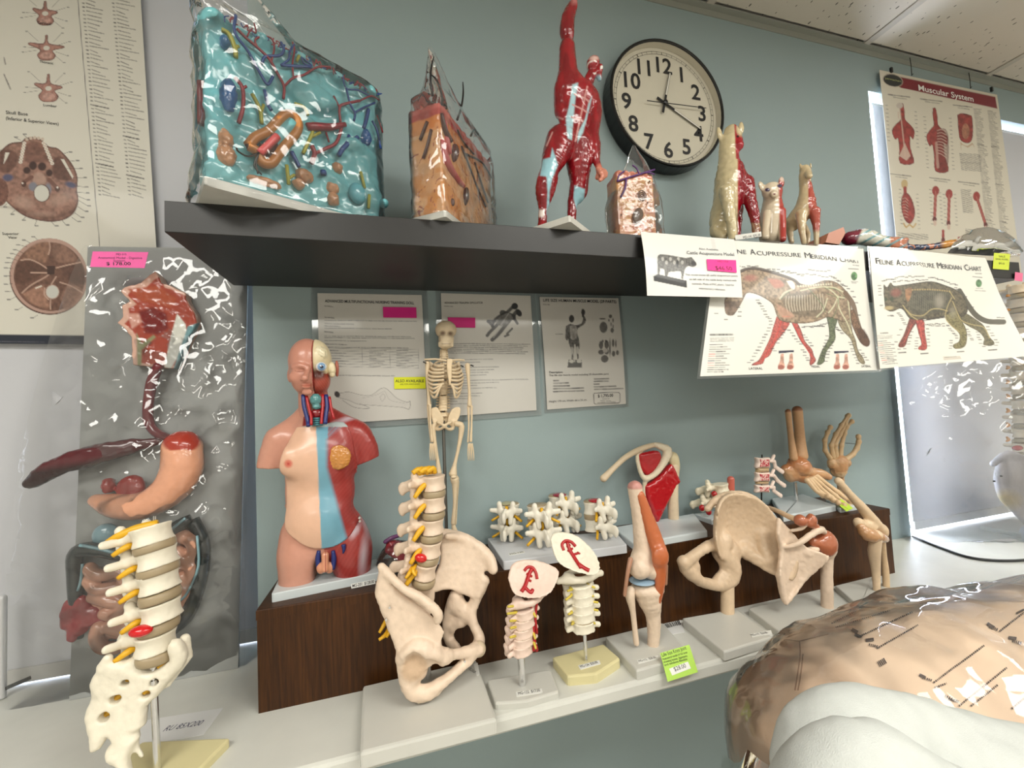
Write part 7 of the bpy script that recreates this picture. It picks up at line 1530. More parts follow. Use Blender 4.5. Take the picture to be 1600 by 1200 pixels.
# ================================================================== skin section blocks in bags
def bag_around(parent, rings, n=72, amp=0.004, sc=45, mat=None, top=None, name='bag'):
    """rings: list of (center(3), e1(2), half1, half2) from bottom to top; rounded-box outline wrinkled by noise"""
    R = []
    for i, (c, e1, h1, h2) in enumerate(rings):
        a = np.arange(n)*2*math.pi/n; cs, sn = np.cos(a), np.sin(a); q = np.power(np.power(np.abs(cs), 5)+np.power(np.abs(sn), 5), -0.2); u, v = cs*q*h1, sn*q*h2; e2 = np.array([-e1[1], e1[0]])
        P = np.c_[c[0]+u*e1[0]+v*e2[0], c[1]+u*e1[1]+v*e2[1], np.full(n, c[2])]; R.append(P)
    # resample vertically
    R = np.array(R); m = len(R); tt = np.linspace(0, m-1, m*6); lo = np.minimum(tt.astype(int), m-2); f = (tt-lo)[:, None, None]; Q = R[lo]*(1-f)+R[lo+1]*f
    ctr = Q.mean(1, keepdims=True); d = Q-ctr; L = np.linalg.norm(d, axis=2, keepdims=True); nz = np.abs(fbm(Q*sc, 2))*2-0.5; Q = Q+d/np.maximum(L, 1e-6)*np.minimum(nz[..., None]*amp*-1, L*0.5)
    Q[0] = R[0]; V, F = loft(list(Q), cap=False)
    return mesh(name, V, F, mat or film_m, parent, smooth=True)
film2_m = film('tight_bag_film', milk=0.06, scale=30, strength=0.5, gain=1.3)
def blue_block():
    k = cr(280, 0, 3.333); c0 = np.array([-0.232, -0.310, SZ]); an = math.radians(27); e1 = np.array([math.cos(an), math.sin(an), 0]); e2 = np.array([-math.sin(an), math.cos(an), 0]); L = 0.250; Hh = 0.257; B = 0.014; dep = 0.085
    t = thing('skin_block_model', 'large turquoise skin section model with vessels in a clear bag', 'anatomical model', c0+e1*L/2+e2*dep/2, 'bagged skin models')
    P4 = [c0[:2]-e1[:2]*0.004, c0[:2]+e1[:2]*(L+0.004), c0[:2]+e1[:2]*(L+0.004)+e2[:2]*(dep+0.02), c0[:2]-e1[:2]*0.004+e2[:2]*(dep+0.02)]
    MB().prism(round_poly(P4, 0.004), SZ, SZ+B, 0.002).build('base', base_m, t)
    f0 = c0+e2*0.008; xf = lambda P: f0+P[:, :1]*e1+P[:, 1:2]*e2+P[:, 2:]*np.array([0, 0, 1.0])
    def fp(q, off=0.0): p = k(q)[0]; return atplane(*p, f0-e2*off, -e2)
    def loc(q): w = fp(q)-f0; return w@e1, w[2]
    s = Sculpt(0, 0.01); s.boxm((L/2, dep/2, (Hh+B)/2), (L/2, dep/2-0.004, (Hh-B)/2), 0.008)
    rs = random.Random(2)
    for i in range(9): s.ellm((0.012+i*0.028, 0.02+0.02*(i % 2), Hh-0.006+0.006*(i % 2)), (0.018, 0.03, 0.014))
    for i in range(26):
        x, z = rs.uniform(0.01, L-0.01), rs.uniform(0.03, Hh-0.03); s.ellm((x, 0.004, z), (rs.uniform(0.012, 0.026), 0.008, rs.uniform(0.01, 0.02)))
    for q, r in (((715,520),(120,95)), ((900,760),(60,50))): x, z = loc(q); s.ellm((x, 0.0, z), (r[0]/3.33*0.00085, 0.014, r[1]/3.33*0.00085))
    x, z = loc((790, 600)); s.ellm((x, -0.004, z), (0.03, 0.016, 0.008), '-', rot=rot_zy(0, 40))
    def low(P): return P[:, 2]-0.028-0.012*np.sin(P[:, 0]*60)
    s.paint(low, (206, 168, 140), 0.014); s.paint(lambda P: fbm(P*30+4, 2)-0.28, (120, 190, 196), 0.3)
    s.build('skin_block', 0.0026, (118, 200, 208), gloss_m, t, noise=(0.0055, 55), xf=xf)
    red2, blu2, yel2 = M('vessel_red', (150, 32, 44), 0.3), M('vessel_blue', (30, 70, 140), 0.3), M('nerve_olive', (176, 172, 60), 0.35)
    def vs(pts, r, m_, nm): noodle(t, nm, [fp(q, 0.0065) for q in pts], r*0.00055, m_, 7, 4)
    for pts, r in (([(300,150),(350,200),(410,250),(470,310),(510,380),(545,450),(543,515)],4), ([(545,450),(595,405),(650,390),(720,350),(790,350)],3), ([(595,405),(590,330),(600,260),(590,220)],2.5), ([(410,250),(395,210),(430,190),(480,200),(495,250),(480,320)],2.5), ([(355,190),(370,160),(400,170),(390,120)],2), ([(290,405),(330,460),(332,560),(310,640)],5), ([(330,460),(350,450)],3.5), ([(690,760),(705,800),(690,850)],7), ([(705,800),(760,775),(820,740),(850,650)],5), ([(840,640),(835,560),(870,540),(940,525)],4), ([(835,560),(805,500)],3), ([(940,525),(1000,500),(1040,520)],2.5), ([(1030,600),(1060,690)],2.5), ([(780,740),(765,690)],3), ([(1000,490),(950,440),(920,430)],2)): vs(pts, r, red2, 'vessel')
    for pts, r in (([(295,80),(290,170),(360,270),(420,380),(460,440),(490,395)],4), ([(445,470),(460,540),(480,575)],5), ([(430,330),(450,295),(520,290),(545,260),(530,220)],4), ([(530,340),(600,345),(690,350)],4), ([(530,340),(570,310),(575,270),(600,230)],3), ([(585,790),(610,840),(625,870)],6), ([(830,810),(860,765),(930,715)],7), ([(885,705),(865,760)],5), ([(870,460),(890,540),(915,590),(910,630)],3.5), ([(915,585),(960,560),(1020,535)],3), ([(850,390),(870,460),(930,470),(990,500)],2.5), ([(1005,630),(1030,680),(1050,775)],3.5), ([(985,570),(975,620),(960,670)],6), ([(630,280),(650,330),(690,340),(640,300)],2.5), ([(750,890),(752,910)],9)): vs(pts, r, blu2, 'vessel')
    for pts, r in (([(220,155),(260,180),(290,250),(295,300)],6), ([(290,250),(310,240)],4), ([(380,490),(420,570),(430,645)],5), ([(440,545),(425,590)],4), ([(600,540),(650,560),(670,600)],5), ([(700,640),(690,700),(645,800)],5), ([(735,690),(685,715)],4), ([(560,860),(570,960)],5), ([(600,910),(570,930)],4), ([(945,895),(965,980)],5), ([(990,1015),(985,1085)],5), ([(625,290),(612,320)],4)): vs(pts, r, yel2, 'nerve')
    # fine capillary net along the top
    for i in range(34):
        bx = 250+i*24; by = 95+(bx-250)*0.5; pts = [(bx+rs.uniform(-14, 14), by+rs.uniform(-18, 22)) for _ in range(4)]; vs(pts, 1.5, red2 if i % 3 else blu2, 'capillary')
    # hair bulb / corpuscle oval, red cylinder, lumps
    om = M('corpuscle_orange', (196, 128, 62), 0.35); dm = M('corpuscle_dark', (62, 36, 34), 0.4)
    oval = [(360,760),(400,715),(470,680),(540,605),(590,600),(620,640),(610,690),(560,750),(520,800),(480,850),(430,845),(420,800),(395,780)]
    noodle(t, 'corpuscle_wall', [fp(q, 0.010) for q in oval+[oval[0]]], 0.0068, om, 10, 4)
    noodle(t, 'corpuscle_outline', [fp(tuple(np.array(q)*1.07-np.array((490,725))*0.07), 0.010) for q in oval+[oval[0]]], 0.0026, dm, 8, 4)
    noodle(t, 'corpuscle_core', [fp(q, 0.008) for q in ((470,760),(530,700),(590,640))], 0.0085, M('corpuscle_core_blue', (120, 190, 196), 0.3), 12, 3); noodle(t, 'corpuscle_cavity', [fp(q, 0.009) for q in ((410,770),(460,790),(500,720))], 0.0075, dm, 12, 3); noodle(t, 'corpuscle_root', [fp(q, 0.015) for q in ((420,800),(460,760),(510,710))], 0.0056, M('root_pink', (196, 92, 92), 0.35), 12, 3)
    for pts in ([(415,795),(360,815),(310,790),(298,770)], [(415,795),(400,850),(410,905)], [(415,795),(390,860),(430,910)]): noodle(t, 'fibre', [fp(q, 0.016) for q in pts], 0.0012, M('dark_rod', (60, 58, 56), 0.3, metal=0.9), 6, 3)
    noodle(t, 'artery', [fp(q, 0.009) for q in ((665,660),(720,660),(790,662),(865,648))], [0.0056, 0.0064, 0.0056, 0.0036], red2, 12, 3)
    for q, r in (((650,920),(14, 13)), ((620,960),(10, 9)), ((820,878),(10, 10)), ((795,985),(12, 11)), ((800,1040),(11, 12)), ((240,730),(10, 16)), ((245,810),(13, 18)), ((440,950),(26, 7))):
        x, z = loc(q); s = Sculpt(0, 0.003); s.ellm((x, -0.001, z), (r[0]*0.0009, 0.010, r[1]*0.0009)); s.build('fat_lobe', 0.0014, (206, 150, 108), gloss_m, t, noise=(0.0028, 200), xf=xf)
    for q, r, cl in (((925,1010),(16, 20),(104, 186, 200)), ((1062,1062),(9, 9),(120, 196, 204)), ((255,500),(12, 27),(40, 100, 160)), ((970,720),(10, 16),(36, 100, 170)), ((235,225),(7, 10),(50, 110, 160))):
        x, z = loc(q); s = Sculpt(0, 0.003); s.ellm((x, -0.002, z), (r[0]*0.0009, 0.010, r[1]*0.0009)); s.build('gland', 0.0014, cl, gloss_m, t, noise=(0.002, 180) if cl[0] < 80 else None, xf=xf)
    p = fp((820, 345)); s = Sculpt(); s.ellm(p+[0, 0.02, 0.004], (0.006, 0.006, 0.005)); s.build('hair_stub', 0.001, (60, 50, 50), paint_m, t)
    noodle(t, 'vessel', [f0+e2*0.02-e1*0.002+np.array([0, 0, z]) for z in (0.10, 0.13, 0.16)], 0.006, red2, 8, 3)
    m = c0+e1*L/2+e2*dep/2; rg = [(m+np.array([0, 0, z]), e1[:2], L/2+g, dep/2+g2) for z, g, g2 in ((0.0005, 0.012, 0.016), (0.006, 0.018, 0.018), (0.06, 0.008, 0.010), (0.14, 0.008, 0.008), (0.22, 0.010, 0.010), (0.262, 0.006, 0.004))]
    rg += [(m-e1*0.06+np.array([0, 0, 0.285]), e1[:2], L/2-0.05, dep/2-0.02), (m-e1*0.085+np.array([0, 0, 0.325]), e1[:2], 0.050, 0.012), (m-e1*0.095+np.array([0, 0, 0.345]), e1[:2], 0.040, 0.004)]
    bag_around(t, rg, 84, 0.007, 30, film2_m)
blue_block()
def hair_block():
    k = cr(620, 0, 3.158); C = np.array([0.089, -0.274, SZ]); zt = 1.932; A = atz(769, 253, zt); Bq = atz(651, 171, zt); e1 = A-C; e1[2] = 0; L = np.linalg.norm(e1); e1 /= L; e2 = Bq-C; e2[2] = 0; W = np.linalg.norm(e2); e2 = np.array([-e1[1], e1[0], 0]); W = 0.062
    t = thing('hair_skin_model', 'orange hairy skin section model with dark follicles in a clear bag', 'anatomical model', C+e1*L/2+e2*W/2, 'bagged skin models')
    P4 = [C[:2], C[:2]+e1[:2]*(L+0.01), C[:2]+e1[:2]*(L+0.01)+e2[:2]*(W+0.01), C[:2]+e2[:2]*(W+0.01)]
    MB().prism(round_poly(P4, 0.004), SZ, SZ+0.012, 0.002).build('base', base_m, t)
    f0 = C+e1*0.004+e2*0.006; xf = lambda P: f0+P[:, :1]*e1+P[:, 1:2]*e2+P[:, 2:]*np.array([0, 0, 1.0]); H = zt-SZ
    s = Sculpt(0, 0.004); s.boxm((L/2, W/2, (H+0.012)/2), (L/2, W/2, (H-0.012)/2), 0.003)
    s.paint(lambda P: 0.15-P[:, 2]+0.004*np.sin(P[:, 0]*70), (206, 122, 56), 0.004); s.paint(lambda P: np.abs(P[:, 2]-0.150-0.003*np.sin(P[:, 0]*80))-0.003, (226, 176, 130)); s.paint(lambda P: H-0.022-P[:, 2], (170, 62, 58), 0.002); s.paint(lambda P: H-0.010-P[:, 2], (196, 96, 88), 0.002); s.paint(lambda P: np.maximum(fbm(P*55, 2)-0.0, P[:, 2]-0.145), (224, 172, 124), 0.12); s.paint(lambda P: np.maximum(fbm(P*40+9, 2)+0.1, P[:, 2]-0.09), (214, 140, 70), 0.1); s.paint(lambda P: np.maximum(np.abs(fbm(P*36+31, 2))-0.012, P[:, 2]-0.16), (150, 70, 56))
    s.build('skin_block', 0.0021, (222, 164, 112), gloss_m, t, noise=(0.0022, 90), xf=xf)
    dk = M('follicle_brown', (72, 40, 34), 0.35); pk = M('follicle_pink', (196, 92, 92), 0.35); hb = M('hair_black', (24, 22, 24), 0.35)
    fR = lambda q, off=0.004: atplane(*k(q)[0], f0-e2*off, -e2)
    fL = lambda q, off=0.004: atplane(*k(q)[0], f0-e1*off, -e1)
    noodle(t, 'follicle', [fR(q) for q in ((222,560),(240,640),(265,700))], [0.003, 0.004, 0.006], dk); 
    s = Sculpt(); p = fR((282, 755), 0.001); s.ellm(p, (0.009, 0.006, 0.017), rot=rot_zy(0, -12)); s.build('hair_bulb', 0.0013, (84, 46, 40), gloss_m, t)
    s = Sculpt(); s.ellm(fR((338, 970), 0.001), (0.007, 0.006, 0.018), rot=rot_zy(0, -10)); s.build('hair_bulb', 0.0013, (72, 42, 36), gloss_m, t); s = Sculpt(); s.ellm(fR((275, 998), 0.001), (0.004, 0.004, 0.007)); s.build('hair_bulb', 0.0012, (84, 46, 40), gloss_m, t)
    noodle(t, 'follicle_sheath', [fR(q, 0.002) for q in ((225,690),(245,790),(290,870),(330,920))], [0.004, 0.007, 0.005, 0.004], pk, 10); noodle(t, 'follicle_sheath', [fR(q, 0.002) for q in ((240,600),(250,700),(262,760))], [0.003, 0.005, 0.004], pk, 10)
    for pts in ([(320,720),(370,850),(400,930),(440,1020)], [(385,800),(410,880),(450,1000)], [(340,760),(420,800),(470,880)], [(300,640),(330,700),(380,760)]): noodle(t, 'vessel', [fR(q, 0.002) for q in pts], 0.0018, dk, 6)
    for pts in ([(150,600),(130,650),(115,690)], [(170,640),(150,720),(130,780)]): noodle(t, 'follicle', [fL(q, 0.002) for q in pts], 0.0026, dk, 8)
    for pts in ([(178,475),(168,420),(168,350),(182,280)], [(225,540),(222,470),(200,400),(172,370)], [(298,590),(318,530),(328,460),(326,405)], [(365,670),(372,655),(376,640)]): noodle(t, 'hair', [atplane(*k(q)[0], f0+e2*0.014, -e2) for q in pts], [0.0024, 0.002, 0.0018, 0.001][:len(pts)], hb, 7)
    m = C+e1*L/2+e2*W/2; U = lambda z: np.array([0, 0, z]); rg = [(m+U(z), e1[:2], L/2+g, W/2+g2) for z, g, g2 in ((0.0005, 0.016, 0.014), (0.02, 0.010, 0.012), (0.10, 0.008, 0.012), (0.19, 0.008, 0.010), (0.215, 0.004, 0.006))]+[(m-e1*0.02+U(0.245), e1[:2], L/2-0.035, W/2-0.012), (m-e1*0.052+U(0.285), e1[:2], 0.028, 0.008), (m-e1*0.072+U(0.318), e1[:2], 0.006, 0.002)]
    bag_around(t, rg, 72, 0.006, 32, film2_m)
hair_block()
def small_block():
    k = cr(920, 30, 3.158); yf = -0.215; TL, TR = at(963, 268, yf), at(1034, 258, yf-0.004); an = math.radians(-4); e1 = np.array([math.cos(an), math.sin(an), 0]); e2 = np.array([-e1[1], e1[0], 0]); L = 0.082; H = TL[2]-SZ; f0 = np.array([TL[0], yf, SZ]); W = 0.05
    t = thing('small_skin_model', 'small peach skin block model in a knotted clear bag under the clock', 'anatomical model', f0+e1*L/2+e2*W/2, 'bagged skin models')
    MB().prism([f0[:2]-e1[:2]*0.003-e2[:2]*0.003, f0[:2]+e1[:2]*(L+0.003)-e2[:2]*0.003, f0[:2]+e1[:2]*(L+0.003)+e2[:2]*W, f0[:2]-e1[:2]*0.003+e2[:2]*W], SZ, SZ+0.008, 0.001).build('base', base_m, t)
    xf = lambda P: f0+P[:, :1]*e1+P[:, 1:2]*e2+P[:, 2:]*np.array([0, 0, 1.0]); fp = lambda q, off=0.001: atplane(*k(q)[0], f0-e2*(off+0.0012), -e2)
    s = Sculpt(0, 0.003); s.boxm((L/2, W/2, (H+0.008)/2), (L/2, W/2-0.001, (H-0.008)/2), 0.004)
    for i in range(5): s.ellm((0.008+i*0.014, 0.01, H), (0.008, 0.012, 0.006))
    s.paint(lambda P: fbm(P*60, 2)-0.05, (214, 160, 110), 0.3); s.paint(lambda P: np.maximum(fbm(P*90+5, 2)-0.05, P[:, 2]-0.02), (206, 100, 50), 0.1); s.paint(lambda P: np.maximum(fbm(P*120+8, 2)-0.0, np.maximum(P[:, 2]-0.042, 0.045-P[:, 0])), (176, 70, 60), 0.1); s.paint(lambda P: np.abs(fbm(P*50+21, 2))-0.01, (216, 176, 70)); s.paint(lambda P: H-0.010-P[:, 2], (206, 128, 106), 0.004)
    s.build('skin_block', 0.0014, (222, 164, 132), gloss_m, t, noise=(0.0012, 120), xf=xf)
    pv = M('vessel_purple', (86, 44, 110), 0.35); dk = M('follicle_brown', (72, 40, 34), 0.35)
    for pts, r in (([(140,800),(185,785),(250,765),(325,742)], 2.0), ([(185,785),(180,830),(158,878)], 2.2), ([(250,765),(290,757),(325,766)], 1.5), ([(140,800),(150,770),(175,750)], 1.6), ([(250,765),(235,735),(215,720)], 1.6)): noodle(t, 'vessel', [fp(q) for q in pts], r*0.001, pv, 7)
    c = fp((263, 870), 0.0012)
    for r in (0.003, 0.0065, 0.0098): a = np.linspace(0, 2*math.pi, 22); noodle(t, 'corpuscle_ring', [c+e1*r*math.cos(w)*0.9+np.array([0, 0, r*math.sin(w)*1.05]) for w in a], 0.0009, dk, 6, 1)
    s = Sculpt(); s.ellm(fp((243, 968), 0.001), (0.011, 0.004, 0.017), rot=rot_zy(0, 62)@np.eye(3) if False else rot_zy(0, -25)); s.build('gland', 0.0011, (110, 92, 78), gloss_m, t, noise=(0.001, 300))
    for q in ((290,905),(300,800),(160,965),(310,1020)): s = Sculpt(); s.ellm(fp(q, 0.001), (0.0016, 0.001, 0.0022)); s.build('spot', 0.0006, (70, 40, 40), paint_m, t)
    m = f0+e1*(L/2+0.006)+e2*W/2; U = lambda z: np.array([0, 0, z]); rg = [(m+U(z), e1[:2], L/2+g, W/2+g2) for z, g, g2 in ((0.0005, 0.012, 0.006), (0.01, 0.016, 0.010), (0.05, 0.014, 0.006), (0.09, 0.014, 0.008), (0.115, 0.006, 0.004))]+[(m+e1*0.008+U(0.15), e1[:2], 0.034, 0.018), (m+e1*0.012+U(0.185), e1[:2], 0.018, 0.009), (m+e1*0.010+U(0.222), e1[:2], 0.003, 0.002)]
    bag_around(t, rg, 64, 0.004, 22, film('loose_bag_film', milk=0.06, scale=20, strength=0.35, gain=0.9))
small_block()

# ================================================================== muscle figure with raised arm
def muscle_figure():
    k = cr(830, 0, 3.333); c = atz(891, 346, SZ); y0 = c[1]+0.062
    t = thing('muscle_figure', 'red muscle man figure with one arm raised on a white base', 'anatomical model', (c[0], y0, SZ))
    an = math.radians(40); e1 = np.array([math.cos(an), math.sin(an)]); e2 = np.array([-e1[1], e1[0]]); a0 = c[:2]
    P4 = [a0, a0+e1*0.095, a0+e1*0.095+e2*0.120, a0+e2*0.120]; MB().prism(round_poly(P4, 0.003), SZ, SZ+0.012, 0.0015).build('base', base_m, t)
    def K(q, dy, r): p = k(q)[0]; return (p[0], p[1], dy, r/3.333)
    X = lambda P: [(a-o)*3.333 for a, o in zip(pxof(P), (830, 0))]
    s = Sculpt(y0, 0.007); E = lambda q, dy, rx, ry, rz, op='+', kk=None, ang=0: s.ell(*k(q)[0], dy, rx/3.333, ry/3.333, rz/3.333, op, kk, ang)
    E((225,480), 0, 104, 66, 98, ang=0); E((175,500), 0.004, 58, 54, 95); E((222,620), -0.002, 100, 60, 120); E((205,725), 0, 116, 66, 70); E((285,500), -0.004, 62, 58, 85)
    s.chain([K((215,420),0,56), K((195,350),0,48), K((188,270),0,43), K((190,190),0,34), K((186,140),0,40), K((200,70),0,34), K((228,0),0,18), K((240,-40),0,15)], sq=(1, 0.85, 1), smooth=3)
    s.chain([K((165,580),0.004,52), K((168,470),0.002,58), K((188,370),0,54), K((188,250),0,48)], smooth=2); s.chain([K((186,170),0,44), K((192,90),0,38), K((218,30),0,28)], smooth=2)
    s.chain([K((300,420),0.002,34), K((312,385),0,28)])
    s.chain([K((318,500),0,40), K((335,580),-0.004,40), K((322,690),-0.008,36), K((328,760),-0.012,38), K((340,840),-0.018,22), K((355,880),-0.022,17)], smooth=3)
    s.chain([K((155,740),-0.004,92), K((122,820),-0.010,74), K((98,885),-0.014,54), K((82,945),-0.012,60), K((72,1000),-0.010,54), K((62,1080),-0.008,27), K((60,1120),-0.008,25), K((56,1230),-0.008,24)], smooth=3); s.chain([K((58,1190),-0.008,24), K((40,1215),-0.028,20)])
    s.chain([K((245,760),0.002,86), K((248,860),0.004,72), K((250,940),0.006,54), K((244,1000),0.010,52), K((218,1050),0.014,32), K((212,1095),0.014,26), K((206,1210),0.012,25)], smooth=3); s.chain([K((206,1180),0.012,24), K((205,1200),-0.012,20)])
    s.floor(SZ+0.010)
    RD = (150, 24, 34); TB = (150, 196, 208); WH = (222, 208, 200)
    s.paint(lambda P: fbm(P*np.array([90, 90, 30]), 2)-0.02, (126, 18, 28), 0.3)
    def pol(pts, front=True): W = np.array(pts, float); return lambda P: (lambda x, y: poly_d(x, y, W)*0.0004+(np.where(P[:, 1] > y0-0.002, 1, 0) if front else 0))(*X(P))
    s.paint(pol([(215,440),(245,430),(232,500),(222,590),(212,730),(190,720),(180,620),(200,540)]), (170, 206, 214), 0.003); s.paint(pol([(300,530),(318,500),(290,620),(270,690),(240,745),(245,690),(280,620)]), (170, 206, 214), 0.003)
    def lines(P):
        x, y = X(P); d = np.full(len(P), 99.0)
        for A, B in (((292,450),(268,560)),((268,560),(230,735)),((225,490),(280,510)),((280,510),(300,530)),((215,545),(270,570)),((270,570),(290,585)),((210,610),(255,620)),((255,620),(270,632)),((135,610),(165,620)),((110,690),(80,760))):
            ax, ay = A; bx, by = B; q = np.clip(((x-ax)*(bx-ax)+(y-ay)*(by-ay))/((bx-ax)**2+(by-ay)**2), 0, 1); d = np.minimum(d, np.hypot(x-ax-q*(bx-ax), y-ay-q*(by-ay)))
        return (d-4)*0.0003
    s.paint(lines, (206, 150, 146), 0.001)
    s.paint(pol([(110,770),(125,815),(140,860),(110,930),(95,1000),(95,1120),(80,1120),(85,1000),(80,920),(45,915),(60,830),(100,820)], False), TB, 0.003); s.paint(pol([(225,965),(280,985),(275,1040),(255,1100),(235,1090),(220,1030)], False), TB, 0.003); s.paint(pol([(195,150),(212,170),(215,200),(205,195)], False), (180, 120, 126), 0.004); s.paint(pol([(325,870),(360,850),(390,885),(380,930),(340,935)], False), (196, 110, 92), 0.004); s.paint(pol([(190,-60),(260,-60),(250,20),(215,20)], False), (186, 110, 108), 0.01); s.paint(pol([(40,1090),(70,1095),(66,1130),(36,1130)], False), WH, 0.004)
    s.build('body', 0.0019, RD, gloss_m, t, noise=(0.0011, 160))
    s = Sculpt(y0, 0.004); E = lambda q, dy, rx, ry, rz, op='+', kk=None, ang=0: s.ell(*k(q)[0], dy, rx/3.333, ry/3.333, rz/3.333, op, kk, ang); E((322,335), 0, 44, 44, 44, ang=20); E((348,375), -0.004, 26, 30, 30); E((362,350), -0.010, 14, 18, 16); E((356,408), -0.004, 16, 18, 16)
    s.chain([K((300,425),0.002,26), K((315,390),0,28)])
    s.paint(lambda P: (lambda x, y: (np.abs(np.hypot(x-325, y-350)-34)-4)*0.0003+np.where(x > 340, 1, 0))(*X(P)), (226, 210, 200), 0.001); s.paint(lambda P: (lambda x, y: (np.hypot((x-325)/30, (y-302)/12)-1)*0.003)(*X(P)), (216, 180, 170), 0.003); s.paint(lambda P: (lambda x, y: (np.hypot((x-352)/16, (y-412)/20)-1)*0.003)(*X(P)), TB, 0.003); s.paint(lambda P: (lambda x, y: (np.hypot(x-368, y-350)-9)*0.0003)(*X(P)), (240, 236, 230), 0.001)
    s.build('head', 0.0013, (150, 28, 36), gloss_m, t, noise=(0.001, 200))
    s = Sculpt(y0, 0.003); 
    for i, (q0, q1) in enumerate((((352,880),(382,890)), ((350,895),(390,902)), ((348,912),(388,916)), ((345,925),(372,930)))): s.chain([K(q0, -0.024, 13), K(q1, -0.032, 11), K(((q0[0]+q1[0])/2, q1[1]+8), -0.042, 10)])
    s.chain([K((345,880),-0.026,11), K((360,902),-0.042,10)]); s.build('fist', 0.001, (206, 132, 110), paint_m, t)
muscle_figure()

# ================================================================== animal models
def animals():
    k = cr(920, 30, 3.158); CRM = (214, 198, 158)
    def K(q, dy, r): p = k(q)[0]; return (p[0], p[1], dy, r/3.158)
    X = lambda P: [(a-o)*3.158 for a, o in zip(pxof(P), (920, 30))]
    dark = M('dark_base', (52, 34, 28), 0.4)
    # dog
    y0 = -0.150; p0 = at(*k((720, 1080))[0], y0); t = thing('dog_model', 'tall sitting dog model, cream half and red muscle half', 'anatomical model', (p0[0], y0, SZ), 'animal models')
    zb = SZ+0.010; MB().prism(round_poly([(p0[0]-0.045, y0-0.055), (p0[0]+0.062, y0-0.055), (p0[0]+0.062, y0+0.05), (p0[0]-0.045, y0+0.05)], 0.004), SZ, zb, 0.0015).build('base', dark, t)
    s = Sculpt(y0, 0.008); E = lambda q, dy, rx, ry, rz, op='+', kk=None, ang=0: s.ell(*k(q)[0], dy, rx/3.158, ry/3.158, rz/3.158, op, kk, ang)
    E((705,570), 0, 50, 50, 48); s.chain([K((725,585),-0.008,34), K((742,625),-0.022,24)]); E((645,568), 0.004, 18, 12, 38, ang=-8); E((752,538), 0.004, 20, 12, 34, ang=10)
    s.chain([K((690,610),0,50), K((690,700),0,56), K((700,790),0,84), K((690,880),0.004,80), K((665,980),0.012,68), K((650,1040),0.014,48)], smooth=3); s.chain([K((655,960),0.02,55), K((630,1050),0.012,34), K((660,1075),-0.008,24)])
    s.chain([K((680,850),-0.024,42), K((695,960),-0.030,30), K((708,1060),-0.032,24), K((710,1085),-0.040,22)], smooth=3); s.chain([K((775,810),-0.018,46), K((795,890),-0.026,34), K((818,980),-0.030,26), K((828,1060),-0.034,20)], smooth=3); s.chain([K((735,930),0.01,30), K((732,1070),0.006,18)])
    s.floor(zb-0.002)
    s.paint(lambda P: (lambda x, y: np.where(y < 690, 722-x+(y-600)*0.05, 735-x)*0.0003)(*X(P)), (166, 22, 38), 0.0016); s.paint(lambda P: (lambda x, y: np.maximum(1005-y, 780-x)*0.0003)(*X(P)), CRM, 0.002); s.paint(lambda P: (lambda x, y: (np.hypot((x-752)/24, (y-540)/36)-1)*0.004)(*X(P)), CRM, 0.002); s.paint(lambda P: (lambda x, y: (np.hypot(x-735, y-578)-6)*0.0003)(*X(P)), (60, 30, 30), 0.001)
    s.paint(lambda P: (lambda x, y: (np.abs(((x*0.9-y*0.25)/14) % 1-0.5)-0.43)*0.01+np.where((x > 745) & (y > 640), 0, 1))(*X(P)), (120, 14, 28), 0.01)
    s.build('body', 0.0021, CRM, gloss_m, t, noise=(0.0022, 110))
    sticker('label', None, None, k((722,1066),(850,1048),(852,1072),(724,1090)), [y0-0.0555-0.0006]*4, (232, 230, 222), [('MD-141 $95.00', k((760, 1084))[0], k((846, 1070))[0], 4, ink_m)], parent=t)
    # cat
    y0 = -0.175; p0 = at(*k((900, 1080))[0], y0); t = thing('cat_model', 'small sitting cat model, white with a red muscle side', 'anatomical model', (p0[0], y0, SZ), 'animal models')
    zb = SZ+0.008; MB().prism(round_poly([(p0[0]-0.002, y0-0.045), (p0[0]+0.036, y0-0.045), (p0[0]+0.036, y0+0.03), (p0[0]-0.002, y0+0.03)], 0.003), SZ, zb, 0.001).build('base', dark, t)
    s = Sculpt(y0, 0.006); E = lambda q, dy, rx, ry, rz, op='+', kk=None, ang=0: s.ell(*k(q)[0], dy, rx/3.158, ry/3.158, rz/3.158, op, kk, ang)
    E((905,850), -0.004, 66, 48, 46, ang=-12); E((915,865), -0.020, 26, 18, 18); E((852,825), 0, 20, 9, 26, ang=-22); E((950,805), 0, 22, 10, 30, ang=12); s.chain([K((905,890),0.004,48), K((905,960),0.006,62), K((900,1020),0.01,66), K((900,1070),0.01,62)], smooth=3); s.chain([K((880,960),-0.016,24), K((872,1040),-0.022,18), K((872,1075),-0.026,20)]); s.chain([K((950,950),-0.014,24), K((955,1040),-0.020,20), K((955,1085),-0.024,20)]); s.floor(zb-0.002)
    s.paint(lambda P: (lambda x, y: (938-x+(y-850)*0.02)*0.0003)(*X(P)), (176, 62, 56), 0.003); s.paint(lambda P: (lambda x, y: (np.hypot((x-958)/20, (y-780)/22)-1)*0.004)(*X(P)), (226, 200, 184), 0.002)
    for q in ((882,842),(942,822)): s.paint(lambda P, q=q: (lambda x, y: (np.hypot((x-q[0])/13, (y-q[1])/9)-1)*0.003)(*X(P)), (70, 56, 88), 0.001)
    s.paint(lambda P: (lambda x, y: (np.hypot((x-916)/6, (y-862)/4)-1)*0.003)(*X(P)), (120, 60, 60), 0.001); s.build('body', 0.0017, (222, 206, 180), gloss_m, t)
    # horse
    y0 = -0.185; p0 = at(*k((1070, 1100))[0], y0); t = thing('horse_model', 'small standing horse model with long neck, red on one side', 'anatomical model', (p0[0], y0, SZ), 'animal models')
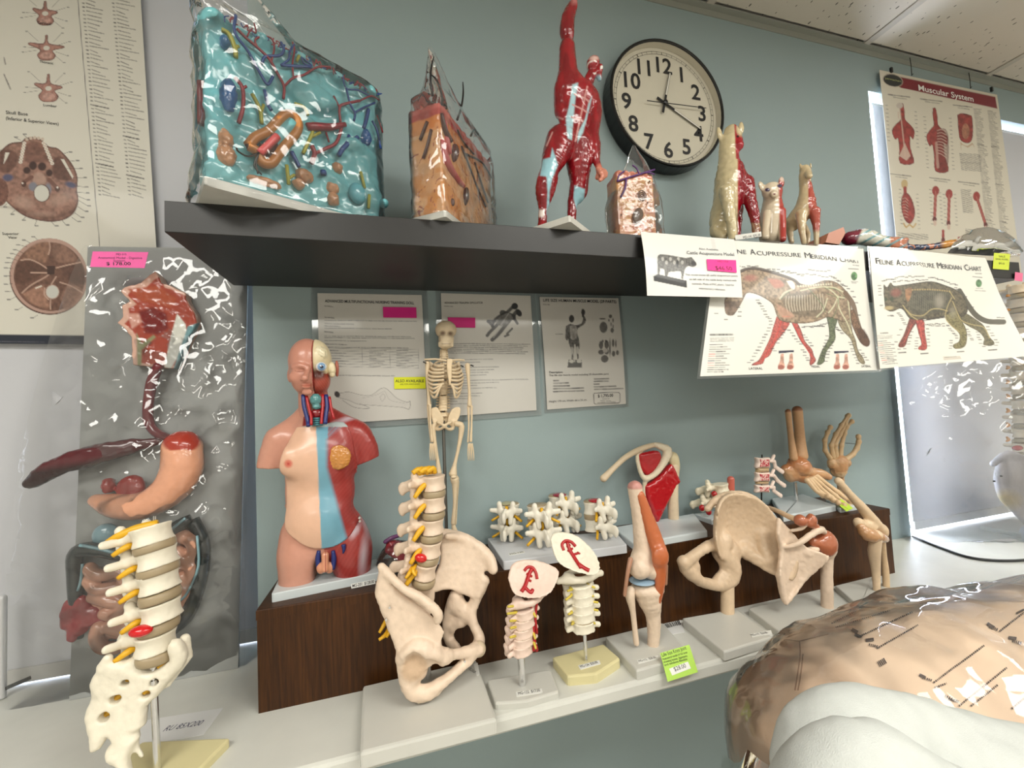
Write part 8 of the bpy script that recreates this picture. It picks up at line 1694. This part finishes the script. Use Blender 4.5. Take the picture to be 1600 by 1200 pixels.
    zb = SZ+0.006; MB().prism(round_poly([(p0[0]-0.034, y0-0.035), (p0[0]+0.030, y0-0.035), (p0[0]+0.030, y0+0.035), (p0[0]-0.034, y0+0.035)], 0.003), SZ, zb, 0.001).build('base', dark, t)
    s = Sculpt(y0, 0.005); E = lambda q, dy, rx, ry, rz, op='+', kk=None, ang=0: s.ell(*k(q)[0], dy, rx/3.158, ry/3.158, rz/3.158, op, kk, ang)
    E((1066,745), 0, 30, 30, 26); s.chain([K((1078,755),-0.006,24), K((1088,775),-0.020,18)]); E((1045,722), 0.002, 8, 6, 14); E((1095,722), 0.002, 8, 6, 14); s.chain([K((1062,770),0,28), K((1072,850),0.002,36), K((1068,930),0.004,56), K((1030,980),0.02,50), K((1008,1010),0.034,42)], smooth=3)
    for a in ([(1050,960,-0.014,32),(1050,1030,-0.018,19),(1062,1105,-0.020,14)], [(1110,950,-0.012,34),(1122,1010,-0.014,20),(1124,1110,-0.014,13)], [(1000,1000,0.03,34),(992,1050,0.036,18),(1000,1100,0.034,14)], [(1040,1000,0.03,26),(1080,1060,0.03,14),(1080,1105,0.03,12)]): s.chain([K((x, y), d, r) for x, y, d, r in a], smooth=2)
    s.floor(zb-0.002); s.paint(lambda P: (lambda x, y: np.where(y < 800, 99, (1082-x+(y-800)*0.03))*0.0003)(*X(P)), (178, 84, 70), 0.003); s.paint(lambda P: (lambda x, y: (1045-y)*0.0003)(*X(P)), (206, 186, 150), 0.006); s.paint(lambda P: (lambda x, y: (np.abs(x-1088)-3)*0.0003+np.where((y > 790) & (y < 930), 0, 1))(*X(P)), (160, 40, 40), 0.002)
    s.build('body', 0.0017, (208, 188, 150), gloss_m, t, noise=(0.0012, 120))
animals()
# wedge and lying limb models at the right end of the shelf
def limbs():
    k = cr(980, 340, 2.58); y0 = -0.215
    def K(q, dy, r): p = k(q)[0]; return (p[0], p[1], dy, r/2.58)
    A = [at(*q, y0) for q in k((800,100),(812,62),(872,38),(880,62),(855,108))]; 
    V = np.vstack([np.array(A), np.array(A)+[0.01, 0.06, 0]]); n = len(A); zmin = V[:, 2].min(); V[:, 2] += max(0, SZ+0.0005-zmin)
    tag(mesh('model_block', V, [tuple(range(n-1, -1, -1)), tuple(range(n, 2*n))]+[(i, (i+1) % n, (i+1) % n+n, i+n) for i in range(n)], M('peach_plastic', (196, 130, 104), 0.4)), 'tilted peach plastic block beside the small horse model', 'anatomical model')
    p0 = at(*k((1000, 130))[0], y0); t = thing('arm_model', 'colourful muscle arm model lying on the shelf behind the cat chart', 'anatomical model', (p0[0], y0, SZ))
    s = Sculpt(y0, 0.008); X = lambda P: [(a-o)*2.58 for a, o in zip(pxof(P), (980, 340))]
    s.chain([K((895,85),0.01,34), K((950,78),0.008,40), K((1020,100),0.004,36), K((1090,118),0,26), K((1150,122),-0.004,18), K((1220,118),-0.008,16), K((1290,108),-0.012,20), K((1320,100),-0.014,18)], smooth=3); s.chain([K((1050,95),0,22), K((1120,92),-0.004,16)])
    s.floor(SZ+0.0008)
    s.paint(lambda P: (lambda x, y: (x-935+(y-80)*0.4)*0.0004)(*X(P)), (116, 30, 52), 0.003); s.paint(lambda P: (lambda x, y: np.maximum(x-1060, 935-x-(y-80)*0.4)*0.0004)(*X(P)), (222, 220, 206), 0.004); s.paint(lambda P: (lambda x, y: np.maximum(np.abs(np.sin(x*0.05+y*0.09))-0.35, np.maximum(x-1130, 940-x)*0.01)*0.004)(*X(P)), (96, 160, 170), 0.002); s.paint(lambda P: (lambda x, y: np.maximum(fbm(P*90, 2)-0.08, (1130-x)*0.01))(*X(P)), (50, 60, 90), 0.06); s.paint(lambda P: (lambda x, y: (1270-x)*0.0004)(*X(P)), (206, 140, 50), 0.01)
    s.build('arm', 0.0019, (196, 122, 92), gloss_m, t, noise=(0.0016, 110))
limbs()
# ================================================================== spine in a big bag by the right window
def hung_spine():
    y0 = -0.13; S = Sculpt(y0); C = (226, 206, 178)
    t = thing('bagged_spine_model', 'full spine with pelvis hanging in a large clear bag by the right window', 'anatomical model', (at(1604, 860, y0)[0], y0, LZ), 'spine models')
    for i in range(12):
        p = S.P(1592+0.8*i, 452+i*22.5, 0); m = 11*mpp(p)*0.8; vertebra(t, 'lumbar', C, p, np.array([m, m*1.1, m*1.3]), -150, 0); disc(t, p-[0, 0, m*1.25], m*0.98, -150, 0, h=0.4)
        a = S.P(1576, 462+i*22.5, -0.014); noodle(t, 'nerve', [a+[0.016, 0.01, 0.005], a, a+[-0.018, -0.004, -0.003]], [0.003, 0.004, 0.0026], M('nerve_brown', (186, 126, 52), 0.4))
    s = Sculpt(); s.ellm(S.P(1590, 700, -0.02), (0.016, 0.01, 0.008)); s.build('disc_bulge', 0.0016, (186, 50, 46), gloss_m, t)
    s = Sculpt(y0, 0.010); s.sheet([(1541,745),(1546,722),(1560,707),(1580,710),(1600,722),(1640,745),(1660,790),(1650,850),(1610,850),(1590,820),(1565,795),(1548,775)], 0.018, lambda x, z: -0.02, smooth=3); s.ell(1620, 840, -0.02, 26, 30, 22); s.chain([(1552,725,-0.022,6), (1575,708,-0.022,6), (1605,722,-0.022,7), (1640,745,-0.02,7)], smooth=3); s.ell(1625, 835, -0.05, 17, 24, 15, '-', 0.004)
    s.paint(lambda P: (lambda x, y: (np.hypot((x-1572)/20, (y-782)/14)-1)*0.006)(*pxof(P)), (222, 202, 150), 0.006); s.build('hip_bone', 0.0026, (206, 202, 206), bone_m, t, noise=(0.001, 120))
    for q in ((1555,752),(1566,744)): a = S.P(*q, -0.032); rod(t, a+[0, 0.004, 0], a, 0.0022, M('dark_rod', (60, 58, 56), 0.3, metal=0.9), name='screw')
    rod(t, S.P(1606, 850, 0.03), np.array([S.P(1606, 850, 0.03)[0], y0+0.03, LZ]), 0.006, name='stand_rod'); rod(t, S.P(1606, 850, 0.03), S.P(1606, 440, 0.012), 0.004, name='stand_rod')
    c = S.P(1606, 850, 0.03); MB().prism(round_poly([(c[0]-0.09, y0-0.07), (c[0]+0.09, y0-0.07), (c[0]+0.09, y0+0.10), (c[0]-0.09, y0+0.10)], 0.02), LZ, LZ+0.012, 0.003).build('base', base_m, t)
    def fn(U, V):
        tl, tr, br, bl = np.array((1392, 520.)), np.array((1720, 400.)), np.array((1760, 925.)), np.array((1424, 846.))
        q = (tl*(1-U[..., None])+tr*U[..., None])*(1-V[..., None])+(bl*(1-U[..., None])+br*U[..., None])*V[..., None]; P = np.empty(q.shape[:2]+(3,))
        for i in range(q.shape[0]):
            for j in range(q.shape[1]):
                u, v = U[i, j], V[i, j]; y = -0.012-0.19*np.clip(u*1.6, 0, 1)**0.8*np.sin(np.pi*(0.12+0.76*v))**0.5-0.02*v; P[i, j] = at(q[i, j, 0], q[i, j, 1], y)
        P[..., 2] = np.maximum(P[..., 2], LZ+0.001); return P
    V, F = bag_grid(30, 36, fn, 0.014, 12, 9); mesh('bag', V, F, film('window_bag_film', milk=0.12, scale=18, strength=0.25, gain=1.7), t, smooth=False)
    # head of the bag on the shelf end
    def fn2(U, V):
        q0 = np.array((1480, 396.))*(1-U[..., None])+np.array((1590, 402.))*U[..., None]; q0[..., 1] -= (V*44*np.sin(np.pi*(0.1+0.85*U))**0.7); q0[..., 0] += V*12; P = np.empty(q0.shape[:2]+(3,))
        for i in range(U.shape[0]):
            for j in range(U.shape[1]): P[i, j] = at(q0[i, j, 0], q0[i, j, 1], -0.235-0.03*np.sin(V[i, j]*3.1))
        return P
    V, F = bag_grid(16, 10, fn2, 0.012, 30, 4); mesh('bag_neck', V, F, film('window_bag_film'), t, smooth=False)
    sticker('price_tag', 'yellow-green price tag on the right end of the shelf', 'tag', [(1553, 395), (1578, 397), (1576, 422), (1551, 420)], -0.2592, (206, 220, 60), [('SALE', (1560, 402), (1570, 402.5), 3, ink_m), ('SPINE MODEL', (1555, 406), (1575, 407), 2.4, ink_m), ('$95.00', (1560, 413), (1569, 413.5), 3, ink_m)])
    sticker('price_tag', 'small pink tag just past the right end of the shelf', 'tag', [(1586, 425), (1598, 427), (1597, 440), (1585, 438)], -0.262, (232, 110, 150))
    V, F = tube(smooth_line([atz(1426, 838, LZ+0.004), atz(1470, 856, LZ+0.004), atz(1520, 872, LZ+0.004), atz(1585, 876, LZ+0.004), atz(1660, 868, LZ+0.004)], 6), 0.0035, 8); tag(mesh('black_cord', V, F, M('black_plastic', (18, 18, 20), 0.4), smooth=True), 'shiny black cord along the bag on the right sill', 'cord')
hung_spine()

# ================================================================== bagged mannequin and fleece on a table in front
def mannequin():
    yc, zc = -0.490, 0.944
    tt = thing('treatment_table', 'low padded table under the bagged mannequin, outside the view', 'table', (0.95, -0.62, 0))
    MB().prism(round_poly([(0.60, -0.76), (1.75, -0.76), (1.75, -0.36), (0.60, -0.36)], 0.03), 0.80, 0.87, 0.01).build('table_top', M('table_vinyl', (70, 72, 78), 0.5), tt)
    for x in (0.66, 1.69):
        for y in (-0.71, -0.42): rod(tt, (x, y, 0), (x, y, 0.80), 0.02, M('dark_rod', (60, 58, 56), 0.3, metal=0.9), 'leg')
    t = thing('bagged_mannequin', 'skin-coloured stuffed mannequin torso wrapped in a printed clear bag', 'mannequin', (0.9, yc, 0.87))
    def shape(s):
        s.chainm([(0.535, yc, zc), (0.68, yc+0.005, zc+0.004), (0.95, yc, zc-0.010), (1.5, yc-0.01, zc-0.03)], [0.104, 0.125, 0.128, 0.125], sq=(1, 1.15, 1), smooth=3); s.ellm((0.525, yc-0.03, zc-0.02), (0.105, 0.14, 0.11)); s.ellm((0.74, yc-0.10, zc-0.02), (0.28, 0.10, 0.10)); s.ellm((1.2, yc-0.10, zc-0.03), (0.36, 0.10, 0.10))
    global SHAPE; SHAPE = shape
    s = Sculpt(0, 0.02); shape(s); s.floor(0.871)
    seam = lambda P: 0.555+0.03*np.sin((P[:, 1]+0.5)*6)-P[:, 0]
    s.paint(lambda P: -seam(P)+0.0, (212, 180, 150), 0.02); s.build('body', 0.006, (240, 210, 180), M('stuffed_fabric', None, 0.75, bump=(500, 0.3, 0.0006), var=0.04, vscale=18), t, noise=(0.006, 14))
    bv = BVHTree.FromPolygons([Vector(v) for v in s.V], [tuple(int(i) for i in f) for f in s.F])
    def hit(px, py, lift=0.0016):
        d = Vector(ray(px, py)).normalized(); h_ = bv.ray_cast(Vector(CAM), d)
        return None if h_[0] is None else np.array(h_[0])+np.array(h_[1])*lift
    k = cr(1100, 860, 3.2)
    for pts in ([(478,455),(482,520),(470,610),(455,700)], [(496,520),(486,610),(470,700)], [(478,455),(540,440),(620,420)], [(340,490),(400,450),(478,455)]):
        H = [hit(*q, 0.0002) for q in smooth_line(k(*pts), 5)]; H = [h_ for h_ in H if h_ is not None]
        if len(H) > 2: noodle(t, 'seam', H, 0.0008, M('seam_thread', (160, 124, 96), 0.8), 5, 1)
    rows = [((640,370),(760,310),3.2),((660,390),(930,305),3.0),((740,400),(770,415),8),((755,425),(790,438),6),((790,430),(1045,312),4.2),((810,455),(850,450),8),((825,475),(880,490),6),((865,495),(1070,378),4.2),((872,575),(912,552),15),((1415,370),(1450,392),8),((1425,385),(1470,402),7),((1475,410),(1600,315),5),((1520,440),(1560,445),8),((1540,455),(1590,470),8),((1075,625),(1105,640),7),((1090,640),(1140,655),6),((1145,665),(1400,478),5),((1150,690),(1210,668),5),((1200,730),(1260,755),7),((1215,745),(1275,760),6),((1270,780),(1510,590),5),((1330,780),(1465,675),5),((1535,795),(1600,740),6),((1040,235),(1180,212),2.6),((1030,250),(1310,212),2.6),((1080,272),(1180,250),2.6),((1560,320),(1600,300),5)]
    b = MB(); rs = random.Random(6)
    for a, c, w in rows:
        (x0, y0), (x1, y1) = k(a, c); w = w/3.2*2.0; L = math.hypot(x1-x0, y1-y0); ex, ey = (x1-x0)/L, (y1-y0)/L; q = 0.0
        while q < L-0.6:
            l = min(rs.uniform(1.2, 2.4) if L > 14 else 99, L-q); P = [hit(x0+ex*m-ey*h_, y0+ey*m+ex*h_) for m, h_ in ((q, -w/2), (q+l, -w/2), (q+l, w/2), (q, w/2))]
            if all(p is not None for p in P): b.add(P, [(0, 1, 2, 3), (3, 2, 1, 0)][:1])
            q += l+rs.uniform(1.0, 1.6)
    b.build('printed_text', M('bag_print', (70, 56, 50), 0.6), t)
    s = Sculpt(0, 0.02); shape(s); s.grow(0.010); s.ellm((0.80, yc+0.07, zc+0.105), (0.16, 0.03, 0.022)); s.floor(0.872)
    s.build('bag', 0.0075, (255, 255, 255), film('mannequin_bag_film', milk=0.06, scale=13, strength=0.6, gain=0.9), t, noise=(0.012, 16))
    # neck of the bag hanging down at the left
    rings = []
    for i, (x, z, r) in enumerate(((0.40, 0.93, 0.09), (0.36, 0.90, 0.075), (0.335, 0.885, 0.05), (0.31, 0.879, 0.03))):
        a = np.arange(40)*2*math.pi/40; P = np.c_[np.full(40, x), yc-0.08+r*np.cos(a)*1.3, np.maximum(z+r*np.sin(a)*0.7, 0.874)]; P[:, 1:] += fbm(P*50, 2)[:, None]*0.012; P[:, 2] = np.maximum(P[:, 2], 0.874); rings.append(P)
    V, F = loft(rings, cap=False); mesh('bag_neck', V, F, film('mannequin_bag_film'), t, smooth=True)
mannequin()
def fleece():
    kf = 0.003; t = thing('fleece_blanket', 'thick white fleece blanket folded in front of the bagged mannequin', 'blanket', (0.6, -0.72, 0.87))
    def Q(px, py, y): return at(px, py, y)
    s = Sculpt(0, 0.02)
    def ch(L, **kw): s.chainm([Q(a, b_, y) for a, b_, y, r in L], [r for *_, r in L], k=kf, **kw)
    ch([(1278, 1215, -0.690, 0.030), (1292, 1172, -0.686, 0.030), (1340, 1146, -0.682, 0.033), (1430, 1160, -0.682, 0.034), (1530, 1192, -0.690, 0.036), (1650, 1228, -0.700, 0.038)], smooth=4)
    ch([(1270, 1262, -0.705, 0.030), (1310, 1226, -0.726, 0.030), (1362, 1204, -0.730, 0.028), (1430, 1246, -0.734, 0.030), (1520, 1300, -0.742, 0.032)], smooth=4)
    ch([(1480, 1205, -0.704, 0.028), (1560, 1222, -0.708, 0.032), (1680, 1250, -0.714, 0.036)], smooth=3)
    s.ellm((0.50, -0.665, 0.955), (0.13, 0.05, 0.11)); s.ellm((0.66, -0.68, 0.94), (0.20, 0.06, 0.10))
    b_ = Sculpt(0, 0.02); SHAPE(b_)
    for lo_, hi_, fn_, op_, k_ in b_.ops: s._add(lo_, hi_, (lambda P, f=fn_: f(P)-0.017), '-', 0.006)
    s.floor(0.8725)
    s.build('blanket', 0.0040, (200, 203, 199), M('fleece', None, 0.95, bump=(1100, 0.35, 0.002), var=0.05, vscale=60, spec=0.1), t, noise=(0.006, 26))
fleece()

# ================================================================== small things on the ledge
def ledge_bits():
    C = [atz(*q, LZ+0.0006) for q in ((222, 1126), (349, 1106), (318, 1148), (190, 1170))]; V = np.vstack([np.array(C), np.array(C)-[0, 0, 0.0005]])
    o = mesh('paper_slip', V, [(0, 3, 2, 1), (4, 5, 6, 7), (0, 1, 5, 4), (1, 2, 6, 5), (2, 3, 7, 6), (3, 0, 4, 7)], M('slip_paper', (226, 226, 224), 0.6)); tag(o, 'white paper slip marked RU 85X200 lying on the left ledge', 'paper')
    a, b_ = atz(253, 1143, LZ+0.0008), atz(313, 1133, LZ+0.0008); u = b_-a; L = np.linalg.norm(u); u /= L; v = np.cross([0, 0, 1.0], u); tx = text('RU 85X200', a, u, v, 0.016, M('slip_ink', (70, 72, 96), 0.6), o, shear=0.3); FIT.append((tx, L))
    s = Sculpt(0.035, 0.002); s.chain([(4, 935, 0, 8), (3, 1105, 0, 8)]); s.floor(LZ+0.001); o = s.build('blind_handle', 0.002, (214, 214, 214), paint_m); tag(o, 'white rounded blind handle at the far left edge', 'handle')
    a = at(8, 1076, 0.035); V, F = tube([a, a+np.array([0.022, 0.02, 0.002])], 0.0035, 8); mesh('hinge_pin', V, F, M('dark_rod', (60, 58, 56), 0.3, metal=0.9), o)
    # barcode slip behind the knee base
    k = cr(920, 660, 2.857); C = [atz(*q, LZ+0.0008) for q in k((322,902),(408,880),(428,935),(365,948))]; V = np.vstack([np.array(C), np.array(C)-[0, 0, 0.0006]])
    o = mesh('barcode_slip', V, [(0, 3, 2, 1), (4, 5, 6, 7), (0, 1, 5, 4), (1, 2, 6, 5), (2, 3, 7, 6), (3, 0, 4, 7)], M('slip_paper', (226, 226, 224), 0.6)); tag(o, 'small barcode slip on the ledge between the knee and hip bases', 'paper')
    b = MB(); rs = random.Random(3); C = np.array(C); q = 0.04
    while q < 0.92:
        w = rs.choice((0.02, 0.035, 0.05)); P = [C[0]*(1-m)*(1-n)+C[1]*m*(1-n)+C[2]*m*n+C[3]*(1-m)*n+[0, 0, 0.0003] for m, n in ((q, 0.42), (q+w, 0.42), (q+w, 0.05), (q, 0.05))]; b.add(P, [(0, 1, 2, 3)]); q += w+rs.choice((0.025, 0.04))
    b.build('barcode', ink_m, o)
ledge_bits()
fit_texts()
